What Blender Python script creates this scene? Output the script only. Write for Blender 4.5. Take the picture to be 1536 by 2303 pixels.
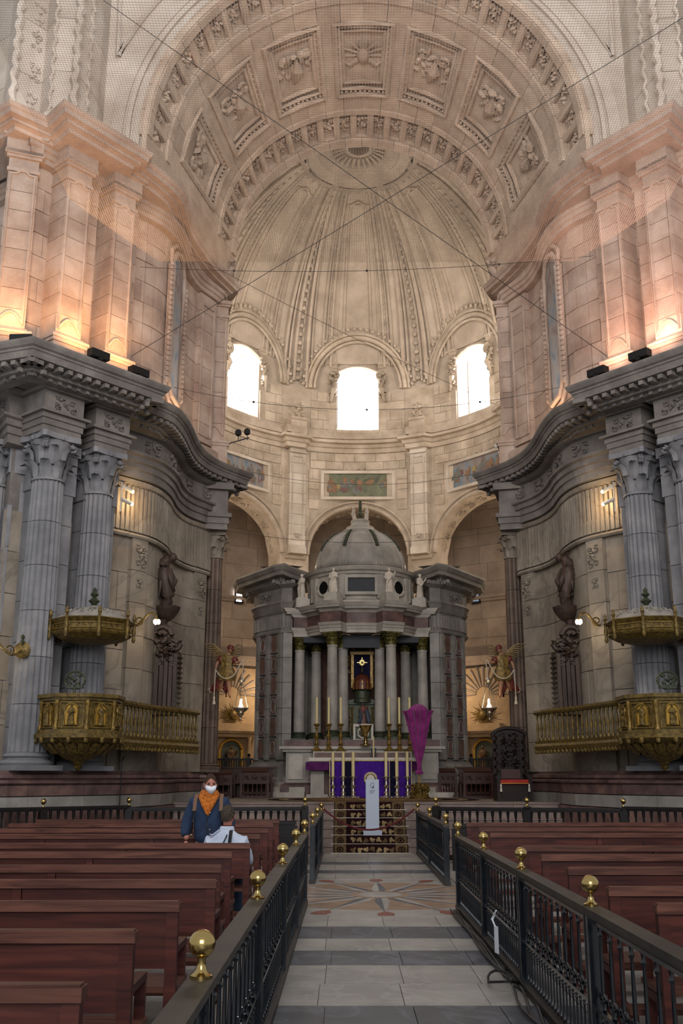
import bpy, math, random
from mathutils import Vector, Matrix
for _o in list(bpy.data.objects): bpy.data.objects.remove(_o)
R = math.radians; PI = math.pi; sin = math.sin; cos = math.cos
random.seed(7)
scene = bpy.context.scene
COL = scene.collection

# ------------------------------------------------------------------ camera
cd = bpy.data.cameras.new('camera'); cam = bpy.data.objects.new('camera', cd); COL.objects.link(cam)
cd.sensor_fit = 'VERTICAL'; cd.sensor_height = 36.0; cd.lens = 2250 / 2303 * 36
cd.shift_x = -9 / 2303; cd.clip_start = .05; cd.clip_end = 400
cam.location = (-.515, 0, 1.7); cam.rotation_euler = (R(90 + 14.777), 0, 0)
scene.camera = cam
# ------------------------------------------------------------------ world, large lights, exposure
world = bpy.data.worlds.new('world'); scene.world = world; world.use_nodes = True
wb = world.node_tree.nodes['Background']; wb.inputs[0].default_value = (.93, .955, 1.0, 1); wb.inputs[1].default_value = .47

def area(name, loc, target, sx, sy, power, col):
    l = bpy.data.lights.new(name, 'AREA'); l.shape = 'RECTANGLE'; l.size = sx; l.size_y = sy; l.energy = power; l.color = col
    o = bpy.data.objects.new(name, l); COL.objects.link(o); o.location = loc
    o.rotation_euler = (Vector(target) - Vector(loc)).to_track_quat('-Z', 'Y').to_euler(); return o
# daylight of the crossing windows, high above the camera
area('crossing_daylight', (0, 4, 15), (0, 26, 20), 12, 7, 2050, (1, .92, .87))
# daylight coming down the nave from behind
area('nave_daylight', (0, -14, 9), (0, 20, 4), 9, 8, 1900, (.94, .965, 1))
# daylight through the rotunda windows left and right of the picture
for _s in (-1, 1): area('rotunda_window_daylight', (_s * 5.6, 33.2, 17.2), (0, 36.5, 18.5), 2.4, 3.2, 270, (1, .91, .78))
vs = scene.view_settings; vs.view_transform = 'Standard'; vs.look = 'None'; vs.exposure = 0.16; vs.gamma = 1.0; vs.use_curve_mapping = False

cy = scene.cycles; cy.max_bounces = 5; cy.diffuse_bounces = 3; cy.glossy_bounces = 2; cy.transmission_bounces = 2; cy.transparent_max_bounces = 4; cy.use_adaptive_sampling = True; cy.adaptive_threshold = .03; cy.caustics_reflective = False; cy.caustics_refractive = False

# ------------------------------------------------------------------ helpers
def setp(o, label=None, cat=None, group=None, kind=None):
    if label: o['label'] = label
    if cat: o['category'] = cat
    if group: o['group'] = group
    if kind: o['kind'] = kind
    return o
def wloc(o):
    v = Vector((0, 0, 0))
    while o is not None: v = v + o.location; o = o.parent
    return v
def thing(name, label, cat, loc=(0, 0, 0), group=None, kind=None):
    o = bpy.data.objects.new(name, None); o.empty_display_size = .2; COL.objects.link(o); o.location = loc
    return setp(o, label, cat, group, kind)
def struct(name, label, loc=(0, 0, 0)):
    return thing(name, label, None, loc, None, 'structure')
def link(name, me, parent=None, loc=(0, 0, 0), rot=(0, 0, 0), sc=None):
    """instance of mesh data at WORLD loc (parents are never rotated)"""
    o = bpy.data.objects.new(name, me); COL.objects.link(o); o.parent = parent
    l = Vector(loc)
    if parent is not None: l = l - wloc(parent)
    o.location = l; o.rotation_euler = rot
    if sc: o.scale = sc
    return o

class MB:
    def __init__(s): s.v = []; s.f = []
    def add(s, vs_, fs_):
        n = len(s.v); s.v += [tuple(p) for p in vs_]; s.f += [tuple(i + n for i in q) for q in fs_]; return s
    def box(s, c, d, rz=0, M=None):
        x, y, z = [k / 2 for k in d]; P = [(-x, -y, -z), (x, -y, -z), (x, y, -z), (-x, y, -z), (-x, -y, z), (x, -y, z), (x, y, z), (-x, y, z)]
        if M is not None: P = [M @ Vector(p) for p in P]
        elif rz: P = [(p[0] * cos(rz) - p[1] * sin(rz), p[0] * sin(rz) + p[1] * cos(rz), p[2]) for p in P]
        P = [(p[0] + c[0], p[1] + c[1], p[2] + c[2]) for p in P]
        return s.add(P, [(0, 3, 2, 1), (4, 5, 6, 7), (0, 1, 5, 4), (1, 2, 6, 5), (2, 3, 7, 6), (3, 0, 4, 7)])
    def mm(s, a, b):
        return s.box([(a[i] + b[i]) / 2 for i in range(3)], [abs(b[i] - a[i]) for i in range(3)])
    def lathe(s, prof, n=16, c=(0, 0, 0), a0=0, a1=2 * PI, sx=1, sy=1, cap=True, rmod=None):
        full = abs(a1 - a0 - 2 * PI) < 1e-6; m = n if full else n + 1
        V = []
        for (r, z) in prof:
            for i in range(m):
                a = a0 + (a1 - a0) * i / n; q = r * (rmod(a, z) if rmod else 1)
                V.append((c[0] + q * cos(a) * sx, c[1] + q * sin(a) * sy, c[2] + z))
        F = []
        for k in range(len(prof) - 1):
            for i in range(n):
                j = (i + 1) % m
                F.append((k * m + i, k * m + j, (k + 1) * m + j, (k + 1) * m + i))
        if full and cap:
            if prof[0][0] > 1e-5: F.append(tuple(range(m - 1, -1, -1)))
            if prof[-1][0] > 1e-5: F.append(tuple((len(prof) - 1) * m + i for i in range(m)))
        return s.add(V, F)
    def ell(s, c, r, n=8, m=5, M=None):
        V = []; F = []
        for k in range(m + 1):
            t = PI * k / m
            for i in range(n):
                a = 2 * PI * i / n; p = Vector((r[0] * sin(t) * cos(a), r[1] * sin(t) * sin(a), -r[2] * cos(t)))
                if M is not None: p = M @ p
                V.append((c[0] + p[0], c[1] + p[1], c[2] + p[2]))
        for k in range(m):
            for i in range(n):
                F.append((k * n + i, k * n + (i + 1) % n, (k + 1) * n + (i + 1) % n, (k + 1) * n + i))
        return s.add(V, F)
    def tube(s, pts, r, n=6, closed=False, sq=1.0):
        P = [Vector(p) for p in pts]; L = len(P); V = []; F = []
        up = Vector((0, 0, 1)); 
        for i in range(L):
            if closed: t = P[(i + 1) % L] - P[i - 1]
            else: t = P[min(i + 1, L - 1)] - P[max(i - 1, 0)]
            if t.length < 1e-9: t = Vector((0, 0, 1))
            t.normalize()
            a = t.cross(up)
            if a.length < .05: a = t.cross(Vector((0, 1, 0)))
            a.normalize(); b = t.cross(a); rr = r[i] if isinstance(r, (list, tuple)) else r
            for k in range(n):
                g = 2 * PI * k / n + PI / n
                V.append(P[i] + a * (rr * cos(g)) + b * (rr * sq * sin(g)))
        for i in range(L if closed else L - 1):
            j = (i + 1) % L
            for k in range(n):
                F.append((i * n + k, i * n + (k + 1) % n, j * n + (k + 1) % n, j * n + k))
        if not closed:
            F.append(tuple(range(n - 1, -1, -1))); F.append(tuple((L - 1) * n + k for k in range(n)))
        return s.add(V, F)
    def prism(s, poly, z0, z1):
        n = len(poly); V = [(p[0], p[1], z0) for p in poly] + [(p[0], p[1], z1) for p in poly]
        F = [tuple(range(n - 1, -1, -1)), tuple(range(n, 2 * n))] + [(i, (i + 1) % n, n + (i + 1) % n, n + i) for i in range(n)]
        return s.add(V, F)
    def slabY(s, poly, y0, y1):     # polygon given in (x,z), extruded along y
        n = len(poly); V = [(p[0], y0, p[1]) for p in poly] + [(p[0], y1, p[1]) for p in poly]
        F = [tuple(range(n - 1, -1, -1)), tuple(range(n, 2 * n))] + [(i, (i + 1) % n, n + (i + 1) % n, n + i) for i in range(n)]
        return s.add(V, F)
    def sweep(s, prof, path, closed=False, capends=True):
        """prof: (offset to the right of travel, z); path: plan points"""
        nr = mitre(path, closed); L = len(path); K = len(prof); V = []; F = []
        for i in range(L):
            for (o, z) in prof:
                V.append((path[i][0] + nr[i][0] * o, path[i][1] + nr[i][1] * o, z))
        for i in range(L if closed else L - 1):
            j = (i + 1) % L
            for k in range(K - 1):
                F.append((i * K + k, i * K + k + 1, j * K + k + 1, j * K + k))
        if capends and not closed:
            F.append(tuple(range(K))); F.append(tuple((L - 1) * K + k for k in range(K - 1, -1, -1)))
        return s.add(V, F)
    def grid(s, rows):
        n = len(rows[0]); V = [p for r in rows for p in r]
        F = [(i * n + j, i * n + j + 1, (i + 1) * n + j + 1, (i + 1) * n + j) for i in range(len(rows) - 1) for j in range(n - 1)]
        return s.add(V, F)
    def xf(s, M):
        s.v = [tuple(M @ Vector(p)) for p in s.v]; return s
    def join(s, o, M=None):
        return s.add([M @ Vector(p) for p in o.v] if M is not None else o.v, o.f)
    def mesh(s, name, mat, smooth=False, mir=False, off=None):
        V = s.v; F = s.f
        if mir: V = [(-p[0], p[1], p[2]) for p in V]; F = [q[::-1] for q in F]
        if off is not None: V = [(p[0] - off[0], p[1] - off[1], p[2] - off[2]) for p in V]
        me = bpy.data.meshes.new(name); me.from_pydata(V, [], F); me.materials.append(mat)
        if smooth:
            me.polygons.foreach_set('use_smooth', [True] * len(me.polygons))
            if smooth != 'all':
                try: me.set_sharp_from_angle(angle=R(smooth if smooth is not True else 40))
                except Exception: pass
        me.update(); return me
    def build(s, name, mat, parent=None, smooth=False, mir=False, loc=None):
        """verts are world coordinates; with loc and no parent the object origin is put at loc"""
        off = wloc(parent) if parent is not None else (Vector(loc) if loc else None)
        me = s.mesh(name, mat, smooth, mir, off)
        o = bpy.data.objects.new(name, me); COL.objects.link(o); o.parent = parent
        if parent is None and loc: o.location = loc
        return o
def mitre(path, closed=False):
    L = len(path); N = []
    def nrm(a, b):
        dx, dy = b[0] - a[0], b[1] - a[1]; l = math.hypot(dx, dy) or 1; return (dy / l, -dx / l)
    for i in range(L):
        if closed: n1 = nrm(path[i - 1], path[i]); n2 = nrm(path[i], path[(i + 1) % L])
        else:
            n1 = nrm(path[max(i - 1, 0)], path[max(i, 1)]); n2 = nrm(path[min(i, L - 2)], path[min(i + 1, L - 1)])
        d = max(1 + n1[0] * n2[0] + n1[1] * n2[1], .35)
        N.append(((n1[0] + n2[0]) / d, (n1[1] + n2[1]) / d))
    return N
def spl(pts, n=4):     # Catmull-Rom through plan or space points
    P = [Vector(p) for p in pts]; out = []
    for i in range(len(P) - 1):
        a = P[max(i - 1, 0)]; b = P[i]; c = P[i + 1]; d = P[min(i + 2, len(P) - 1)]
        for k in range(n):
            t = k / n
            out.append(.5 * ((2 * b) + (c - a) * t + (2 * a - 5 * b + 4 * c - d) * t * t + (3 * b - a - 3 * c + d) * t ** 3))
    out.append(P[-1]); return [tuple(p) for p in out]
def along(path):
    S = [0]
    for i in range(len(path) - 1): S.append(S[-1] + math.hypot(path[i + 1][0] - path[i][0], path[i + 1][1] - path[i][1]))
    return S
def at_s(path, S, s):
    for i in range(len(path) - 1):
        if s <= S[i + 1] or i == len(path) - 2:
            t = (s - S[i]) / max(S[i + 1] - S[i], 1e-9); a, b = path[i], path[i + 1]
            dx, dy = b[0] - a[0], b[1] - a[1]; l = math.hypot(dx, dy)
            return (a[0] + dx * t, a[1] + dy * t), (dx / l, dy / l)
def offs(path, o, closed=False):
    N = mitre(path, closed); return [(p[0] + n[0] * o, p[1] + n[1] * o) for p, n in zip(path, N)]

# ------------------------------------------------------------------ materials
MATS = {}
def rgb(h):
    c = [int(h[i:i + 2], 16) / 255 for i in (0, 2, 4)]
    return tuple(x / 12.92 if x <= .04045 else ((x + .055) / 1.055) ** 2.4 for x in c) + (1,)
def nodes(name):
    m = bpy.data.materials.new(name); m.use_nodes = True; nt = m.node_tree; MATS[name] = m
    return m, nt, nt.nodes['Principled BSDF']
def N(nt, t, **kw):
    n = nt.nodes.new(t)
    for k, v in kw.items():
        if isinstance(k, str) and hasattr(n, k): setattr(n, k, v)
    return n
def stone(name, c1, c2, c3=None, scale=1.2, rough=.75, bump=.25, vary=.12, vein=0, veincol='50504c', fine=18.0, course=None, spec=.3):
    """layered noise in object space, block-to-block variation by object random, optional veins"""
    m, nt, b = nodes(name); L = nt.links
    tc = N(nt, 'ShaderNodeTexCoord'); gm = N(nt, 'ShaderNodeNewGeometry'); oi = N(nt, 'ShaderNodeObjectInfo')
    pos = gm.outputs['Position']
    n1 = N(nt, 'ShaderNodeTexNoise'); n1.inputs['Scale'].default_value = scale; n1.inputs['Detail'].default_value = 6; n1.inputs['Roughness'].default_value = .62
    L.new(pos, n1.inputs['Vector'])
    r1 = N(nt, 'ShaderNodeValToRGB'); e = r1.color_ramp.elements; e[0].position = .32; e[1].position = .68; e[0].color = rgb(c1); e[1].color = rgb(c2)
    if c3: x = e.new(.5); x.color = rgb(c3)
    L.new(n1.outputs[0], r1.inputs[0]); col = r1.outputs[0]
    if vein:
        nv = N(nt, 'ShaderNodeTexNoise'); nv.inputs['Scale'].default_value = vein; nv.inputs['Detail'].default_value = 5; nv.inputs['Distortion'].default_value = 1.6
        L.new(pos, nv.inputs['Vector'])
        rv = N(nt, 'ShaderNodeValToRGB'); e = rv.color_ramp.elements; e[0].position = .47; e[0].color = (0, 0, 0, 1); e[1].position = .53; e[1].color = (0, 0, 0, 1); q = e.new(.5); q.color = (.7, .7, .7, 1)
        L.new(nv.outputs[0], rv.inputs[0])
        mx = N(nt, 'ShaderNodeMixRGB'); L.new(rv.outputs[0], mx.inputs[0]); L.new(col, mx.inputs[1]); mx.inputs[2].default_value = rgb(veincol); col = mx.outputs[0]
    if vary:
        mr = N(nt, 'ShaderNodeMapRange'); mr.inputs[3].default_value = 1 - vary; mr.inputs[4].default_value = 1 + vary
        L.new(oi.outputs['Random'], mr.inputs[0])
        hs = N(nt, 'ShaderNodeHueSaturation'); L.new(mr.outputs[0], hs.inputs['Value']); L.new(col, hs.inputs['Color']); col = hs.outputs[0]
    L.new(col, b.inputs['Base Color']); b.inputs['Roughness'].default_value = rough; b.inputs['Specular IOR Level'].default_value = spec
    n2 = N(nt, 'ShaderNodeTexNoise'); n2.inputs['Scale'].default_value = fine; n2.inputs['Detail'].default_value = 4; L.new(pos, n2.inputs['Vector'])
    bp = N(nt, 'ShaderNodeBump'); bp.inputs['Strength'].default_value = bump; bp.inputs['Distance'].default_value = .03
    hh = n2.outputs[0]
    L.new(hh, bp.inputs['Height']); L.new(bp.outputs[0], b.inputs['Normal'])
    return m
def plain(name, c, rough=.5, metal=0, spec=.5, nz=0, c2=None, scale=8, bump=0, coat=0, emit=None, es=0, sheen=0):
    m, nt, b = nodes(name); L = nt.links
    b.inputs['Base Color'].default_value = rgb(c); b.inputs['Roughness'].default_value = rough; b.inputs['Metallic'].default_value = metal
    b.inputs['Specular IOR Level'].default_value = spec; b.inputs['Coat Weight'].default_value = coat; b.inputs['Sheen Weight'].default_value = sheen
    if c2 or bump:
        g = N(nt, 'ShaderNodeNewGeometry'); n1 = N(nt, 'ShaderNodeTexNoise'); n1.inputs['Scale'].default_value = scale; n1.inputs['Detail'].default_value = 5
        L.new(g.outputs['Position'], n1.inputs['Vector'])
        if c2:
            r = N(nt, 'ShaderNodeValToRGB'); e = r.color_ramp.elements; e[0].position = .35; e[1].position = .65; e[0].color = rgb(c); e[1].color = rgb(c2)
            L.new(n1.outputs[0], r.inputs[0]); L.new(r.outputs[0], b.inputs['Base Color'])
        if bump:
            bp = N(nt, 'ShaderNodeBump'); bp.inputs['Strength'].default_value = bump; bp.inputs['Distance'].default_value = .02
            L.new(n1.outputs[0], bp.inputs['Height']); L.new(bp.outputs[0], b.inputs['Normal'])
    if emit: b.inputs['Emission Color'].default_value = rgb(emit); b.inputs['Emission Strength'].default_value = es
    return m
def wood(name, c1, c2, rough=.35, axis=0, vary=.15):
    m, nt, b = nodes(name); L = nt.links
    g = N(nt, 'ShaderNodeTexCoord'); oi = N(nt, 'ShaderNodeObjectInfo'); mp = N(nt, 'ShaderNodeMapping'); sc = [14, 14, 14]; sc[axis] = 1.2; mp.inputs['Scale'].default_value = sc
    ad = N(nt, 'ShaderNodeVectorMath'); ad.operation = 'ADD'; L.new(g.outputs['Object'], ad.inputs[0]); L.new(oi.outputs['Location'], ad.inputs[1]); L.new(ad.outputs[0], mp.inputs[0])
    n1 = N(nt, 'ShaderNodeTexNoise'); n1.inputs['Scale'].default_value = 1.5; n1.inputs['Detail'].default_value = 6; n1.inputs['Distortion'].default_value = .6; L.new(mp.outputs[0], n1.inputs['Vector'])
    r = N(nt, 'ShaderNodeValToRGB'); e = r.color_ramp.elements; e[0].position = .3; e[1].position = .7; e[0].color = rgb(c1); e[1].color = rgb(c2); L.new(n1.outputs[0], r.inputs[0])
    mr = N(nt, 'ShaderNodeMapRange'); mr.inputs[3].default_value = 1 - vary; mr.inputs[4].default_value = 1 + vary; L.new(oi.outputs['Random'], mr.inputs[0])
    hs = N(nt, 'ShaderNodeHueSaturation'); L.new(mr.outputs[0], hs.inputs['Value']); L.new(r.outputs[0], hs.inputs['Color']); L.new(hs.outputs[0], b.inputs['Base Color'])
    b.inputs['Roughness'].default_value = rough; b.inputs['Specular IOR Level'].default_value = .28
    bp = N(nt, 'ShaderNodeBump'); bp.inputs['Strength'].default_value = .12; bp.inputs['Distance'].default_value = .01; L.new(n1.outputs[0], bp.inputs['Height']); L.new(bp.outputs[0], b.inputs['Normal'])
    return m
M_up = stone('upper_limestone', '988275', 'c0aea1', 'ae998a', 1.1, .82, .3)
M_vault = stone('vault_limestone', 'a8917d', 'cdb8a4', 'bba591', 1.4, .85, .35)
M_dome = stone('dome_limestone', 'a39485', 'c9b9a8', 'b5a595', .9, .85, .3, fine=10)
M_white = stone('spandrel_limestone', 'b4a595', 'd9cec2', 'c8bbad', .8, .85, .25)
M_apse = stone('rotunda_limestone', 'a3927f', 'ccbcaa', 'b7a795', 1.3, .82, .3)
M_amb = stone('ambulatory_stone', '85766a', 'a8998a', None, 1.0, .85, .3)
M_grey = stone('grey_marble', '6a6a6e', '8b898b', '79797c', 1.5, .62, .18, .10)
M_ent = stone('entablature_marble', '635e5a', '86807a', '736d69', 1.6, .7, .3)
M_wall = stone('veined_wall_marble', '7d7367', '9c9285', '8c8275', .9, .55, .12, .12, .45, '736b61')
M_red = stone('red_base_marble', '4e3c3a', '7e6158', '644e4a', 2.6, .45, .1, .14)
M_redp = stone('red_panel_marble', '5a443d', '7c5f54', None, 4, .5, .1, .1)
M_brown = stone('brown_column_marble', '473a33', '6b5a4e', None, 2, .5, .15)
M_temp = stone('tempietto_marble', '8b8680', 'aea89f', '9c978f', 1.8, .55, .12, .08)
M_temw = stone('tempietto_pale_marble', '99938a', 'bdb6ab', None, 1.8, .6, .15)
M_stat = stone('statue_stone', 'bdb2a4', 'ddd3c4', None, 3, .7, .1, .05)
M_roof = stone('canopy_roof_stone', '7a756e', '9a948b', None, 4, .7, .1, .05)
M_wing = stone('retable_grey_marble', '76726d', '99948d', '86827c', 1.8, .55, .15)
M_gilt = plain('gilded_wood', '604a1c', .42, .4, .5, c2='8d7234', scale=14, bump=.4)
M_giltd = plain('tarnished_gilt', '46381a', .5, .4, .5, c2='7d6630', scale=16, bump=.4)
M_pulp = plain('pulpit_gilt', '4c3c18', .48, .3, .45, c2='75602c', scale=12, bump=.35)
M_brass = plain('polished_brass', 'b9a066', .2, 1)
M_silver = plain('silver', 'd2cab8', .34, 1)
M_dgreen = plain('dark_bronze', '2c3a2e', .5, .3, c2='4a4a34', scale=12, bump=.3)
M_iron = plain('painted_iron', '070b10', .22, .0, .55, c2='0d1620', scale=20, coat=.2)
M_railtop = plain('worn_iron_handrail', '24211e', .45, .2, c2='3a352f', scale=5)
M_black = plain('black_metal', '0d0d0e', .5, .2)
M_dbal = wood('dark_baluster_wood', '0d0a0a', '1d1614', .4)
M_pew = wood('pew_mahogany', '361a17', '5c2e25', .4)
M_pewt = wood('lit_pew_wood', '442620', '72493b', .42)  # paler pew wood for top faces; the light on them is in the colour
M_stall = wood('dark_stall_wood', '2a1713', '4a2a20', .42)
M_thr = wood('throne_wood', '120a09', '26150f', .5)
M_fl = stone('pale_floor_marble', '827e79', 'a19c95', None, 1.6, .4, .05, .08, 1.2, 'a8a49c', spec=.45)
M_fd = stone('dark_floor_marble', '3e4046', '57595e', None, 1.6, .38, .05, .1, 1.0, '70727a', spec=.45)
M_fo = stone('ochre_floor_marble', '77604c', '98806a', None, 2, .38, .04, .08)
M_fr = stone('red_floor_marble', '6e4034', '8f5646', None, 2, .38, .04, .08)
M_fb = stone('floor_stone', '7d7871', '9a958d', None, 1, .5, .05)
M_step = stone('step_marble', '6a5a54', '8d7c74', None, 1.6, .45, .08, .12)
M_plat = stone('platform_stone', '6f6458', '93877a', None, 1.2, .5, .08)
M_purp = plain('purple_cloth', '3a1178', .85, 0, .2, c2='4c1c95', scale=6, sheen=.3)
M_mauve = plain('mauve_cloth', '4a1a4c', .85, 0, .2, c2='5d2560', scale=6)
M_navyc = plain('dark_band_cloth', '14102c', .85, 0, .2)
M_mag = plain('magenta_cloth', '6f1a5c', .75, 0, .2, c2='8c2a76', scale=5, sheen=.3)
M_linen = plain('white_linen', 'cfc8bd', .8)
M_lace = plain('gold_lace', 'b09a68', .7, c2='d9c9a0', scale=30)
M_wax = plain('candle_wax', 'd9c993', .5)
M_carp = plain('carpet_brown_border', '4c3d2a', .95, 0, .1, c2='6b583f', scale=18)
M_carw = plain('carpet_wine', '1a0c0e', .95, 0, .1, c2='2b1416', scale=9)
M_carf = plain('carpet_flower', '7a6648', .95, 0, .1, c2='a08a64', scale=22)
M_rug = plain('rug_pattern', '3a2a1c', .95, 0, .1, c2='9a7c50', scale=5)
M_sign = plain('white_sign_board', 'aab4c4', .5)
M_paper = plain('white_paper', 'e4e8ee', .6)
M_ink = plain('dark_print', '33373f', .6)
M_redr = plain('red_velvet_rope', '56141a', .8)
M_cush = plain('red_cushion', '8e1c1c', .8, c2='b02c24', scale=10)
M_gold = plain('gold_trim', 'b98f3a', .4, .5)
M_skin = plain('skin', 'a9705c', .55)
M_hair = plain('brown_hair', '281a13', .7, 0, .25, c2='45301f', scale=60, bump=.6)
M_hairg = plain('greying_hair', '2b231d', .7, 0, .25, c2='4e4238', scale=70, bump=.6)
M_jack = plain('navy_jacket', '16263f', .85, c2='213656', scale=9, bump=.5)
M_scarf = plain('ochre_scarf', '9a4f10', .9, c2='c87421', scale=26, bump=.6)
M_strap = plain('tan_strap', '6e5240', .8)
M_shirt = plain('pale_blue_shirt', 'a9b4c8', .85, c2='c3cbdb', scale=7, bump=.4)
M_mask = plain('white_mask', 'dfe3ea', .8)
M_trous = plain('blue_trousers', '2a3d55', .85)
M_shoe = plain('dark_shoes', '17130f', .6)
M_dark = plain('dark_opening', '0b0c10', .8)
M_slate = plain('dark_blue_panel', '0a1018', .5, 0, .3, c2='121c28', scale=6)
M_wire = plain('net_cable', '2a2826', .7)
M_cord = plain('pale_cord', 'b8ac98', .7)
M_glass = plain('daylit_window_glass', 'ffffff', .3, emit='f6f8ff', es=11.0)
M_bulb = plain('lit_bulb', 'fff2dc', .3, emit='ffe6bd', es=30)
M_bulbw = plain('white_bulb', 'ffffff', .3, emit='fff4e6', es=6)
M_spot = plain('lit_spot_lens', 'ffe9c8', .3, emit='ffd9a0', es=40)
# ================================================================== generic ornament
def spiral(c, r0, r1, turns, a0, n=14, u=(1, 0, 0), v=(0, 0, 1)):
    u = Vector(u); v = Vector(v); c = Vector(c)
    return [c + u * ((r0 + (r1 - r0) * i / n) * cos(a0 + 2 * PI * turns * i / n)) + v * ((r0 + (r1 - r0) * i / n) * sin(a0 + 2 * PI * turns * i / n)) for i in range(n + 1)]
def relief(w, h, seed, d=.06, dens=1.0):
    """carved foliage in the xz plane, facing -y"""
    rn = random.Random(seed); b = MB()
    for sx in (-1, 1):
        for sz in (-1, 1):
            c = (sx * w * rn.uniform(.2, .3), 0, sz * h * rn.uniform(.18, .28)); r = min(w, h) * rn.uniform(.14, .2)
            b.tube(spiral(c, r, r * .2, 1.4 * sx * sz, rn.uniform(0, 6), 11), [d * .32] * 12, 4)
    for k in range(int(9 * dens)):
        a = rn.uniform(0, 6.28); q = rn.uniform(.0, .42)
        c = (cos(a) * w * q, -d * .1, sin(a) * h * q)
        Mx = Matrix.Rotation(rn.uniform(0, PI), 3, 'Y')
        b.ell(c, (min(w, h) * rn.uniform(.10, .17), d * rn.uniform(.5, .9), min(w, h) * rn.uniform(.04, .08)), 6, 4, Mx)
    b.ell((0, -d * .2, 0), (min(w, h) * .11, d, min(w, h) * .11), 7, 4)
    return b
def figure_mb(h, seed=0, arm=0, bend=.0):
    """robed standing figure, one continuous skin of rings plus head and arms; base at origin, facing -y"""
    rn = random.Random(seed); b = MB(); ph = rn.uniform(0, 6)
    def fold(a, z):
        t = z / h
        return 1 + (.10 * (1 - t) if t < .8 else 0) * sin(7 * a + ph) + .04 * sin(11 * a + ph * 2)
    pr = [(.155, 0), (.165, .02), (.15, .15), (.135, .3), (.125, .45), (.115, .56), (.125, .64), (.14, .72), (.135, .78), (.09, .825), (.045, .845), (.042, .87)]
    b.lathe([(r * h * 1.05, z * h) for r, z in pr], 18, (0, 0, 0), sx=1.0, sy=.72, rmod=fold)
    b.ell((bend * h, -.012 * h, .925 * h), (.052 * h, .06 * h, .075 * h), 10, 7)
    b.ell((bend * h, .01 * h, .945 * h), (.058 * h, .06 * h, .062 * h), 9, 6)
    b.ell((bend * h, -.07 * h, .92 * h), (.012 * h, .018 * h, .018 * h), 5, 4)
    for s in (-1, 1):
        if arm == 0: P = [(s * .12, 0, .77), (s * .165, -.03, .63), (s * .05, -.13, .6 + .04 * s), (s * .0, -.145, .64)]
        elif arm == 1 and s > 0: P = [(s * .12, 0, .77), (s * .18, -.03, .66), (s * .2, -.14, .78), (s * .2, -.17, .84)]
        else: P = [(s * .12, 0, .77), (s * .16, .0, .62), (s * .12, -.09, .52), (s * .08, -.13, .5)]
        b.tube([(p[0] * h, p[1] * h, p[2] * h) for p in P], [.05 * h, .046 * h, .036 * h, .022 * h], 7)
    b.tube([(.13 * h, -.02 * h, .76 * h), (.02 * h, -.12 * h, .6 * h), (-.11 * h, -.09 * h, .42 * h), (-.13 * h, -.06 * h, .12 * h)], [.04 * h, .05 * h, .05 * h, .03 * h], 6)
    return b
def leaf_mb(w, h, curl=.35):
    rows = []
    for k in range(6):
        t = k / 5; ww = w * (.55 + .75 * t - 1.05 * t ** 3) * .5; z = h * (t if t < .8 else .8 + (t - .8) * .2); o = -.06 * h * sin(t * PI) - (curl * h * max(0, t - .55) / .45)
        if k == 5: z = h * .74
        rows.append([(-ww, o + .05 * h, z), (-ww * .4, o - .02 * h, z + .02 * h * (k == 4)), (0, o - .06 * h, z), (ww * .4, o - .02 * h, z), (ww, o + .05 * h, z)])
    return MB().grid(rows)
LEAF = {}
def capital(parent, cx, cy, z0, z1, r, mat, rz=0, n=8, name='capital', leaves=True):
    h = z1 - z0; b = MB()
    b.lathe([(r * 1.08, z0 - .05 * h), (r * 1.08, z0), (r * .95, z0 + .02), (r * .93, z0 + .35 * h), (r * 1.1, z0 + .7 * h), (r * 1.32, z0 + .86 * h)], 20, (cx, cy, 0))
    # concave abacus
    pl = []
    for k in range(4):
        a = rz + PI / 4 + k * PI / 2; q = r * 1.95
        pl += [(cx + q * cos(a - .07), cy + q * sin(a - .07)), (cx + q * cos(a + .07), cy + q * sin(a + .07))]
        for t in (.3, .5, .7):
            a2 = a + PI / 2 * t; pl.append((cx + r * 1.36 * cos(a2), cy + r * 1.36 * sin(a2)))
    b.prism(pl, z0 + .87 * h, z1)
    for k in range(4):
        a = rz + PI / 4 + k * PI / 2; u = (cos(a), sin(a), 0); w = (-sin(a), cos(a), 0)
        for s in (-1, 1):
            c = (cx + u[0] * r * 1.5 + w[0] * s * .08 * r, cy + u[1] * r * 1.5 + w[1] * s * .08 * r, z0 + .74 * h)
            b.tube(spiral(c, r * .3, r * .06, 1.4, PI * .5, 10, u), [r * .11] * 11, 5)
        a += PI / 4; b.ell((cx + r * 1.36 * cos(a), cy + r * 1.36 * sin(a), z0 + .9 * h), (r * .17, r * .17, r * .17), 6, 4)
    cap = b.build(name, mat, parent, 35)
    if leaves:
        key = (round(r, 3), round(h, 3), mat.name)
        if key not in LEAF: LEAF[key] = (leaf_mb(r * .95, h * .46, .62).mesh('leaf', mat, True), leaf_mb(r * .85, h * .5, .55).mesh('leaf', mat, True))
        for row in (0, 1):
            for k in range(n):
                a = rz + 2 * PI * (k + .5 * row) / n; q = r * (1.02 + .04 * row)
                link('leaf', LEAF[key][row], cap, (cx + q * cos(a), cy + q * sin(a), z0 + (.0 if row == 0 else .3) * h), (0, 0, a + PI / 2))
    return cap
def fl_shaft(r0, r1, z0, z1, cx, cy, fl=20, seg=4, rings=3, dep=.11):
    def rm(a, z): return 1 - dep * abs(sin(a * fl / 2)) ** .7
    return MB().lathe([(r0 + (r1 - r0) * k / rings, z0 + (z1 - z0) * k / rings) for k in range(rings + 1)], fl * seg, (cx, cy, 0), rmod=rm)
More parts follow.
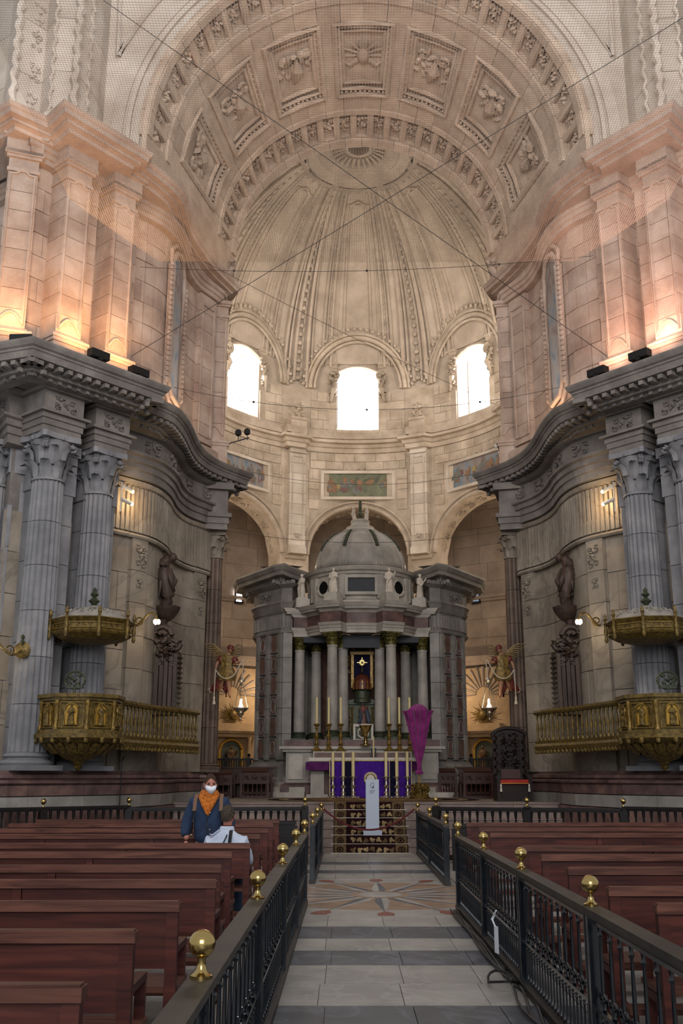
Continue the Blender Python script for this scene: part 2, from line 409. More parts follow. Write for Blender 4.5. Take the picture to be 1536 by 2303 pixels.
def column(name, label, cx, cy, zb, zc0, zc1, r, mat, group, drums=6, capmat=None, basemat=None, rz=0, fl=20, seg=4, leaves=True, cat='column'):
    t = thing(name, label, cat, (cx, cy, zb), group, 'thing'); hb = r * .9
    b = MB().box((cx, cy, zb + hb * .15), (r * 2.7, r * 2.7, hb * .3), rz)
    b.lathe([(r * 1.35, zb + hb * .3), (r * 1.4, zb + hb * .42), (r * 1.3, zb + hb * .56), (r * 1.12, zb + hb * .62), (r * 1.12, zb + hb * .7), (r * 1.22, zb + hb * .8), (r * 1.12, zb + hb * .92), (r * 1.02, zb + hb)], 24, (cx, cy, 0))
    b.build('base', basemat or mat, t, 35)
    za = zb + hb; H = zc0 - za; rt = r * .86
    for k in range(drums):
        u0, u1 = k / drums, (k + 1) / drums
        ra = r + (rt - r) * u0 ** 1.5; rb = r + (rt - r) * u1 ** 1.5
        fl_shaft(ra, rb, za + H * u0 + .006, za + H * u1 - .006, cx, cy, fl, seg, 1).build('drum', mat, t, 60)
    MB().lathe([(r * .8, za), (rt * .85, zc0)], 16, (cx, cy, 0)).build('shaft_core', mat, t, 35)
    capital(t, cx, cy, zc0, zc1, rt, capmat or mat, rz, leaves=leaves)
    return t
def ashlar(parent, path, z0, z1, ch, bl, mat, o=.0, th=.10, mir=False, seed=1, skip=None, jit=.012, gap=.008, name='stone_block'):
    rn = random.Random(seed); S = along(path); T = S[-1]; nc = max(1, round((z1 - z0) / ch)); ch = (z1 - z0) / nc
    for c in range(nc):
        za, zb = z0 + c * ch + gap, z0 + (c + 1) * ch - gap
        s = -(bl * .5 if c % 2 else 0) - rn.uniform(0, .15) * bl
        while s < T - .05:
            e = s + bl * rn.uniform(.85, 1.15); a0, a1 = max(s, 0) + gap, min(e, T) - gap
            if T - a1 < .12: a1 = T - gap
            s = e
            if a1 - a0 < .06: continue
            if skip and skip((a0 + a1) / 2, (za + zb) / 2, a0, a1): continue
            ss = [a0] + [q for q in S if a0 + .02 < q < a1 - .02] + [a1]
            if len(ss) > 9: ss = ss[:1] + ss[1:-1:2] + ss[-1:]
            pts = [at_s(path, S, q)[0] for q in ss]
            if len(pts) < 2: continue
            oo = o + rn.uniform(-jit, jit)
            MB().sweep([(oo - th, za), (oo, za), (oo, zb), (oo - th, zb)], pts).build(name, mat, parent, mir=mir)

# ================================================================== floor of the nave and the aisle
fl = struct('floor', 'grey stone nave floor with banded marble aisle and inlaid star')
MB().mm((-14, -6, -.3), (14, 25.0, -.02)).build('floor_bed', M_fb, fl)
XR = [-1.28, -.69, -.02, .64, 1.28]
rows = [(-1.0, .6, 0), (.6, 1.5, 1), (1.5, 2.6, 0), (2.6, 3.6, 1), (3.6, 4.7, 0), (4.7, 5.6, 0), (5.6, 6.6, 1), (6.6, 7.45, 0), (7.45, 8.36, 1), (8.36, 9.19, 0), (9.19, 10.05, 0), (10.05, 10.86, 1), (10.86, 11.63, 0), (11.63, 12.52, 1), (12.52, 13.45, 0),
        (18.05, 19.1, 0), (19.1, 19.75, 1), (19.75, 20.95, 0), (20.95, 21.6, 1), (21.6, 22.7, 0), (22.7, 23.88, 0)]
for i, (a, b_, k) in enumerate(rows):
    sh = [0, .04, -.03, .02, -.04][i % 5]
    xs = [-1.28] + [x + sh for x in XR[1:-1]] + [1.28]
    for j in range(len(xs) - 1):
        MB().mm((xs[j] + .003, a + .003, -.05), (xs[j + 1] - .003, b_ - .003, 0.001 * ((i + j) % 3))).build('floor_slab', M_fd if k else M_fl, fl)
# large plain slabs under the pews
for i in range(9):
    for j in range(6):
        for s in (-1, 1):
            x0 = 1.29 + j * 1.2; y0 = 1 + i * 2.5
            MB().mm((s * (x0 + .005), y0 + .005, -.05), (s * (x0 + 1.195), y0 + 2.495, 0)).build('floor_slab', M_fl if (i + j) % 2 else M_fb, fl)
# inlaid star
SC = (0, 15.75); HW = 1.27
def clipx(poly):
    for sgn in (1, -1):
        out = []
        for i in range(len(poly)):
            a, b2 = poly[i - 1], poly[i]; ia, ib = sgn * a[0] <= HW, sgn * b2[0] <= HW
            if ia != ib:
                t = (sgn * HW - a[0]) / (b2[0] - a[0]); out.append((sgn * HW, a[1] + t * (b2[1] - a[1])))
            if ib: out.append(b2)
        poly = out
        if not poly: return poly
    return poly
MB().mm((-1.28, 13.45, -.05), (1.28, 18.05, -.004)).build('star_ground', M_fl, fl)
NR = 16
def sxy(r, a): return (SC[0] + r * cos(a), SC[1] + r * sin(a))
MB().prism(clipx([sxy(1.72, 2 * PI * k / 64) for k in range(64)]), -.03, .0006).build('star_field', M_fo, fl)
for k in range(NR * 2):
    am = 2 * PI * k / (NR * 2); w_ = 2 * PI / NR * .98; r0 = .42; r1 = 2.0
    if k % 2: continue
    for h_ in (0, 1):
        e_ = 1 if h_ else -1; P = [sxy(r0, am), sxy(r0, am + e_ * w_ * .46), sxy(.8, am + e_ * w_ * .36), sxy(r1, am)]; P = clipx(P if h_ == 0 else P[::-1])
        if len(P) > 2: MB().prism(P, -.03, .0014 + .0008 * (k % 2)).build('star_ray', M_fl if h_ else M_fd, fl)
    if k % 2 == 0:
        c = sxy(2.14, am); u = (cos(am), sin(am)); w = (-u[1], u[0])
        P = clipx([(c[0] + u[0] * x + w[0] * y, c[1] + u[1] * x + w[1] * y) for x, y in ((-.26, 0), (-.05, .11), (.14, .1), (.18, 0), (.14, -.1), (-.05, -.11))])
        if len(P) > 2: MB().prism(P, -.03, .003).build('star_tip', M_fr, fl)
MB().lathe([(.44, -.03), (.44, .0035)], 28, (SC[0], SC[1], 0)).build('star_disc', M_fo, fl)
MB().lathe([(.32, -.03), (.32, .0045)], 28, (SC[0], SC[1], 0)).build('star_disc', M_fl, fl)

# ================================================================== presbytery platform and its steps
PZ = 1.07
pf = struct('floor_presbytery', 'raised stone presbytery floor behind the steps')
MB().mm((-12, 25.6, -.1), (12, 44, PZ - .02)).build('platform_body', M_plat, pf)
for i in range(8):
    for j in range(16):
        x0 = -12 + j * 1.5 + (.75 if i % 2 else 0); y0 = 25.6 + i * 1.6
        MB().mm((x0 + .006, y0 + .006, PZ - .05), (x0 + 1.494, y0 + 1.594, PZ)).build('paving_slab', M_plat, pf)
st = struct('floor_steps', 'flight of pinkish marble steps in front of the altar')
NS = 6; RI = PZ / NS
for k in range(NS):
    y0 = 23.9 + .33 * k
    for j in range(8):
        x0 = -7.2 + 1.8 * j
        MB().mm((x0 + .004, y0, RI * k - (.05 if k == 0 else .0)), (x0 + 1.796, min(y0 + .5, 25.598), RI * (k + 1) - .035)).mm((x0 + .004, y0 - .03, RI * (k + 1) - .035), (x0 + 1.796, min(y0 + .5, 25.598), RI * (k + 1))).build('step_block', M_step, st)

# ================================================================== side piers, mirrored left and right
WL = [(-10.5, 23.2), (-8.6, 21.95), (-7.72, 20.55)]                       # nave face behind the outer column
WD = [(-7.72, 20.55), (-5.62, 23.05)]                                      # diagonal face behind the pair of columns
WC = spl([(-5.62, 23.05), (-5.36, 23.42), (-5.18, 23.95), (-5.1, 24.7), (-5.12, 25.5), (-5.06, 26.2), (-4.9, 26.8), (-4.66, 27.25), (-4.45, 27.7)], 3)   # hollow wall
WR = [(-4.45, 27.7), (-4.45, 28.5), (-5.3, 29.6), (-6.6, 30.2)]
WALL = WL[:-1] + WD[:1] + WC + WR[1:]
CE = [(-10.4, 20.9), (-9.0, 19.9), (-7.7, 18.95), (-6.82, 18.64), (-4.5, 21.4), (-4.98, 22.0)] + spl([(-4.78, 22.3), (-4.5, 22.85), (-4.4, 23.9), (-4.4, 25.0), (-4.34, 25.9), (-4.15, 26.65), (-3.85, 27.25), (-3.2, 28.2)], 3) + [(-3.55, 28.75), (-4.9, 29.9), (-6.4, 30.6)]
UE = [(-10.4, 21.0), (-8.9, 19.9), (-8.0, 19.2), (-7.35, 19.8), (-6.78, 19.2), (-5.17, 21.25), (-5.3, 21.55)] + spl([(-5.1, 21.9), (-4.68, 22.8), (-4.62, 23.7), (-4.64, 24.6), (-4.45, 25.7), (-4.2, 26.7), (-3.7, 28.05)], 3) + [(-3.95, 28.6), (-5.0, 29.6), (-6.4, 30.3)]
ND = (.763, -.646); DD = (.646, .763); ANG = math.atan2(DD[1], DD[0])
CA, CB, C0, CC = (-6.9, 20.6), (-6.1, 21.7), (-8.22, 21.05), (-4.26, 28.1)
Z_BASE, Z_AST, Z_CAP, Z_COR, Z_UC = 1.8, 7.82, 8.78, 10.3, 16.3
FRIEZE_REL = None
def sd(s): return 'left' if s < 0 else 'right'
def side(s):
    mir = s > 0; side_w = sd(s)
    def m(x, y, z=None): return (-x if mir else x, y) if z is None else (-x if mir else x, y, z)
    # ---- pedestal / base mouldings
    w = struct('baseboard_' + side_w, 'banded red and grey marble base of the %s pier' % side_w, m(-6, 22, 0))
    pb = offs([(-10.4, 22.9), (-8.75, 21.3), (-8.5, 20.35), (-7.0, 19.9), (-5.35, 21.95), (-5.05, 22.9), (-4.78, 23.9), (-4.72, 25.0), (-4.78, 26.0), (-4.68, 26.6), (-4.5, 27.1), (-4.38, 27.5), (-4.38, 27.75), (-4.2, 27.8), (-4.2, 28.45), (-5.2, 29.8)], 0)
    for nm, o0, z0, z1, mt in (('plinth', .10, 0, .55, M_ent), ('plinth_course', .06, .55, 1.03, M_red), ('die_course', .02, 1.05, 1.3, M_wing), ('red_die', 0, 1.32, 1.52, M_red), ('cap_moulding', .06, 1.53, 1.62, M_red)):
        S = along(pb); T = S[-1]; n = max(1, int(T / 1.25))
        for k in range(n):
            a, e = T * k / n + .004, T * (k + 1) / n - .004
            pts = [at_s(pb, S, q)[0] for q in [a] + [q for q in S if a + .03 < q < e - .03] + [e]]
            pr = [(o0 - .5, z0), (o0, z0), (o0, z1), (o0 - .5, z1)] if nm != 'cap_moulding' else [(o0 - .5, z0), (o0 - .05, z0), (o0, z0 + .03), (o0, z0 + .06), (o0 - .04, z1), (o0 - .5, z1)]
            MB().sweep(pr, pts).build(nm, mt, w, mir=mir)
    MB().sweep([(-.62, 1.6), (-.1, 1.6), (-.04, 1.66), (-.06, 1.72), (-.14, 1.76), (-.14, 1.8), (-.9, 1.8)], pb).build('torus_moulding', M_red, w, 30, mir=mir)
    MB().sweep([(-.1, 0), (-.1, 1.6)], pb).build('core', M_ent, w, mir=mir)
    # ---- lower wall
    w = struct('wall_lower_' + side_w, 'pale veined marble wall curving behind the %s gilded pulpit' % side_w, m(-5.5, 24, 0))
    MB().sweep([(-.03, 1.7), (-.03, 9.7)], WALL).build('mortar_backing', M_ent, w, mir=mir)
    ashlar(w, WL, 1.8, 7.3, .9, 1.1, M_grey, 0, mir=mir, seed=11 + s)
    ashlar(w, WD, 1.8, 7.2, .9, 1.0, M_grey if False else M_wall, 0, mir=mir, seed=12 + s)
    ashlar(w, WC, 1.8, 7.15, .78, .95, M_wall, 0, mir=mir, seed=13 + s)
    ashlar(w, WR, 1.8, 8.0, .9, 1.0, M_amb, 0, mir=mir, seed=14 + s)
    # pilaster strips on the hollow wall
    S = along(WC)
    for (q, wd) in ((.28, .5), (S[-1] - .35, .55)):
        pts = [at_s(WC, S, q + wd * (k / 4 - .5))[0] for k in range(5)]
        nz = 7
        for k in range(nz):
            a = 1.8 + (7.15 - 1.8) * k / nz; e = 1.8 + (7.15 - 1.8) * (k + 1) / nz
            MB().sweep([(-.05, a + .006), (.08, a + .006), (.08, e - .006), (-.05, e - .006)], pts).build('pilaster_block', M_wall, w, mir=mir)
        p, d = at_s(WC, S, q); n = (d[1], -d[0])
        f = relief(.42, .8, 31, .07).xf(Matrix.Translation((p[0] + n[0] * .1, p[1] + n[1] * .1, 6.75)) @ Matrix.Rotation(math.atan2(d[1], d[0]), 4, 'Z'))
        f.build('carved_drop', M_wall, w, True, mir=mir)
        f = relief(.2, .34, 33, .05).xf(Matrix.Translation((p[0] + n[0] * .1, p[1] + n[1] * .1, 6.1)) @ Matrix.Rotation(math.atan2(d[1], d[0]), 4, 'Z'))
        f.build('carved_drop', M_wall, w, True, mir=mir)
    # fluted band and its mouldings
    t = struct('trim_fluted_' + side_w, 'fluted marble band under the %s entablature' % side_w, m(-5.2, 25, 7.5))
    BP = [(-6.3, 22.22)] + WC + [(-4.45, 28.3)]
    MB().sweep([(-.05, 7.15), (.1, 7.15), (.13, 7.2), (.1, 7.25), (.06, 7.27), (.03, 7.3), (.03, 8.4), (.1, 8.45), (.12, 8.55), (-.05, 8.6)], BP).build('band_moulding', M_wall, t, mir=mir)
    S = along(BP); nfl = int(S[-1] / .135)
    for k in range(nfl):
        q = S[-1] * (k + .5) / nfl; p, d = at_s(BP, S, q); n = (d[1], -d[0]); b = MB()
        b.box((p[0] + n[0] * .05, p[1] + n[1] * .05, 7.86), (.075, .09, 1.06), math.atan2(d[1], d[0]))
        b.box((p[0] + n[0] * .065, p[1] + n[1] * .065, 7.45), (.1, .09, .32), math.atan2(d[1], d[0]))
        b.build('flute_reed', M_wall, t, mir=mir)
    # ---- columns
    column('fluted_column', 'tall fluted grey column by the wall sconce, behind the %s pulpit' % side_w if s < 0 else 'tall fluted grey column cut by the picture edge behind right pulpit', *m(*CA), Z_BASE, Z_AST, Z_CAP, .385, M_grey, 'giant fluted columns', rz=ANG if not mir else PI - ANG)
    column('fluted_column', 'tall fluted grey column rising directly behind the %s pulpit canopy' % side_w, *m(*CB), Z_BASE, Z_AST, Z_CAP, .37, M_grey, 'giant fluted columns', rz=ANG if not mir else PI - ANG)
    if s < 0:
        column('fluted_column', 'tall fluted grey column at the extreme left edge', *m(*C0), Z_BASE, Z_AST, Z_CAP, .385, M_grey, 'giant fluted columns')
    column('fluted_column', 'slim brown fluted column at the end of the %s wall, beside the angel' % side_w, *m(*CC), Z_BASE, 7.75, 8.45, .25, M_brown, 'slim columns framing the sanctuary', capmat=M_wall, fl=14)
    # responds behind the columns
    w = struct('trim_respond_' + side_w, 'grey marble pilasters between the giant columns of the %s pier' % side_w, m(-6.5, 21.5, 0))
    for tt in (-.25, .42, 1.0, 1.55):
        c = (CA[0] + DD[0] * (tt + .2) - ND[0] * .42, CA[1] + DD[1] * (tt + .2) - ND[1] * .42)
        for k in range(7):
            a, e = 1.8 + k * .86 + .006, 1.8 + (k + 1) * .86 - .006
            MB().box((c[0], c[1], (a + e) / 2), (.26, .55, e - a), ANG).build('pilaster_block', M_grey, w, mir=mir)
        b = MB().box((c[0], c[1], 8.1), (.34, .6, .9), ANG).box((c[0], c[1], 8.66), (.46, .66, .24), ANG)
        b.build('respond_capital', M_grey, w, mir=mir)
    for tt in (.0, .62):
        c = (-8.35 + .62 * tt + .35, 21.3 - tt * .75 + .1)
        b = MB().box((c[0], c[1], 5.0), (.3, .5, 6.4), ANG - 1.9).box((c[0], c[1], 8.4), (.42, .6, .75), ANG - 1.9); b.build('pilaster_block', M_grey, w, mir=mir)
    # ---- lower entablature
    t = struct('trim_entablature_' + side_w, 'heavy carved grey entablature running along the %s pier' % side_w, m(-5.5, 23, 9))
    MB().sweep([(-.1, 8.55), (.16, 8.6), (.16, 8.78), (.2, 8.8), (.2, 8.95), (.25, 8.97), (.25, 9.1), (.32, 9.14), (.32, 9.2), (.18, 9.24), (.18, 9.66), (.3, 9.7), (.4, 9.76), (-.1, 9.8)], WALL).build('architrave', M_ent, t, mir=mir)
    for (c, wd) in ((CA, .95), (CB, .9), (C0, .95)):
        an = ANG if c is not C0 else ANG - 1.9 + PI
        if c is C0 and mir: continue
        back = .36
        cx, cy = c[0] - ND[0] * back if c is not C0 else c[0], c[1] - ND[1] * back if c is not C0 else c[1] + .36
        b = MB()
        for (z0, z1, g) in ((8.78, 8.92, 0), (8.92, 9.06, .03), (9.06, 9.18, .06), (9.18, 9.24, .14), (9.24, 9.68, .02), (9.68, 9.8, .14)):
            b.box((cx, cy, (z0 + z1) / 2), (wd + 2 * g, 1.5 + 2 * g, z1 - z0), an)
        b.build('entablature_block', M_ent, t, mir=mir)
        fx, fy = c[0] + ND[0] * .43, c[1] + ND[1] * .43
        relief(.7, .4, 5, .06).xf(Matrix.Translation((fx, fy, 9.46)) @ Matrix.Rotation(ANG, 4, 'Z')).build('frieze_carving', M_ent, t, True, mir=mir)
    # block over the slim column
    b = MB()
    for (z0, z1, g) in ((8.45, 8.62, 0), (8.62, 8.8, .04), (8.8, 8.92, .1), (8.92, 9.6, 0), (9.6, 9.8, .14)):
        b.box((-4.38, 27.95, (z0 + z1) / 2), (.8 + 2 * g, 1.0 + 2 * g, z1 - z0), .25)
    b.build('entablature_block', M_ent, t, mir=mir)
    S = along(WALL)
    for q in [S[4] + k * 1.05 for k in range(7)]:
        if q > S[-1] - 2.4: break
        p, d = at_s(WALL, S, q + .3); n = (d[1], -d[0])
        relief(.75, .42, int(q * 10), .06).xf(Matrix.Translation((p[0] + n[0] * .2, p[1] + n[1] * .2, 9.45)) @ Matrix.Rotation(math.atan2(d[1], d[0]), 4, 'Z')).build('frieze_carving', M_ent, t, True, mir=mir)
    CEi = offs(CE, -.45)
    MB().prism(CEi + [WALL[-1]] + [(-9, 28), (-10.5, 23.2)], 9.78, 10.0).build('cornice_soffit', M_ent, t, mir=mir)
    MB().sweep([(-.85, 9.7), (-.62, 9.72), (-.56, 9.8), (-.5, 9.83), (-.5, 9.92), (-.16, 9.95), (-.13, 10.08), (-.1, 10.1), (-.1, 10.14), (-.05, 10.17), (-.01, 10.24), (0, 10.27), (0, 10.3), (-.35, 10.36), (-2.2, 10.4)], CE).build('cornice_moulding', M_ent, t, mir=mir)
    MB().prism(offs(CE, -.3) + [(-6.6, 30.2), (-9, 28)], 10.3, 10.42).build('cornice_top', M_ent, t, mir=mir)
    S = along(CE); q = S[3] - 1.3
    while q < S[-1] - 2.6:
        p, d = at_s(CE, S, q); n = (d[1], -d[0]); a = math.atan2(d[1], d[0])
        b = MB().box((p[0] - n[0] * .33, p[1] - n[1] * .33, 9.885), (.11, .3, .09), a).box((p[0] - n[0] * .58, p[1] - n[1] * .58, 9.75), (.09, .09, .09), a)
        b.build('modillion', M_ent, t, mir=mir); q += .235
    # ---- attic storey above the cornice
    w = struct('wall_attic_' + side_w, 'warm lit limestone attic wall above the %s cornice' % side_w, m(-6, 23, 10.4))
    U0 = offs(WALL, .02)
    MB().sweep([(-.03, 10.3), (-.03, 15.6)], U0).build('mortar_backing', M_up, w, mir=mir)
    # the tall painting sits on the hollow wall between these arc positions
    UWC = offs(WC, .02); SC_ = along(UWC)
    ashlar(w, offs(WL, .02), 10.4, 15.5, .56, .8, M_up, 0, mir=mir, seed=21 + s)
    ashlar(w, offs(WD, .02), 10.4, 15.5, .56, .7, M_up, 0, mir=mir, seed=22 + s)
    ashlar(w, UWC, 10.4, 15.5, .56, .75, M_up, 0, mir=mir, seed=23 + s)
    ashlar(w, offs(WR[:3], .02), 10.4, 15.5, .56, .75, M_up, 0, mir=mir, seed=24 + s)
    MB().sweep([(-.05, 10.4), (.22, 10.4), (.22, 10.75), (.16, 10.82), (.05, 10.86), (-.05, 10.86)], U0).build('attic_plinth', M_up, w, mir=mir)
    def pil(c, wd, dp, an, z0=10.45, z1=15.55):
        g = struct('trim_pilaster_%s' % side_w, 'limestone pilaster with sunk panel on the %s attic' % side_w, m(c[0], c[1], z0)) if False else w
        b = MB()
        for (a, e, k) in ((z0, z0 + .55, .16), (z0 + .55, z0 + .63, .24), (z0 + .63, z0 + .7, .3), (z0 + .7, z0 + .78, .1)): b.box((c[0], c[1], (a + e) / 2), (wd + k, dp + k, e - a), an)
        b.build('pilaster_base', M_up, g, mir=mir)
        n = 8; zz = z0 + .78; hh = (z1 - .45 - zz) / n
        for k in range(n):
            MB().box((c[0], c[1], zz + hh * (k + .5)), (wd, dp, hh - .012), an).build('pilaster_block', M_up, g, mir=mir)
        # raised border of the sunk panel
        u = (cos(an), sin(an)); f = (u[1], -u[0]); 
        def P(x, z): return (c[0] + u[0] * x + f[0] * (dp / 2 + .01), c[1] + u[1] * x + f[1] * (dp / 2 + .01), z)
        hw = wd / 2 - .06
        for e in (-1, 1): 
            bb = MB().tube([P(e * hw, zz + .1), P(e * hw, z1 - .55)], .035, 4); bb.build('panel_border', M_up, g, mir=mir)
        arc = [P(hw * cos(a) * (1 if abs(cos(a)) > .6 else .8), z1 - .55 + .12 * sin(a) * (1 + .5 * cos(4 * a))) for a in [PI * k / 10 for k in range(11)]]
        MB().tube(arc, .035, 4).build('panel_border', M_up, g, mir=mir)
        arc = [P(hw * cos(a), zz + .12 + .17 * max(0, sin(a)) * (1 + .6 * cos(2 * a) * -1)) for a in [PI * k / 10 for k in range(11)]]
        MB().tube(arc, .035, 4).build('panel_border', M_up, g, mir=mir)
        b = MB()
        for (a, e, k) in ((z1 - .45, z1 - .36, .06), (z1 - .36, z1 - .1, .0), (z1 - .1, z1 - .03, .12), (z1 - .03, z1 + .08, .2)): b.box((c[0], c[1], (a + e) / 2), (wd + k, dp + k, e - a), an)
        b.build('pilaster_capital', M_up, g, mir=mir)
    for t_, wd in ((.18, .66), (1.5, .62)):
        c = (-7.36 + DD[0] * t_ + ND[0] * .28, 20.99 + DD[1] * t_ + ND[1] * .28)
        pil(c, wd, .75, ANG)
    pil((-8.05, 20.6), .66, .75, ANG if False else .35)
    for t_ in (.84, 2.05):
        c = (-7.36 + DD[0] * t_ + ND[0] * .05, 20.99 + DD[1] * t_ + ND[1] * .05)
        for k in range(9): MB().box((c[0], c[1], 10.9 + k * .52 + .26), (.4, .3, .508), ANG).build('pilaster_block', M_up, w, mir=mir)
    # strip next to the sanctuary arch
    S = along(UWC); q0 = S[-1] - .55
    pts = [at_s(UWC, S, q0 + .8 * (k / 4 - .5))[0] for k in range(5)]
    for k in range(8):
        a = 10.9 + .57 * k
        MB().sweep([(-.05, a + .006), (.12, a + .006), (.12, a + .564), (-.05, a + .564)], pts).build('pilaster_block', M_up, w, mir=mir)
    pin = [at_s(UWC, S, q0 + .55 * (k / 4 - .5))[0] for k in range(5)]; pin = offs(pin, .13)
    loop = [(p[0], p[1], 11.1) for p in pin] + [(p[0], p[1], 15.1) for p in pin[::-1]]
    MB().tube(loop, .035, 4, True).build('panel_border', M_up, w, mir=mir)
    pil((-4.5, 28.1), .7, .8, .25)
    # ---- upper cornice
    t = struct('trim_upper_cornice_' + side_w, 'warm lit upper limestone cornice on the %s pier' % side_w, m(-5.5, 23, 16))
    MB().sweep([(-.1, 15.45), (.2, 15.5), (.2, 15.62), (.25, 15.64), (.25, 15.76), (.3, 15.78), (.3, 15.9), (-.1, 15.95)], WALL).build('architrave', M_up, t, mir=mir)
    for tt in (.18, 1.5):
        c = (-7.36 + DD[0] * tt + ND[0] * .28, 20.99 + DD[1] * tt + ND[1] * .28)
        MB().box((c[0], c[1], 15.75), (.82, .95, .4), ANG).box((c[0], c[1], 15.98), (1.0, 1.15, .12), ANG).build('entablature_block', M_up, t, mir=mir)
    MB().box((-8.05, 20.6, 15.75), (.82, .95, .4), .35).box((-8.05, 20.6, 15.98), (1.0, 1.15, .12), .35).build('entablature_block', M_up, t, mir=mir)
    MB().sweep([(-1.4, 15.86), (-.42, 15.9), (-.4, 15.98), (-.3, 16.0), (-.28, 16.06), (-.1, 16.08), (-.08, 16.18), (-.04, 16.2), (0, 16.27), (0, 16.3), (-.3, 16.36), (-2, 16.42)], UE).build('cornice_moulding', M_up, t, mir=mir)
    MB().prism(offs(UE, -.25) + [(-6.6, 30.2), (-9, 28)], 16.0, 16.38).build('cornice_top', M_up, t, mir=mir)
    # scroll bracket at the inner end
    b = MB().tube(spiral((-4.25, 27.75, 16.85), .34, .06, 1.6, -PI / 2, 16, (1, 0, 0)), [.11] * 17, 6).box((-4.6, 28.0, 16.65), (.5, .8, .55))
    b.build('scroll_bracket', M_up, t, 40, mir=mir)
    # ---- great wall and crossing ribs above the upper cornice
    w = struct('wall_spandrel_' + side_w, 'pale limestone spandrel wall beside the great coffered arch, %s side' % side_w, m(-7, 22, 16.4))
    zs = 17.3
    b = MB().grid([[(-q * cos(PI / 2 * k / 24), 22, zs + q * sin(PI / 2 * k / 24)) for q in (5.5, 6.5, 9, 14)] for k in range(25)])
    b.add([(-5.5, 22, 16.3), (-14, 22, 16.3), (-14, 22, 17.3), (-5.5, 22, 17.3)], [(0, 1, 2, 3)])
    b.build('spandrel_face', M_white, w, mir=mir)
    for (ra, rb_, yy) in ((5.5, 5.62, 21.86), (5.7, 5.86, 21.92), (5.95, 6.05, 21.9), (6.15, 6.45, 21.95)):
        rr = []
        for k in range(31):
            a = PI / 2 * k / 30
            rr.append([(-q * cos(a), y_, zs + q * sin(a)) for q, y_ in ((ra, 22.02), (ra, yy), (rb_, yy), (rb_, 22.02))])
        rr = [[(p[0], p[1], 16.35) for p in rr[0]]] + rr
        MB().grid(rr).build('archivolt_moulding', M_vault if ra < 5.6 else M_white, w, 30, mir=mir)
    # sunk triangular panel of the pendentive
    tri = [(-6.78 * cos(R(a)), 21.93, 17.3 + 6.78 * sin(R(a))) for a in range(20, 64, 4)] + [(-4.2, 21.93, 24.6), (-6.45, 21.93, 25.5), (-6.45, 21.93, 22)]
    MB().tube(tri, .07, 6, True).build('pendentive_panel_border', M_white, w, mir=mir)
    # crossing ribs climbing over the pilasters
    RP = [(-10.4, 22.0), (-8.8, 20.9), (-8.35, 20.2), (-7.85, 20.75), (-7.45, 20.3), (-6.95, 20.35), (-6.78, 20.9), (-6.66, 21.4), (-6.66, 22.1)]
    for k in range(9):
        z0 = 16.4 + k * 1.5
        MB().sweep([(-.4, z0 + .008), (0, z0 + .008), (0, z0 + 1.492), (-.4, z0 + 1.492)], RP).build('rib_course', M_white, w, mir=mir)
    for (p, rr) in (((-8.3, 20.12), .10), ((-6.9, 20.27), .11), ((-7.45, 20.25), .05), ((-6.76, 20.85), .06)):
        b = MB(); z = 16.5
        pts = [(p[0] + .03 * cos(k * 1.25), p[1] + .03 * sin(k * 1.25), 16.45 + k * .09) for k in range(148)]
        MB().tube(pts, [rr * (1 if k % 3 else .72) for k in range(148)], 5).build('rope_moulding', M_white, w, mir=mir)
    for k in range(14):
        relief(.34, .8, 40 + k, .06).xf(Matrix.Translation((-7.98, 20.55, 17.2 + k * .85)) @ Matrix.Rotation(.8, 4, 'Z')).build('rib_carving', M_white, w, True, mir=mir)
    MB().sweep([(-.2, 16.4), (.18, 16.4), (.18, 16.62), (.1, 16.72), (0, 16.8)], RP[:-1]).build('rib_plinth', M_white, w, mir=mir)
for s_ in (-1, 1): side(s_)
# ================================================================== coffered conical vault between the piers
VZ = 17.3
def vr(y): return 5.5 - (y - 22) * .25
def vp(ph, y, inset=0): r = vr(y) - inset; return (r * sin(ph), y, VZ + r * cos(ph))      # inset>0 = towards the room
va = struct('ceiling_vault', 'great coffered limestone arch over the sanctuary entrance', (0, 25, 17.3))
def vpatch(b, a0, a1, y0, y1, i0, n=4, ins=None):
    """solid patch standing off the vault skin by i0"""
    b.grid([[vp(a0 + (a1 - a0) * k / n, y, d) for y, d in ((y0, -.2), (y0, i0), (y1, i0), (y1, -.2))] for k in range(n + 1)])
    for a in (a0, a1): b.add([vp(a, y0, -.2), vp(a, y0, i0), vp(a, y1, i0), vp(a, y1, -.2)], [(0, 1, 2, 3) if a == a0 else (3, 2, 1, 0)])
    return b
E0 = PI / 2
MB().grid([[vp(-E0 + 2 * E0 * k / 60, y, -.16) for y in (21.9, 23, 24.5, 26, 28.05)] for k in range(61)]).build('vault_skin', M_vault, va, 'all')
for (y0, y1, i0, nm) in ((21.9, 22.12, .06, 'edge_moulding'), (23.02, 23.22, .06, 'ring_moulding'), (23.22, 23.8, 0, 'ring_band'), (26.2, 26.7, 0, 'ring_band'), (26.7, 26.86, .05, 'ring_moulding'), (27.78, 28.05, .08, 'edge_moulding')):
    n = 24
    for k in range(n):
        a0 = -E0 + 2 * E0 * k / n + .0012; a1 = -E0 + 2 * E0 * (k + 1) / n - .0012
        vpatch(MB(), a0, a1, y0, y1, i0 + .006 * (k % 3), 3).build(nm, M_vault, va)
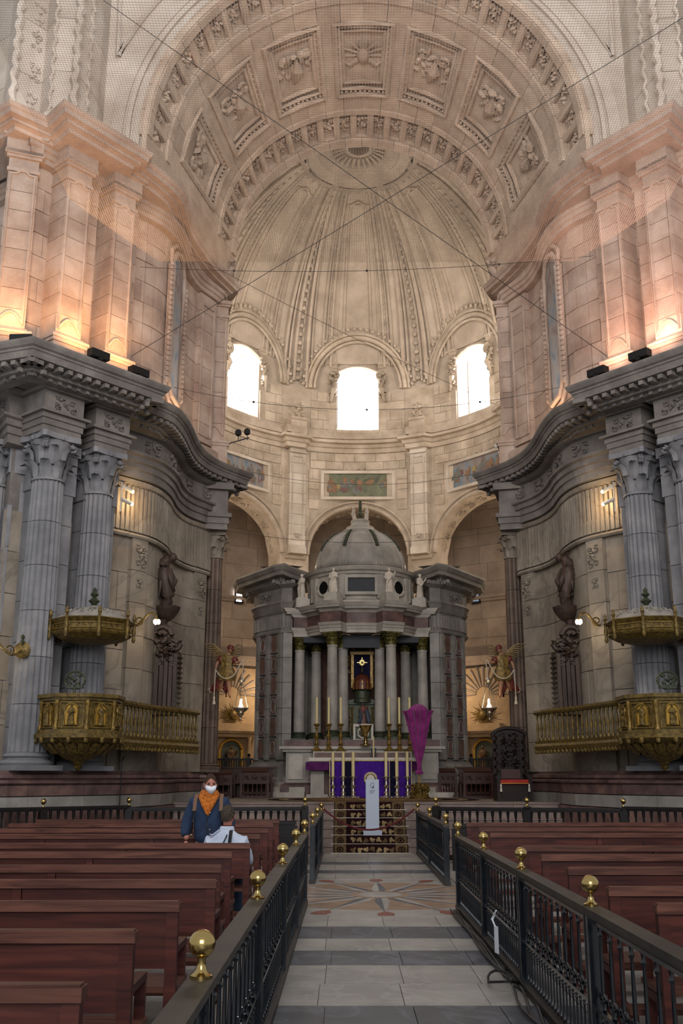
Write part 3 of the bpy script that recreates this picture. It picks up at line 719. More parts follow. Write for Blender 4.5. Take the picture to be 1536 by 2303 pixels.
# vertical feet of the vault below its springing
for s in (-1, 1):
    MB().add([(s * 5.5, 21.9, 16.3), (s * 3.99, 28.05, 16.3), (s * 3.99, 28.05, 17.3), (s * 5.5, 21.9, 17.3)], [(0, 1, 2, 3)]).build('vault_foot', M_vault, va)
def on_vault(bm, a, y, ins):
    """place a relief (xz plane, facing -y, z = towards +Y) on the vault"""
    r = vr(y); c = Vector(vp(a, y, ins)); u = Vector((cos(a), 0, -sin(a))); nrm = Vector((-sin(a), 0, -cos(a))); w = Vector((0, 1, 0)); w = (w - nrm * w.dot(nrm)).normalized()
    Mx = Matrix(((u.x, -nrm.x, w.x, c.x), (u.y, -nrm.y, w.y, c.y), (u.z, -nrm.z, w.z, c.z), (0, 0, 0, 1))); return bm.xf(Mx)
# small coffer bands
for (ya, yb, n, ph0) in ((22.12, 23.02, 27, 0), (26.86, 27.78, 25, 0)):
    st_ = PI / n
    for k in range(n):
        a = -E0 + st_ * (k + .5); g = st_ * .13
        vpatch(MB(), a - st_ / 2, a - st_ / 2 + g, ya, yb, 0, 1).build('coffer_rib', M_vault, va)
        vpatch(MB(), a + st_ / 2 - g, a + st_ / 2, ya, yb, 0, 1).build('coffer_rib', M_vault, va)
        ym = (ya + yb) / 2; wdt = vr(ym) * st_ * .62
        bb = on_vault(relief(wdt * 1.25, .8, 60 + (k % 4), .12, 1.5), a, ym, -.12); bb.build('coffer_rosette', M_vault, va, True)
        aa = a - st_ / 2 + g; ab = a + st_ / 2 - g
        MB().tube([vp(aa, ya + .03, -.04), vp(ab, ya + .03, -.04), vp(ab, yb - .03, -.04), vp(aa, yb - .03, -.04)], .05, 4, True).build('coffer_border', M_vault, va)
# large coffers
NB = 7; stp = R(24.6); hw = R(9.6)
for k in range(NB + 1):
    a0 = (k - (NB + 1) / 2) * stp + hw; a1 = a0 + stp - 2 * hw
    if k == 0: a0 = -E0
    if k == NB: a1 = E0
    vpatch(MB(), a0, a1, 23.8, 26.2, 0, 2).build('cross_band', M_vault, va)
for k in range(NB):
    a = (k - (NB - 1) / 2) * stp
    for j, (sh, y0, y1, ins, rad) in enumerate(((hw, 23.84, 26.16, .03, .08), (hw * .86, 24.0, 26.0, -.04, .06), (hw * .74, 24.16, 25.84, -.1, .07))):
        L = [vp(a - sh, y0, ins), vp(a, y0, ins), vp(a + sh, y0, ins), vp(a + sh, y1, ins), vp(a, y1, ins), vp(a - sh, y1, ins)]
        MB().tube(L, rad, 6, True).build('coffer_frame', M_vault, va)
    # bead and reel along the frame
    b = MB(); sh = hw * .93
    for q in range(12):
        y = 23.95 + 2.1 * (q + .5) / 12
        for e in (-1, 1): b.ell(vp(a + e * sh, y, .0), (.05, .06, .05), 5, 4)
    for q in range(10):
        aa = a - sh + 2 * sh * (q + .5) / 10
        for y in (23.92, 26.08): b.ell(vp(aa, y, .0), (.05, .05, .05), 5, 4)
    b.build('coffer_beads', M_vault, va, True)
    rl = relief(1.25, 1.6, 80 + k, .16, 2.6)
    if k == 3:
        rl = MB()
        rl.ell((0, 0, 0), (.2, .2, .3), 10, 6)
        for q in range(14):
            g = 2 * PI * q / 14; rl.tube([(.2 * cos(g), 0, .28 * sin(g)), (.62 * cos(g), -.04, .72 * sin(g))], [.05, .025], 5)
        for e in (-1, 1): rl.tube([(e * .15, -.05, .1), (e * .4, -.1, .3), (e * .62, -.05, .15)], [.08, .07, .03], 6)
    else:
        rl.tube([(0, -.05, -.5), (.1, -.1, 0), (-.05, -.08, .5)], [.1, .2, .09], 7)
    on_vault(rl, a, 25, -.14).build('coffer_relief', M_vault, va, True)

# ================================================================== rotunda behind the vault
RC = (0, 33.9); RR = 6.1; ZS = 17.5; EH = 7.95
def rp(az, z, ins=0):       # az measured from the back (+Y), positive to the right; ins > 0 = inwards
    if z > ZS: r = RR * math.sqrt(max(0, 1 - ((z - ZS) / EH) ** 2))
    else: r = RR
    r -= ins; return (RC[0] + r * sin(az), RC[1] + r * cos(az), z)
def dp(az, t, ins=0):       # t: angle along the dome profile 0..90 deg
    r = RR * cos(t); z = ZS + EH * sin(t); nl = math.hypot(cos(t) / RR, sin(t) / EH); nr, nz = cos(t) / RR / nl, sin(t) / EH / nl
    r -= ins * nr; z -= ins * nz; return (RC[0] + r * sin(az), RC[1] + r * cos(az), z)
AZ = R(25); WINH = .89; BAY = R(50.3)
dm = struct('ceiling_dome', 'ribbed limestone dome of the rotunda with a ringed oculus', (0, 33.9, 17.5))
AM = R(132)
TT = [R(x) for x in (9.2, 12, 17, 23, 30, 38, 46, 55, 64, 72, 79)]
AZS = [-AM + 2 * AM * k / 88 for k in range(89)]
MB().grid([[dp(a, t) for a in AZS] for t in TT]).build('dome_shell', M_dome, dm, 'all')
_e = [-AM] + [x for c in range(-2, 3) for x in (BAY * c - WINH / RR, BAY * c + WINH / RR)] + [AM]
for i in range(0, len(_e), 2):
    n_ = max(2, int((_e[i + 1] - _e[i]) / R(3)))
    MB().grid([[dp(_e[i] + (_e[i + 1] - _e[i]) * k / n_, t) for k in range(n_ + 1)] for t in (0, R(4.6), R(9.2))]).build('dome_foot', M_dome, dm, 'all')
# meridian ribs
for e in (-2.97, -1, 1, 2.97):
    az0 = AZ * e; big = abs(e) > 2
    offs_ = (-.2, -.13, -.05, .05, .13, .2) if not big else (-.34, -.27, -.19, -.1, 0, .1, .19, .27, .34)
    for j, o in enumerate(offs_):
        ln = []
        for k in range(25):
            t = R(2) + R(74) * k / 24; sc_ = (cos(t) * .8 + .2)
            ln.append(dp(az0 + o * sc_ * (1 if not big else .8) * .95 / max(cos(t), .25) * cos(t) * .55, t, .05 if j % 2 else .09))
        MB().tube(ln, .055 if j % 2 else .085, 5).build('dome_rib', M_dome, dm, 40)
    for k in range(26):
        t = R(3) + R(70) * k / 25; b = MB().ell((0, 0, 0), (.13 - .07 * k / 26, .09, .10), 6, 4)
        p = dp(az0, t, .13); b.xf(Matrix.Translation(p) @ Matrix.Rotation(-az0, 4, 'Z')); b.build('rib_rosette', M_dome, dm, True)
# lancet borders in the gores
for c in (-2, -1, 0, 1, 2):
    azc = BAY * c; h0 = R(14.5); 
    for (h_, wd, tb) in ((h0, .075, 30), (h0 * .9, .04, 30), (h0 * .76, .07, 34), (h0 * .62, .035, 34), (h0 * .4, .06, 40)):
        top = R(70 if h_ > h0 * .7 else 62); n = 16; lo = R(8) if h_ > h0 * .5 else R(18)
        L = [dp(azc - h_, lo + (top - lo) * k / n, .03) for k in range(n + 1)] + [dp(azc + h_, top - (top - lo) * k / n, .03) for k in range(n + 1)]
        if h_ < h0 * .5: L = L[:n + 1] + [dp(azc, top + R(1.5), .03)] + L[n + 1:]
        MB().tube(L, wd, 5).build('gore_moulding', M_dome, dm, 40)
# oculus
zt = ZS + EH
MB().lathe([(2.05, -.62), (1.95, -.75), (1.85, -.66), (1.6, -.52), (1.5, -.6), (1.4, -.5), (1.15, -.36), (1.05, -.42), (.95, -.3), (.55, -.22), (.5, -.3), (.42, -.25), (.42, .3)], 40, (0, 33.9, zt), cap=False).build('oculus_ring', M_dome, dm, 40)
for k in range(24):
    a = 2 * PI * k / 24; MB().tube([(.6 * cos(a), 33.9 + .6 * sin(a), zt - .28), (1.0 * cos(a), 33.9 + 1.0 * sin(a), zt - .4)], [.05, .07], 5).build('oculus_petal', M_dome, dm, True)
MB().lathe([(.01, .1), (.42, .1)], 20, (0, 33.9, zt)).build('oculus_cap', M_amb, dm)
for c in (-1, 0, 1):
    for e in (-1, 1):
        for k in range(34):
            t = R(12) + R(54) * k / 33
            if t < R(66): MB().ell(dp(BAY * c + e * h0 * .83, t, .04), (.05, .05, .06), 5, 4).build('gore_bead', M_dome, dm, True)
for k in range(44):
    a = 2 * PI * k / 44; MB().ell((2.42 * cos(a), 33.9 + 2.42 * sin(a), zt - .66), (.07, .07, .06), 5, 4).build('oculus_bead', M_dome, dm, True)
MB().lathe([(2.3, -.55), (2.2, -.66), (2.12, -.55)], 40, (0, 33.9, zt - .12), cap=False).build('oculus_ring', M_dome, dm, 40)

wr = struct('wall_rotunda', 'curved limestone wall of the rotunda with arches and windows', (0, 33.9, 1))
WZ0, WZ1 = 15.82, 18.75; wh = WINH / RR
BCS = [BAY * c for c in (-2, -1, 0, 1, 2)]
def seg(a0, a1, z0, z1, ins0=0, n=None):
    n = n or max(1, int((a1 - a0) / R(3)) + 1)
    return MB().grid([[rp(a0 + (a1 - a0) * k / n, z, ins0) for k in range(n + 1)] for z in (z0, z1)])
# upper wall with window openings
edges = [-AM]
for c in BCS: edges += [c - wh, c + wh]
edges.append(AM)
for i in range(len(edges) - 1):
    a0, a1 = edges[i], edges[i + 1]
    if a1 <= a0: continue
    if i % 2 == 0: seg(a0, a1, 14.6, 17.5).build('wall_face', M_apse, wr, 'all')
    else: seg(a0, a1, 14.6, WZ0).build('wall_face', M_apse, wr, 'all')
# arched wall below: openings in each bay
OH = 2.05 / RR; SPR, ATOP = 10.35, 10.35 + 2.05; TH = 1.0
for c in BCS:
    n = 24; rows_ = []
    for k in range(n + 1):
        u = -1 + 2 * k / n; za = SPR + 2.05 * math.sqrt(max(0, 1 - u * u)); rows_.append((c + OH * u, za))
    b = MB(); b.grid([[rp(a, 14.6) for a, z in rows_], [rp(a, z) for a, z in rows_]][::-1]); b.build('wall_face', M_apse, wr, 'all')
    b = MB(); b.grid([[rp(rows_[0][0], 1)] * 1 + [rp(a, z) for a, z in rows_] + [rp(rows_[-1][0], 1)], [rp(rows_[0][0], 1, -TH)] + [rp(a, z, -TH) for a, z in rows_] + [rp(rows_[-1][0], 1, -TH)]])
    b.build('arch_soffit', M_apse, wr, 30)
    # archivolt
    for (ro, ins, rad) in ((1.03, .05, .09), (1.13, .03, .05)):
        ln = [rp(c + OH * ro * cos(PI * k / 24), SPR + 2.05 * ro * sin(PI * k / 24), ins) for k in range(25)]
        MB().tube(ln, rad, 6).build('archivolt', M_apse, wr, 40)
    for k in range(12):
        a = PI * (k + .5) / 12; a_ = c + OH * .995 * cos(a); z_ = SPR + 2.05 * .98 * sin(a)
        p = Vector(rp(a_, z_, -.5)); q = Vector(rp(c, SPR, -.5)); nn = (q - p).normalized(); tg = Vector((cos(c), -sin(c), 0)); 
        ax = Vector((sin(c), cos(c), 0)); u = nn.cross(ax).normalized()
        Mx = Matrix(((u.x, -nn.x, ax.x, p.x), (u.y, -nn.y, ax.y, p.y), (u.z, -nn.z, ax.z, p.z), (0, 0, 0, 1)))
        relief(.38, .6, 20 + k % 3, .08, .6).xf(Mx).build('soffit_carving', M_apse, wr, True)
pie = [-AM] + [x for c in BCS for x in (c - OH, c + OH)] + [AM]
for i in range(0, len(pie), 2):
    a0, a1 = pie[i], pie[i + 1]
    if a1 - a0 < .01: continue
    seg(a0, a1, 1, 14.6).build('wall_face', M_apse, wr, 'all')
# ashlar courses on the upper part of the bays (between the cornice and the arches)
def arc(a0, a1, ins, n): return [(RC[0] + (RR - ins) * sin(a0 + (a1 - a0) * k / n), RC[1] + (RR - ins) * cos(a0 + (a1 - a0) * k / n)) for k in range(n + 1)]
for c in BCS[1:4]:
    P = arc(c - R(19), c + R(19), 0, 10)
    ashlar(wr, P, 14.05, 14.75, .35, .8, M_apse, .03, .05, seed=int(50 + c * 10), jit=.006)
    for e in (-1, 1):
        P = arc(c + e * R(19), c + e * wh * 1.35, 0, 4); P = P if P[0][0] < P[-1][0] or True else P
        if e > 0: P = P[::-1]
        ashlar(wr, P, 15.8, 17.45, .42, .7, M_apse, .03, .05, seed=int(70 + c * 10 + e), jit=.006)
    for e in (-1, 1):
        P = arc(c + e * R(19.6), c + e * R(15.5), 0, 2)
        if e > 0: P = P[::-1]
        ashlar(wr, P, 12.3, 14.0, .42, .7, M_apse, .03, .05, seed=int(90 + c * 10 + e), jit=.006)
# string course with cornice, following the curve and breaking forward over the pilasters
CPTH = []
for i, c in enumerate(BCS):
    CPTH += arc(c - R(20.4), c + R(20.4), 0, 10)
    if i < len(BCS) - 1: CPTH += arc(c + R(20.6), c + R(27.8), .3, 3)
t = struct('trim_rotunda', 'moulded limestone string course below the rotunda windows', (0, 39, 15))
MB().sweep([(-.1, 14.75), (.06, 14.78), (.1, 14.95), (.16, 14.98), (.22, 15.1), (.34, 15.14), (.36, 15.24), (.1, 15.34), (-.1, 15.36)], CPTH).build('string_course', M_apse, t, mir=False)
MB().sweep([(-.05, 15.4), (.06, 15.4), (.06, 15.7), (-.05, 15.74)], CPTH).build('sill_course', M_apse, t)
MB().sweep([(-.05, 10.1), (.1, 10.14), (.14, 10.26), (.05, 10.34), (-.05, 10.36)], [p for p in arc(AZ - R(4.2), AZ + R(4.2), .0, 4)]).build('impost_moulding', M_apse, t)
MB().sweep([(-.05, 10.1), (.1, 10.14), (.14, 10.26), (.05, 10.34), (-.05, 10.36)], [p for p in arc(-AZ - R(4.2), -AZ + R(4.2), .0, 4)]).build('impost_moulding', M_apse, t)
# pilasters of the rotunda
for e in (-1, 1):
    az = AZ * e; pl = thing('wall_pilaster', 'pale limestone pilaster between two rotunda arches, %s of the central painting' % sd(e), 'pilaster', rp(az, 10.3), 'rotunda pilasters')
    P = arc(az - R(3.4), az + R(3.4), 0, 2); b = MB()
    b.sweep([(-.05, 10.3), (.42, 10.3), (.42, 10.52), (.36, 10.6), (.3, 10.66), (-.05, 10.66)], P); b.build('base', M_white, pl)
    n = 9; hh = (14.55 - 10.66) / n
    for k in range(n): MB().sweep([(-.05, 10.66 + hh * k + .006), (.26, 10.66 + hh * k + .006), (.26, 10.66 + hh * (k + 1) - .006), (-.05, 10.66 + hh * (k + 1) - .006)], P).build('pilaster_block', M_white, pl)
    MB().sweep([(-.05, 14.55), (.32, 14.55), (.32, 14.62), (.27, 14.66), (.27, 14.72), (.36, 14.76), (-.05, 14.78)], P).build('capital', M_white, pl)
    Pn = arc(az - R(2.3), az + R(2.3), .28, 2)
    MB().tube([(p[0], p[1], 10.9) for p in Pn] + [(p[0], p[1], 14.4) for p in Pn[::-1]], .03, 4, True).build('panel_border', M_white, pl)
    relief(.3, .3, 4, .05).xf(Matrix.Translation(rp(az, 11.05, .3)) @ Matrix.Rotation(-az, 4, 'Z')).build('panel_carving', M_white, pl, True)
    ped = MB().sweep([(-.05, 15.36), (.34, 15.36), (.34, 15.95), (.4, 16.0), (.4, 16.08), (-.05, 16.1)], P); ped.build('rib_pedestal', M_apse, pl)
    relief(.55, .8, 9, .16, 1.4).xf(Matrix.Translation(rp(az, 16.45, .3)) @ Matrix.Rotation(-az, 4, 'Z')).build('volute_carving', M_apse, pl, True)
# windows
for i, c in enumerate(BCS[1:4]):
    nm = ('left', 'central', 'right')[i]
    wn = struct('window_%d' % (i + 1), 'bright %s rotunda window with white glazing' % nm, rp(c, WZ0))
    Mx = Matrix.Translation(rp(c, 0)) @ Matrix.Rotation(-c, 4, 'Z')
    # local: x right, y outwards (+) , z up
    def bl(mb, name, mat, sm=False): return mb.xf(Mx).build(name, mat, wn, sm)
    for gx in range(4):
        for gz in range(6):
            bl(MB().mm((-WINH + .05 + gx * .445, .62, WZ0 + .35 + gz * .48), (-WINH + .05 + gx * .445 + .425, .64, WZ0 + .35 + gz * .48 + .46)), 'pane', M_glass)
    for gx in range(5): bl(MB().mm((-WINH + .035 + gx * .445 - .012, .58, WZ0 + .3), (-WINH + .035 + gx * .445 + .012, .66, WZ1 + .5)), 'muntin', M_linen)
    for gz in range(7): bl(MB().mm((-WINH, .59, WZ0 + .33 + gz * .48 - .012), (WINH, .65, WZ0 + .33 + gz * .48 + .012)), 'muntin', M_linen)
    bl(MB().add([(-WINH, -.02, WZ0), (WINH, -.02, WZ0), (WINH, .62, WZ0 + .34), (-WINH, .62, WZ0 + .34)], [(0, 1, 2, 3)]), 'window_sill', M_white)
    for e in (-1, 1): bl(MB().mm((e * WINH, -.05, WZ0), (e * (WINH + .08), .7, 19.2)), 'reveal', M_white)
    ar = [(WINH * (-1 + 2 * k / 10), 18.4 + .27 * (1 - (-1 + 2 * k / 10) ** 2)) for k in range(11)]
    bl(MB().slabY(ar + [(WINH, 19.4), (-WINH, 19.4)], -.02, .7), 'window_head', M_apse)
    bl(MB().tube([(x, -.08, z + .03) for x, z in ar], .06, 5), 'head_moulding', M_apse)
    for e in (-1, 1):
        bl(MB().mm((e * (WINH + .02), -.14, WZ0 - .35), (e * (WINH + .36), .0, 17.0)), 'jamb_panel', M_apse)
        bl(relief(.4, 1.3, 7 + e, .18, 1.8).xf(Matrix.Translation((e * (WINH + .16), -.2, 17.7))), 'jamb_scroll', M_apse, True)
        bl(MB().tube(spiral((e * (WINH + .13), -.22, 18.2), .24, .05, 1.4 * e, PI / 2, 12), [.08] * 13, 5).tube([(e * (WINH + .25), -.2, 18.2), (e * (WINH + .1), -.28, 17.6), (e * (WINH + .28), -.24, 17.0)], [.1, .13, .06], 6), 'jamb_scroll', M_apse, 40)
        bl(MB().mm((e * (WINH - .02), -.2, 18.55), (e * (WINH + .62), -.0, 18.7)).mm((e * (WINH - .05), -.26, 18.7), (e * (WINH + .7), 0, 18.8)), 'jamb_cornice', M_apse)
    # hood arches over the lunette
    for (r_, ins, rad) in ((2.08, .1, .1), (1.9, .16, .06), (2.24, .06, .06)):
        ln = [rp(c + r_ / RR * cos(PI * k / 24), 17.55 + r_ * 1.12 * sin(PI * k / 24), ins) for k in range(25)]
        MB().tube(ln, rad, 6).build('hood_moulding', M_apse, wn, 40)
    b = MB()
    for k in range(26):
        a = PI * (k + .5) / 26; b.ell(rp(c + 2.4 / RR * cos(a), 17.55 + 2.4 * 1.12 * sin(a), .1), (.08, .08, .08), 5, 4)
    b.build('hood_beads', M_apse, wn, True)
# paintings under the cornice
def painting_mat(name, cols, sc_):
    m_, nt, b = nodes(name); L = nt.links; g = N(nt, 'ShaderNodeTexCoord')
    v = N(nt, 'ShaderNodeTexVoronoi'); v.feature = 'SMOOTH_F1'; v.inputs['Scale'].default_value = sc_; n1 = N(nt, 'ShaderNodeTexNoise'); n1.inputs['Scale'].default_value = sc_ * .8; n1.inputs['Detail'].default_value = 4; n1.inputs['Distortion'].default_value = 1.5
    L.new(g.outputs['Object'], n1.inputs['Vector']); L.new(n1.outputs['Color'], v.inputs['Vector'])
    r = N(nt, 'ShaderNodeValToRGB'); e = r.color_ramp.elements; e[0].color = rgb(cols[0]); e[1].color = rgb(cols[-1]); e[0].position = .3; e[1].position = .72
    for i, c in enumerate(cols[1:-1]): x = e.new(.3 + .42 * (i + 1) / (len(cols) - 1)); x.color = rgb(c)
    L.new(n1.outputs[0], r.inputs[0]); L.new(r.outputs[0], b.inputs['Base Color']); b.inputs['Roughness'].default_value = .5; return m_
M_pic = painting_mat('oil_painting_ground', ['4a4a36', '5d6046', '6a6c52', '77785c'], 2.2)
M_pic2 = painting_mat('blue_painting', ['4c5a66', '6f7b86', '8a8078', '6e5452', '7d8894'], 1.3)
M_flesh = plain('painted_flesh', '6f5440', .6, c2='8f6c4c', scale=12)
M_drap = plain('painted_red_drapery', '5e4240', .6, c2='77524c', scale=10)
M_cloud = plain('painted_grey_cloud', '5c5c58', .6, c2='74746c', scale=8)
M_yel = plain('painted_yellow', '98864a', .6)
for i, c in enumerate(BCS[1:4]):
    nm = ('left', 'central', 'right')[i]
    pa = thing('framed_painting', 'wide painting of figures set in the rotunda wall above the %s arch' % nm, 'painting', rp(c, 12.85, .1), 'rotunda wall paintings')
    Mx = Matrix.Translation(rp(c, 0, 0)) @ Matrix.Rotation(-c, 4, 'Z'); z0, z1, hx = 12.86, 13.86, 1.41
    o = MB().mm((-hx, .08 - .2, z0), (hx, .12 - .2 + .06, z1)).xf(Mx).build('canvas', M_pic if i == 1 else M_pic2, pa)
    fr = MB()
    for (a, b_) in (((-hx - .12, -.2, z0 - .12), (hx + .12, -.02, z0)), ((-hx - .12, -.2, z1), (hx + .12, -.02, z1 + .12)), ((-hx - .12, -.2, z0), (-hx, -.02, z1)), ((hx, -.2, z0), (hx + .12, -.02, z1))): fr.mm(a, b_)
    fr.xf(Mx).build('frame', M_white, pa)
    rn = random.Random(3 + i)
    for k in range(30):
        x = rn.uniform(-1.25, 1.25); zc = 13.36 + rn.uniform(-.3, .22) * (1 - .3 * abs(x)); th_ = rn.uniform(-1.2, 1.2)
        b = MB().ell((x, -.128 - .0004 * k, zc), (rn.uniform(.06, .13), .004, rn.uniform(.1, .2)), 10, 6, Matrix.Rotation(th_, 3, 'Y'))
        if k % 3 == 0: b.ell((x + .1 * sin(th_), -.13 - .0004 * k, min(zc + .2, 13.8)), (.045, .004, .055), 8, 5)
        b.xf(Mx).build('painted_figure', (M_cloud, M_flesh, M_drap, M_flesh, M_cloud, M_yel if k == 11 else M_flesh)[k % 6], pa, True)
    # stucco surround: garlands and drops
    G_ = []
    for e in (-1, 1):
        for k in range(6):
            G_.append(MB().join(relief(.3, .22, 11 + k, .07, .7), Matrix.Translation((e * (.25 + .22 * k), -.06, 12.42 + .0 * k)) @ Matrix.Rotation(e * .35 * (k / 5 - .3), 4, 'Y')))
        G_.append(MB().join(relief(.36, .55, 19, .09, 1), Matrix.Translation((e * 1.75, -.06, 12.2))))
        G_.append(MB().join(relief(.26, .8, 29, .06, 1), Matrix.Translation((e * 1.72, -.05, 13.2))))
    G_.append(MB().join(relief(3.0, .14, 5, .05, 1.5), Matrix.Translation((0, -.06, 14.08))))
    for g_ in G_: g_.xf(Mx).build('stucco_garland', M_apse, pa, True)
# ---- ambulatory behind the arches
wa = struct('wall_ambulatory', 'shadowed brown stone wall of the ambulatory seen through the arches', (0, 40, 1))
ACIR = [(10.2 * sin(a), 33.9 + 10.2 * cos(a)) for a in [R(-118) + R(236) * k / 60 for k in range(61)]]
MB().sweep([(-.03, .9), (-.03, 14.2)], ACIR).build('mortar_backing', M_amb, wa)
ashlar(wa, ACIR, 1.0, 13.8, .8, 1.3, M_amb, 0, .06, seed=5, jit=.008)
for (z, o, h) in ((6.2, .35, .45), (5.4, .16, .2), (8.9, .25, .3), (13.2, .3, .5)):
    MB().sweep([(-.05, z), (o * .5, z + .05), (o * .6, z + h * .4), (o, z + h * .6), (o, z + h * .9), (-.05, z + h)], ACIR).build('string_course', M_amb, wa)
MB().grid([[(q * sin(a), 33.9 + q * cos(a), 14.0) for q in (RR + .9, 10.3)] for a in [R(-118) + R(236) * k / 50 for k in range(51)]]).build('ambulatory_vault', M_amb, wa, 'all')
# closing wall between the piers and the rotunda, above the arches
for s in (-1, 1):
    p = MB()
    a = s * R(130)
    P = [(s * 3.95, 28.06), (s * 6.8, 28.3)]
    p.add([(P[0][0], P[0][1], 16.3), (P[1][0], P[1][1], 16.3), (P[1][0], P[1][1], 27), (P[0][0], P[0][1], 27)], [(0, 1, 2, 3)])
    p.build('closing_wall', M_apse, wr)
b = MB().grid([[(4.0 * cos(PI * k / 40), 28.06, 17.3 + 4.0 * sin(PI * k / 40)), (8 * cos(PI * k / 40), 28.06, 17.3 + 10 * sin(PI * k / 40))] for k in range(41)])
b.build('closing_wall', M_apse, wr)
# ================================================================== flanking grey marble wings of the high altar
for s in (-1, 1):
    mir = s > 0; sw = sd(s)
    def m(x, y, z): return (-x if mir else x, y, z)
    wg = thing('retable_wing', 'tall grey marble pier with brown inlaid panels to the %s of the altar temple' % sw, 'pier', m(-2.9, 34, PZ), 'marble piers flanking the altar temple')
    BODY = [(-3.62, 36.4), (-3.62, 34.75), (-3.45, 34.3), (-2.6, 33.25), (-2.38, 33.2), (-2.28, 34.0), (-2.28, 36.0)]
    BODY = BODY  # travel front-left to right keeps the room on the right hand side
    MB().sweep([(-.02, PZ), (-.02, 7.9)], BODY).build('core', M_wing, wg, mir=mir)
    MB().sweep([(0, PZ), (.22, PZ), (.22, 1.6), (.16, 1.66), (.16, 2.0), (.1, 2.06), (.06, 2.14), (0, 2.16)], BODY).build('base', M_wing, wg, mir=mir)
    # front face panels between two corners
    A, B = Vector((-3.45, 34.3)), Vector((-2.6, 33.25)); dv = (B - A).normalized(); nv = Vector((dv.y, -dv.x)); an = math.atan2(dv.y, dv.x); Lg = (B - A).length
    for j, (c0, wd) in enumerate(((.28, .42), (.95, .42))):
        for k in range(6):
            z0 = 2.25 + k * .68; c = A + dv * c0 + nv * .03
            MB().box((c.x, c.y, z0 + .32), (wd * .8, .06, .58), an).build('brown_panel', M_redp, wg, mir=mir)
            f = MB(); u = wd / 2
            def P(x, z): q = A + dv * (c0 + x) + nv * .07; return (q.x, q.y, z)
            f.tube([P(-u * .8, z0 + .03), P(u * .8, z0 + .03), P(u * .8, z0 + .61), P(-u * .8, z0 + .61)], .022, 4, True)
            if (k + j) % 2: f.tube([P(.13 * cos(q), z0 + .32 + .22 * sin(q)) for q in [2 * PI * x / 10 for x in range(10)]], .018, 4, True)
            f.build('panel_moulding', M_wing, wg, mir=mir)
    for c0 in (.02, .62, 1.3):
        c = A + dv * c0
        for k in range(5): MB().box((c.x, c.y, 2.2 + .82 * (k + .5)), (.16, .22, .806), an).build('pilaster_strip', M_wing, wg, mir=mir)
    for k in range(5): MB().box((-2.44, 33.25, 2.2 + .82 * (k + .5)), (.3, .26, .806), .1).build('pilaster_strip', M_wing, wg, mir=mir)
    # fluted band, architrave, frieze, cornice
    MB().sweep([(0, 6.28), (.12, 6.3), (.14, 6.38), (.05, 6.42), (.05, 6.95), (.1, 7.0), (.14, 7.08), (.1, 7.1), (.16, 7.25), (.2, 7.3), (.12, 7.36), (.1, 7.4), (.1, 7.8), (.3, 7.9), (0, 7.95)], BODY).build('architrave', M_wing, wg, mir=mir)
    S = along(BODY); q = 1.2
    while q < S[-1] - 1.8:
        p, d = at_s(BODY, S, q); n = (d[1], -d[0])
        MB().box((p[0] + n[0] * .07, p[1] + n[1] * .07, 6.68), (.07, .06, .42), math.atan2(d[1], d[0])).build('flute_reed', M_wing, wg, mir=mir); q += .13
    EDG = [(-4.7, 36.6), (-4.48, 35.5), (-2.95, 33.05), (-2.55, 32.75), (-2.3, 33.4), (-1.78, 34.4), (-1.78, 36.5)]
    MB().sweep([(-.75, 7.85), (-.6, 7.95), (-.55, 8.05), (-.4, 8.08), (-.36, 8.2), (-.12, 8.24), (-.1, 8.36), (-.06, 8.4), (0, 8.52), (0, 8.58), (-.6, 8.66), (-1.3, 8.7)], EDG).build('cornice', M_wing, wg, mir=mir)
    MB().prism(offs(EDG, -.5), 7.9, 8.2).build('cornice_bed', M_wing, wg, mir=mir)
    MB().prism(offs(EDG, -.3), 8.5, 8.64).build('cornice_top', M_wing, wg, mir=mir)
    S = along(EDG); q = 1.1
    while q < S[-1] - 1.5:
        p, d = at_s(EDG, S, q); n = (d[1], -d[0])
        MB().box((p[0] - n[0] * .46, p[1] - n[1] * .46, 8.02), (.09, .12, .12), math.atan2(d[1], d[0])).build('dentil', M_wing, wg, mir=mir); q += .2
    p = A + dv * .55 + nv * .16
    relief(.9, .34, 7, .05, 1.4).xf(Matrix.Translation((p.x, p.y, 7.6)) @ Matrix.Rotation(an, 4, 'Z')).build('frieze_carving', M_wing, wg, True, mir=mir)

# ================================================================== round temple over the high altar
TC = (0, 33.95); TR = 2.17
tp = thing('altar_temple', 'domed round marble temple with red frieze over the high altar', 'tempietto', (0, 33.95, PZ))
# podium
POD = [(-2.25, 33.6), (-2.35, 32.6), (-2.3, 31.7), (2.3, 31.7), (2.35, 32.6), (2.25, 33.6)]
POD = [(-2.3, 35.4), (-2.35, 31.75), (2.35, 31.75), (2.3, 35.4)]
MB().prism(offs(POD, 0), PZ, 2.42).build('podium', M_temp, tp)
MB().sweep([(0, PZ), (.16, PZ), (.16, 1.42), (.1, 1.46), (0, 1.5)], POD).build('podium_plinth', M_red, tp)
MB().prism(offs(POD, .1), 2.42, 2.5).prism(offs(POD, .2), 2.5, 2.58).build('podium_cornice', M_temw, tp)
MB().prism(offs(POD, .06), 2.58, 2.78).build('podium_step', M_red, tp)
for x in (-2.05, -1.45, 1.45, 2.05): MB().mm((x - .22, 31.7, 1.6), (x + .22, 31.78, 2.35)).build('podium_panel', M_temw, tp)
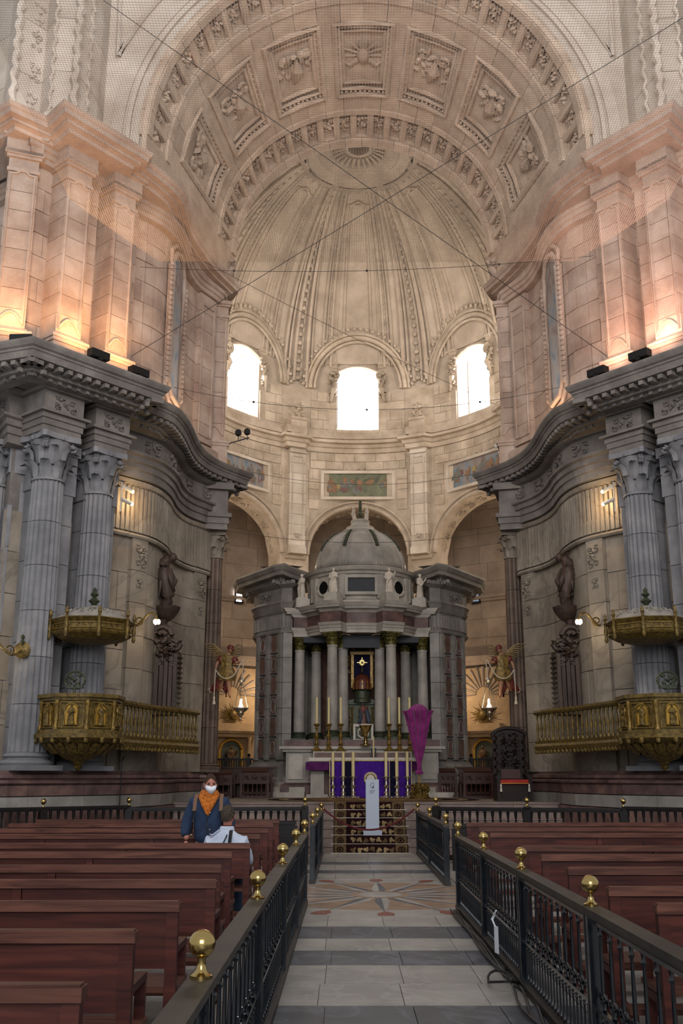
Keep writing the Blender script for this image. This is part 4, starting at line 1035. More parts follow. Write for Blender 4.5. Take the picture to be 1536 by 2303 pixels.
# columns
TCOL = []
for a, r_ in ((-25.5, TR), (25.5, TR), (-76, 2.1), (76, 2.1), (-130, TR), (130, TR), (-27, 1.32), (27, 1.32), (-88, 1.5), (88, 1.5), (180, 1.4)):
    x, y = TC[0] + r_ * sin(R(a)), TC[1] - r_ * cos(R(a)); TCOL.append((a, r_, x, y)); r0 = .185; zb = 2.78
    MB().box((x, y, zb + .05), (.46, .46, .1)).lathe([(.25, zb + .1), (.26, zb + .15), (.22, zb + .19), (.21, zb + .22), (.23, zb + .25), (.2, zb + .3)], 16, (x, y, 0)).build('column_base', M_dgreen, tp, 40)
    def rm(q, z): return 1 - .06 * abs(sin(q * 9)) ** .7
    MB().lathe([(r0, zb + .3), (r0 * .97, zb + 1.3), (r0 * .86, 5.72)], 54, (x, y, 0), rmod=rm).build('column_shaft', M_temp, tp, 60)
    MB().lathe([(r0 * .95, 5.68), (r0 * .95, 5.74), (r0 * .85, 5.76)], 16, (x, y, 0)).build('column_collar', M_temp, tp, 40)
    capital(tp, x, y, 5.76, 6.15, r0 * .9, M_giltd if False else M_dgreen, R(a), name='column_capital')
M_capg = plain('dark_gilt_capital', '3c3a1e', .45, .4, .5, c2='7a7036', scale=22, bump=.3)
for me in bpy.data.meshes:
    if me.materials and me.materials[0] == M_dgreen and (me.name.startswith('leaf') or me.name.startswith('column_capital')): me.materials[0] = M_capg
# entablature path with breaks over the columns
EP = []
for a in range(-150, 151, 5):
    r_ = 1.62
    EP.append((r_, a))
def eprof(o): 
    pts = []
    brk = [-130, -76, -25.5, 25.5, 76, 130]
    for a in [x * 1.0 for x in range(-158, 159, 2)]:
        d = min(abs(a - b_) for b_ in brk)
        r_ = (1.95 if d > 9.5 else 2.4) + o
        pts.append((TC[0] + r_ * sin(R(a)), TC[1] - r_ * cos(R(a))))
    return pts
def ering(z0, z1, o0, o1, nm, mat):
    a = eprof(o0); b_ = eprof(o1); c = eprof(-.75)
    b = MB().grid([[(p[0], p[1], z0) for p in c], [(p[0], p[1], z0) for p in a], [(p[0], p[1], z1) for p in b_], [(p[0], p[1], z1) for p in c]])
    b.f = [q[::-1] for q in b.f]; b.build(nm, mat, tp)
for z0, z1, a, b_, nm, mt in ((6.15, 6.27, 0, 0, 'architrave', M_temw), (6.27, 6.36, .03, .03, 'architrave', M_temw), (6.36, 6.45, .06, .1, 'architrave', M_temw), (6.45, 6.8, 0, 0, 'red_frieze', M_red), (6.8, 6.9, .02, .1, 'cornice', M_temw), (6.9, 6.98, .24, .26, 'cornice', M_temp), (6.98, 7.1, .28, .36, 'cornice', M_temw)):
    ering(z0, z1, a, b_, nm, mt)
# drum
DR = 1.72
def dring(pr, nm, mat, n=64): MB().lathe(pr, n, (TC[0], TC[1], 0)).build(nm, mat, tp, 30)
dring([(DR + .14, 7.08), (DR + .14, 7.22), (DR + .05, 7.26), (DR, 7.3), (DR, 8.14)], 'drum', M_temw)
dring([(DR, 8.1), (DR + .06, 8.12), (DR + .08, 8.2), (DR + .16, 8.24), (DR + .2, 8.34), (DR + .02, 8.4), (DR - .2, 8.46)], 'drum_cornice', M_temw)
def dr_at(a, z, o=0): return (TC[0] + (DR + o) * sin(R(a)), TC[1] - (DR + o) * cos(R(a)), z)
b = MB(); 
Mx = Matrix.Translation((0, TC[1] - DR, 0))
MB().mm((-.44, -.06, 7.5), (.44, .3, 7.96)).xf(Mx).build('drum_window', M_slate, tp)
fr = MB()
for a_, b_ in (((-.54, -.14, 7.4), (.54, .2, 7.5)), ((-.54, -.14, 7.96), (.54, .2, 8.06)), ((-.54, -.14, 7.5), (-.44, .2, 7.96)), ((.44, -.14, 7.5), (.54, .2, 7.96))): fr.mm(a_, b_)
fr.xf(Mx).build('drum_window_frame', M_temw, tp)
for a in (-45, 45, -100, 100):
    MB().lathe([(.01, 0), (.23, 0)], 20).xf(Matrix.Translation(dr_at(a, 7.72, .02)) @ Matrix.Rotation(R(a), 4, 'Z') @ Matrix.Rotation(R(90), 4, 'X')).build('drum_oculus', M_dark, tp)
    MB().tube([(.26 * cos(q), 0, .26 * sin(q)) for q in [2 * PI * k / 20 for k in range(20)]], .05, 6, True).xf(Matrix.Translation(dr_at(a, 7.72, .04)) @ Matrix.Rotation(R(a), 4, 'Z')).build('oculus_frame', M_temw, tp, 40)
for a in (-20, 20, -70, 70, -60, 60): MB().box(dr_at(a, 7.7, .03), (.2, .12, .8), R(a)).build('drum_pilaster', M_temw, tp)
# dome
DPR = [(1.58 * cos(R(t)) ** .9, 8.46 + 1.5 * sin(R(t))) for t in (0, 8, 16, 25, 34, 43, 52, 61, 69)]
MB().lathe(DPR, 48, (TC[0], TC[1], 0)).build('dome', M_temp, tp, 'all')
for a in range(0, 360, 45):
    a_ = R(a + 22.5)
    for w_ in (-.07, .07): MB().tube([(TC[0] + r_ * sin(a_ + w_), TC[1] - r_ * cos(a_ + w_), z + .01) for r_, z in DPR], .025, 5).build('dome_rib', M_temp, tp, 40)
    for q in range(9):
        t = .42 + .5 * q / 9; k = t * (len(DPR) - 1); i = int(k); f_ = k - i; r_ = DPR[i][0] * (1 - f_) + DPR[i + 1][0] * f_; z = DPR[i][1] * (1 - f_) + DPR[i + 1][1] * f_
        MB().ell((TC[0] + (r_ + .02) * sin(a_), TC[1] - (r_ + .02) * cos(a_), z + .02), (.07, .07, .06), 6, 4).build('bronze_garland', M_dgreen, tp, True)
    c_ = R(a)
    pb_ = lambda da, k: (TC[0] + DPR[k][0] * sin(c_ + da), TC[1] - DPR[k][0] * cos(c_ + da), DPR[k][1] + .012)
    MB().tube([pb_(-.27, k) for k in range(1, 8)] + [pb_(.27, k) for k in range(7, 0, -1)], .02, 4, True).build('dome_panel_border', M_temp, tp)
dring([(.62, 9.84), (.64, 9.92), (.56, 9.98), (.5, 10.0), (.48, 10.08), (.36, 10.12), (.32, 10.22), (.34, 10.3), (.3, 10.34)], 'lantern_base', M_temw, 24)
for k in range(4):
    a = R(45 + 90 * k); x, y = .26 * sin(a), TC[1] - .26 * cos(a)
    g = figure_mb(.46, k, k % 2).xf(Matrix.Translation((x, y, 10.3)) @ Matrix.Rotation(a, 4, 'Z') @ Matrix.Rotation(R(12), 4, 'X')); g.build('cherub', M_stat, tp, True)
MB().lathe([(.06, 10.3), (.055, 10.9), (.04, 11.05)], 8, (0, TC[1] - .05, 0)).ell((0, TC[1] - .05, 10.55), (.1, .1, .1), 8, 5).build('bronze_staff', M_dgreen, tp, 40)
# saints
for i, a in enumerate((-25.5, 25.5, -76, 76)):
    x, y = TC[0] + 2.1 * sin(R(a)), TC[1] - 2.1 * cos(R(a))
    if i > 1: x, y = (-1.98, 1.98)[i - 2], 33.1
    sn = thing('saint_statue', ('robed stone saint with folded arms left of the dark temple window', 'robed stone saint raising a hand right of the dark temple window', 'stone saint at the outer left corner of the temple cornice', 'stone saint at the outer right corner of the temple cornice')[i], 'statue', (x, y, 7.1), 'saints on the temple cornice')
    MB().box((x, y, 7.25), (.46, .46, .3), R(a)).box((x, y, 7.42), (.36, .36, .06), R(a)).build('pedestal', M_temw, sn)
    figure_mb(.82, 10 + i, i % 2).xf(Matrix.Translation((x, y, 7.45)) @ Matrix.Rotation(R(a * .6), 4, 'Z')).build('figure', M_stat, sn, True)
# interior wall of the temple and altarpiece shrine
bw = MB().grid([[(TC[0] + 1.45 * sin(R(a)), TC[1] + 1.0 - 0 * a - 1.45 * (1 - cos(R(a))) * .6, z) for a in range(-80, 81, 10)] for z in (2.78, 6.2)]); bw.build('inner_wall', M_redp, tp)
MB().mm((-2.3, 35.3, 2.5), (2.3, 35.4, 6.3)).build('rear_wall', M_wing, tp)
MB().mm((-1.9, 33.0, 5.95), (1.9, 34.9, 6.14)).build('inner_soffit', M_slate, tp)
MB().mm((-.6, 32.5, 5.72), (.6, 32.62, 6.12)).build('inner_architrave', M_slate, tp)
sh = thing('altarpiece_shrine', 'dark gilded altarpiece with purple curtained niche and small red dome', 'altarpiece', (0.03, 33.2, 2.78))
def B3(a, b_): return MB().mm(a, b_)
B3((-.24, 33.35, 4.6), (.3, 33.4, 5.58)).build('purple_curtain', M_navyc, sh)
fr = MB()
for a, b_ in (((-.33, 33.2, 4.5), (-.24, 33.36, 5.64)), ((.3, 33.2, 4.5), (.39, 33.36, 5.64)), ((-.36, 33.18, 5.58), (.42, 33.36, 5.68))): fr.mm(a, b_)
fr.build('niche_frame', M_gilt, sh)
for e in (-1, 1):
    relief(.3, .8, 13 + e, .1, 1.6).xf(Matrix.Translation((.03 + e * .52, 33.2, 5.2))).build('gilded_carving', M_giltd, sh, True)
    figure_mb(.42, 20 + e, 1).xf(Matrix.Translation((.03 + e * .5, 33.15, 5.2))).build('gilded_angel', M_gilt, sh, True)
relief(.95, .35, 15, .12, 2).xf(Matrix.Translation((.03, 33.2, 5.85))).build('gilded_carving', M_giltd, sh, True)
# monstrance star
b = MB().lathe([(.05, 4.94), (.02, 4.98), (.015, 5.2)], 8, (.03, 33.05, 0)).ell((.03, 33.04, 5.3), (.045, .03, .045), 8, 5)
for k in range(12): b.tube([(.03, 33.05, 5.3), (.03 + (.17 if k % 3 == 0 else .1) * sin(k * PI / 6), 33.05, 5.3 + (.17 if k % 3 == 0 else .1) * cos(k * PI / 6))], [.018, .008], 4)
b.build('monstrance', M_brass, sh, 40)
MB().lathe([(.31, 4.42), (.31, 4.6), (.27, 4.74), (.17, 4.88), (.06, 4.93)], 12, (.03, 33.1, 0)).build('red_cupola', plain('shrine_red', '4a2016', .45, c2='62301f', scale=10), sh, 40)
for k in range(5): MB().tube([(.03 + .31 * sin(a), 33.1 - .31 * cos(a), 4.42) if j == 0 else (.03 + .29 * sin(a), 33.1 - .29 * cos(a), 4.7) for j in (0, 1) for a in [R(-70 + 35 * k)]], .012, 4).build('cupola_rib', M_gold, sh)
MB().lathe([(.3, 4.0), (.3, 4.1), (.26, 4.15), (.26, 4.36), (.34, 4.42)], 16, (.03, 33.1, 0)).build('cupola_drum', M_dgreen, sh, 30)
B3((-.62, 33.1, 2.78), (.68, 33.5, 3.95)).build('shrine_body', M_dgreen, sh)
MB().slabY([(-.66, 3.95), (.72, 3.95), (.55, 4.05), (.3, 4.12), (-.24, 4.12), (-.5, 4.05)], 33.0, 33.5).build('shrine_pediment', M_dgreen, sh)
for x in (-.55, -.42, -.3, .36, .48, .6): MB().lathe([(.04, 3.0), (.03, 3.1), (.03, 3.8), (.05, 3.86)], 8, (x, 33.02, 0)).build('shrine_colonnette', M_giltd, sh, 40)
for e in (-1, 1): relief(.24, .5, 25 + e, .06, 1.4).xf(Matrix.Translation((.03 + e * .42, 33.06, 3.4))).build('gilded_carving', M_giltd, sh, True)
B3((-.3, 32.75, 2.78), (.36, 33.12, 2.84)).build('shrine_step', M_dgreen, sh)
vg = thing('madonna_statue', 'painted statue in red and blue robes inside the shrine', 'statue', (.05, 32.95, 3.26))
figure_mb(.72, 5, 1).xf(Matrix.Translation((.05, 32.9, 3.28))).build('figure', plain('painted_robe', '5a4a44', .6, c2='7a3f30', scale=9), vg, True)
MB().tube([(.16, 32.86, 3.78), (.2, 32.84, 3.6), (.24, 32.84, 3.35)], [.05, .08, .06], 6).tube([(-.06, 32.84, 3.75), (-.02, 32.8, 3.55), (-.08, 32.8, 3.34)], [.04, .07, .06], 6).build('blue_mantle', plain('painted_blue', '3a4652', .6), vg, True)
MB().lathe([(.2, 3.2), (.22, 3.24), (.14, 3.29)], 10, (.05, 32.92, 0)).build('cloud_base', M_stat, vg, True)
tb = thing('tabernacle_box', 'white and gold tabernacle box at the foot of the shrine', 'tabernacle', (.05, 32.75, 2.78))
MB().mm((-.24, 32.6, 2.78), (.34, 32.95, 3.28)).build('body', M_dgreen, tb)
fr = MB()
for a, b_ in (((-.27, 32.54, 2.76), (.37, 32.62, 2.83)), ((-.27, 32.54, 3.22), (.37, 32.62, 3.3)), ((-.27, 32.55, 2.83), (-.2, 32.62, 3.22)), ((.3, 32.55, 2.83), (.37, 32.62, 3.22))): fr.mm(a, b_)
fr.build('white_frame', M_linen, tb)
MB().tube([(.05 + .17 * cos(q), 32.57, 3.02 + .16 * sin(q)) for q in [2 * PI * k / 18 for k in range(18)]], .03, 6, True).build('white_ring', M_linen, tb, 40)
MB().ell((.05, 32.58, 3.02), (.09, .03, .1), 10, 6).build('door_medallion', M_giltd, tb, True)
ch = thing('gilt_pedestal_cup', 'tall golden goblet-shaped stand on the altar step', 'stand', (.1, 31.35, 2.6))
MB().lathe([(.17, 2.6), (.16, 2.63), (.06, 2.67), (.05, 2.85), (.07, 2.9), (.055, 2.93), (.08, 2.98), (.15, 3.08), (.2, 3.2)], 20, (.1, 31.35, 0)).build('cup', M_brass, ch, 40)
MB().lathe([(.21, 3.2), (.21, 3.235), (.01, 3.24)], 20, (.1, 31.35, 0)).build('white_rim', M_linen, ch, 40)

# ================================================================== altar in front of the temple
al = thing('high_altar', 'marble altar table with white linen in front of the temple', 'altar', (0, 30.9, PZ))
MB().mm((-1.68, 30.55, 2.1), (1.68, 31.5, 2.2)).build('altar_slab', M_temw, al)
MB().mm((-1.62, 30.5, 2.2), (1.64, 31.2, 2.225)).mm((-1.6, 30.47, 2.12), (1.62, 30.51, 2.225)).build('altar_linen', M_linen, al)
for x in (-1.35, 1.35):
    MB().mm((x - .2, 30.7, PZ + .1), (x + .2, 31.3, 2.1)).build('altar_support', M_temw, al)
    MB().mm((x - .32, 30.6, PZ), (x + .32, 31.4, PZ + .1)).build('support_base', M_temw, al)
MB().mm((-1.5, 31.2, 2.2), (1.5, 31.55, 2.42)).build('gradine', M_temw, al)
MB().mm((-1.45, 31.18, 2.24), (1.45, 31.2, 2.38)).build('gradine_panel', M_red, al)
MB().mm((-1.2, 31.0, PZ), (1.2, 31.3, 2.1)).build('altar_back', M_redp, al)
mc = thing('mauve_altar_cloth', 'dark mauve cloth hanging below the altar slab', 'cloth', (0, 30.5, 1.86))
rows_ = []
for z in (2.1, 1.98, 1.86): rows_.append([(-1.69 + 3.38 * k / 60, 30.46 - .012 * sin(k * 1.3) * (2.15 - z) * 6, z) for k in range(61)])
rows2 = [[(p[0], p[1] + .02, p[2]) for p in r] for r in rows_[::-1]]
MB().grid(rows_ + rows2).build('cloth', M_mauve, mc, True)
af = thing('purple_altar_frontal', 'bright purple altar frontal with dark vertical bands and gold fringe', 'altar frontal', (.22, 30.3, PZ))
rows_ = []
for z in (2.14, 1.8, 1.4, PZ + .02): rows_.append([(-.97 + 2.38 * k / 80, 30.32 - .012 * sin(k * .9) * (2.2 - z), z) for k in range(81)])
rows2 = [[(p[0], p[1] + .05, p[2]) for p in r] for r in rows_[::-1]]
MB().grid(rows_ + rows2).build('cloth', M_purp, af, True)
for x0, x1 in ((-.58, -.34), (.78, 1.02)): MB().mm((x0, 30.285, PZ + .03), (x1, 30.31, 2.13)).build('dark_band', M_navyc, af)
for x in (-.33, -.59, .77, 1.03): MB().mm((x - .012, 30.278, PZ + .03), (x + .012, 30.31, 2.13)).build('gold_braid', M_lace, af)
for a, b_ in (((-.98, 30.28, 2.12), (1.42, 30.33, 2.16)), ((-.99, 30.28, PZ + .03), (-.96, 30.33, 2.14)), ((1.4, 30.28, PZ + .03), (1.43, 30.33, 2.14))): MB().mm(a, b_).build('lace_edge', M_lace, af)
MB().tube([(.22 + .17 * cos(q), 30.27, 1.62 + .16 * sin(q)) for q in [2 * PI * k / 20 for k in range(20)]], .035, 6, True).build('emblem_ring', M_lace, af, True)
MB().ell((.22, 30.28, 1.62), (.12, .02, .12), 14, 6).build('emblem', M_linen, af, True)
# candlesticks
def candlestick(name, label, x, y, z, hs, hc, mat, group, w=.1, rc=.03):
    t = thing(name, label, 'candlestick', (x, y, z), group); r = w
    MB().lathe([(r * 1.0, .0), (r * 1.05, .02 * hs), (r * .8, .09 * hs), (r * .35, .16 * hs), (r * .3, .2 * hs), (r * .55, .26 * hs), (r * .3, .32 * hs), (r * .26, .44 * hs), (r * .5, .5 * hs), (r * .56, .55 * hs), (r * .26, .62 * hs), (r * .22, .78 * hs), (r * .4, .83 * hs), (r * .28, .88 * hs), (r * .8, .95 * hs), (r * .82, .97 * hs), (r * .3, hs)], 12, (x, y, z)).build('stem', mat, t, 35)
    for k in range(3):
        a = 2 * PI * k / 3 + .5; MB().ell((x + r * 1.1 * cos(a), y + r * 1.1 * sin(a), z + .03), (r * .35, r * .35, .03), 6, 4).build('foot', mat, t, True)
    MB().lathe([(rc, hs), (rc * .96, hs + hc), (rc * .3, hs + hc + .01)], 10, (x, y, z)).lathe([(.004, hs + hc), (.003, hs + hc + .03)], 5, (x, y, z)).build('candle', M_wax, t, 40)
pos = ('outermost left', 'second from the left', 'third from the left', 'third from the right', 'second from the right', 'outermost right')
for i, x in enumerate((-.88, -.58, -.29, .66, .97, 1.28)):
    candlestick('silver_candlestick', 'silver candlestick on the floor before the purple frontal, %s' % pos[i], x, 29.95, PZ, .62, .68, M_silver, 'silver candlesticks before the altar', .15, .046)
for i, x in enumerate((-1.4, -1.03, -.66, .82, 1.14, 1.46)):
    candlestick('gilt_candlestick', 'gilded candlestick with tall candle on the altar gradine, %s' % pos[i], x, 31.38, 2.42, .84, .78, M_gilt, 'gilt candlesticks on the altar', .135, .038)
# black missal stand and loose candle on the altar
t = thing('altar_candle_holder', 'short black holder with one slim candle near the gilded cup', 'candle', (.33, 30.95, 2.225))
MB().mm((.23, 30.9, 2.225), (.43, 31.0, 2.245)).mm((.25, 30.93, 2.245), (.29, 30.97, 2.52)).mm((.37, 30.93, 2.245), (.41, 30.97, 2.52)).build('holder', M_black, t)
MB().lathe([(.02, 2.245), (.02, 2.85)], 8, (.33, 30.95, 0)).build('candle', M_wax, t, 40)
# magenta folded canopy umbrella
um = thing('folded_canopy', 'half-open magenta and purple silk canopy tied at its foot', 'canopy', (1.57, 29.2, PZ))
def um_r(a, z): return 1 + .3 * (abs(sin(4.5 * a)) - .55) * min(1, (z - 1.4) / 1.0)
prof = [(.05, 1.86), (.06, 1.95), (.055, 2.02), (.08, 2.12), (.15, 2.4), (.215, 2.75), (.285, 3.1), (.345, 3.36), (.41, 3.5)]
n = 72; V = []; 
MB().lathe(prof, n, (1.57, 29.2, 0), cap=False, rmod=um_r).build('silk_cover', M_mag, um, 60)
def top_r(a, z): return 1 + .3 * (abs(sin(4.5 * a)) - .55)
MB().lathe([(.36, 3.4), (.3, 3.46), (.22, 3.58), (.12, 3.67), (.02, 3.7)], n, (1.57, 29.2, 0), cap=False, rmod=top_r).build('silk_top', M_mag, um, 60)
MB().lathe([(.09, 1.74), (.11, 1.8), (.06, 1.87), (.07, 1.9)], 24, (1.57, 29.2, 0), rmod=lambda a, z: 1 + .15 * sin(6 * a)).build('tied_hem', M_mag, um, 40)
MB().lathe([(.02, 1.2), (.02, 3.5)], 8, (1.57, 29.2, 0)).build('pole', M_gold, um)
gb = thing('gilded_ornament_base', 'carved gilded foliage stand under the folded canopy', 'stand', (1.57, 29.2, PZ))
MB().lathe([(.27, PZ), (.28, PZ + .06), (.2, PZ + .14), (.16, PZ + .3), (.05, PZ + .42)], 14, (1.57, 29.2, 0)).build('core', M_giltd, gb, 40)
for k in range(9):
    a = 2 * PI * k / 9; relief(.24, .46, 33 + k, .1, 1).xf(Matrix.Translation((1.57 + .2 * cos(a), 29.2 + .2 * sin(a), PZ + .24)) @ Matrix.Rotation(a + PI / 2, 4, 'Z')).build('foliage', M_gilt, gb, True)
# steps to the sides of the altar
for s in (-1, 1):
    t = thing('side_steps', 'pale curved marble steps beside the altar podium on the %s' % sd(s), 'steps', (s * 2.2, 31.6, PZ), 'curved side steps')
    for k in range(4):
        pl = [(s * 1.7, 32.6)] + [(s * (1.75 + (1.55 - .26 * k) * cos(q)), 32.6 - (1.35 - .26 * k) * sin(q)) for q in [PI / 2 * j / 8 for j in range(9)][::-1]]
        if s < 0: pl = pl[::-1]
        MB().prism(pl[::-1] if s > 0 else pl[::-1], PZ + .15 * k, PZ + .15 * (k + 1)).build('step', M_temw, t)
# rug and stair carpet
rg = thing('oval_rug', 'dark patterned oval rug in front of the altar candles', 'rug', (.2, 29.3, PZ))
for k, (rx, ry, mt) in enumerate(((2.9, 2.6, M_carw), (2.6, 2.35, M_carf), (2.35, 2.1, M_carw), (1.9, 1.7, M_rug))):
    MB().prism([(.25 + rx * cos(q), 28.55 + ry * sin(q)) for q in [2 * PI * j / 48 for j in range(48)]], PZ + .0, PZ + .006 + .003 * k).build(('border', 'band', 'ring', 'field')[k], mt, rg)
cp = thing('stair_carpet', 'flowered wine-red stair carpet with brown scroll borders and brass rods', 'carpet', (.06, 24.4, 0))
def stair(x0, x1, o, nm, mat):
    b = MB(); P = []
    for k in range(NS):
        P += [(23.9 - .035 - o + .33 * k, RI * k + (.004 if k == 0 else o)), (23.9 - .035 - o + .33 * k, RI * (k + 1) + o)]
    P += [(26.6, PZ + o)]
    b.grid([[(x0, y, z) for y, z in P], [(x1, y, z) for y, z in P]]); b.f = [q[::-1] for q in b.f]; b.build(nm, mat, cp)
stair(-.79, .91, .004, 'carpet_ground', M_carw)
stair(-.77, -.5, .008, 'border_strip', M_carp); stair(.62, .89, .008, 'border_strip', M_carp)
rn = random.Random(4)
for k in range(NS):
    y = 23.85 + .33 * k; zc = RI * (k + .5)
    for x in (-.635, .755):
        MB().tube([(x + .07 * cos(q), y, zc + .055 * sin(q)) for q in [2 * PI * j / 10 for j in range(10)]], .014, 4, True).ell((x, y, zc), (.03, .008, .025), 6, 4).build('border_scroll', M_carw, cp)
    for j in range(7):
        x = -.38 + .147 * j + .03
        Mq = Matrix.Rotation(rn.uniform(0, 3), 3, 'Y')
        b = MB().ell((x, y + .003, zc + rn.uniform(-.03, .03)), (.07, .008, .04), 7, 4, Mq).ell((x + .03, y, zc), (.03, .008, .06), 6, 4, Mq); b.build('carpet_flower', M_carf if (j + k) % 3 else M_carp, cp)
    MB().tube([(-.86, y - .008, RI * k + .012), (.98, y - .008, RI * k + .012)], .0065, 6).build('brass_rod', M_silver, cp)
# white sign stand
sg = thing('white_sign_stand', 'tall narrow white sign stand on the carpeted steps', 'sign', (.11, 24.42, RI * 2))
MB().mm((-.1, 24.3, RI * 2 + .01), (.33, 24.55, RI * 2 + .12)).build('base', M_sign, sg)
MB().mm((-.04, 24.38, RI * 2 + .12), (.27, 24.42, 1.62)).build('board', M_sign, sg)
b = MB().tube([(.07, 24.375, 1.44), (.08, 24.375, 1.52), (.14, 24.375, 1.55), (.16, 24.375, 1.5)], .005, 4).mm((.125, 24.37, 1.42), (.15, 24.38, 1.48)).mm((.1, 24.37, 1.42), (.115, 24.38, 1.45)); b.build('printed_emblem', M_ink, sg)
for k in range(3): MB().mm((.05, 24.372, 1.37 - .03 * k), (.18 - .02 * k, 24.38, 1.375 - .03 * k)).build('printed_line', M_ink, sg)
for k in range(4): MB().mm((.02 + .06 * k, 24.372, .49), (.06 + .06 * k, 24.38, .505)).build('printed_line', M_ink, sg)
rp_ = thing('velvet_rope', 'dark red velvet rope sagging across the foot of the steps', 'rope', (0, 23.7, .5))
MB().tube([(-1.02 + 2.08 * k / 20, 23.72, .98 - .46 * (1 - ((k - 10) / 10) ** 2)) for k in range(21)], .022, 7).build('rope', M_redr, rp_, True)
for x in (-1.02, 1.06): MB().ell((x, 23.72, .98), (.03, .03, .03), 8, 5).build('hook', M_brass, rp_, True)
# ================================================================== iron railings along the aisle
def spindle_mesh(h, r):
    b = MB().lathe([(r * .9, 0), (r * 1.7, .03 * h), (r * .9, .07 * h), (r * 1.15, .3 * h), (r, .55 * h), (r * .8, .86 * h), (r * 1.6, .9 * h), (r * .9, .94 * h), (r * 1.3, h)], 6)
    return b.mesh('spindle', M_iron, True)
SP_U = spindle_mesh(.46, .011); SP_L = spindle_mesh(.26, .008)
_b = MB()
for e in (-1, 1):
    _b.tube(spiral((0, e * .05, 0), .045, .012, 1.2, 0, 9, (0, 1, 0)), .008, 4)
_b.ell((0, 0, .02), (.012, .03, .03), 6, 4)
SCR = _b.mesh('scroll_ornament', M_iron, True)
_b = MB()
for k in range(6): _b.tube([(0, .03 * cos(q), .07 + .125 * k + .05 * sin(q)) for q in [2 * PI * j / 8 for j in range(8)]], .008, 4, True)
_b.mm((-.012, -.055, 0), (.012, -.04, .86)).mm((-.012, .04, 0), (.012, .055, .86)).mm((-.006, -.04, 0), (.0, .04, .86))
POSTM = _b.mesh('post_panel', M_iron)
_b = MB().lathe([(.045, 0), (.046, .012), (.03, .02), (.02, .032), (.016, .06), (.02, .075)], 14).ell((0, 0, .125), (.054, .054, .054), 18, 12)
BALL = _b.mesh('ball_finial', M_brass, True)
def railing(label, x, posts, first=False):
    t = thing('iron_railing', label, 'railing', (x, posts[0], 0), 'iron railings lining the aisle')
    y0, y1 = posts[0], posts[-1]
    MB().mm((x - .055, y0 - .08, .9), (x + .055, y1 + .08, .935)).mm((x - .04, y0 - .06, .88), (x + .04, y1 + .06, .9)).build('handrail', M_railtop, t)
    for z in (.06, .36, .84): MB().mm((x - .014, y0, z), (x + .014, y1, z + .022)).build('rail_bar', M_iron, t)
    MB().mm((x - .05, y0 - .1, 0), (x + .05, y1 + .1, .06)).build('kerb', M_railtop, t)
    for y in posts:
        ps = MB().mm((x - .04, y - .058, .04), (x + .04, y - .042, .9)).mm((x - .04, y + .042, .04), (x + .04, y + .058, .9)).build('post', M_iron, t)
        for e in (-1, 1): link('post_panel', POSTM, ps, (x + e * .03, y, .04))
        link('ball_finial', BALL, ps, (x, y, .935))
    for a, b_ in zip(posts[:-1], posts[1:]):
        n = 11; L = b_ - a - .14
        for k in range(n): link('spindle', SP_U, t, (x, a + .07 + L * (k + .5) / n, .38))
        for k in range(2 * n): link('spindle', SP_L, t, (x, a + .07 + L * (k + .5) / (2 * n), .085))
        for k in range(n): link('scroll_ornament', SCR, t, (x, a + .07 + L * (k + .5) / n, .44))
railing('black iron aisle railing with brass balls, near left run beside the pews', -1.08, [1.65, 4.25, 6.85, 9.5, 12.0, 14.5])
railing('black iron aisle railing with brass balls, far left run by the steps', -1.06, [17.4, 20.3, 23.6])
railing('black iron aisle railing with brass balls, near right run with white tag', .98, [1.3, 3.9, 6.5, 9.0, 11.4, 13.95])
railing('black iron aisle railing with brass balls, far right run by the steps', 1.12, [17.05, 20.3, 23.6])
# white cable tag tied to the right railing, cables on the floor
t = thing('cable_tag', 'white paper tag tied to the right railing', 'tag', (.93, 10.2, .1))
MB().box((.915, 10.2, .2), (.006, .1, .24), .2).build('tag_sheet', M_paper, t)
for k in range(3): MB().tube([(.91, 10.2, .31), (.89, 10.24 + .03 * k, .37), (.92, 10.3 - .06 * k, .4 + .03 * k)], .008, 5).build('tie', M_paper, t)
t = thing('floor_cable', 'black electric cables trailing along the base of the right railing', 'cable', (.9, 9, 0))
for k in range(4):
    rn = random.Random(k)
    MB().tube([(.93 - .03 * k + .05 * sin(i * .9 + k) * (1 if 7 < 13.8 - i * .36 < 9.6 else .25), 13.8 - i * .36, .012 + .008 * k) for i in range(26)], .011, 5).build('cable', M_black, t, True)
MB().tube([(.8 + .12 * cos(q), 9.1 + .25 * sin(q), .03 + .05 * abs(sin(q))) for q in [2 * PI * j / 14 for j in range(14)]], .011, 5, True).build('cable_loop', M_black, t, True)

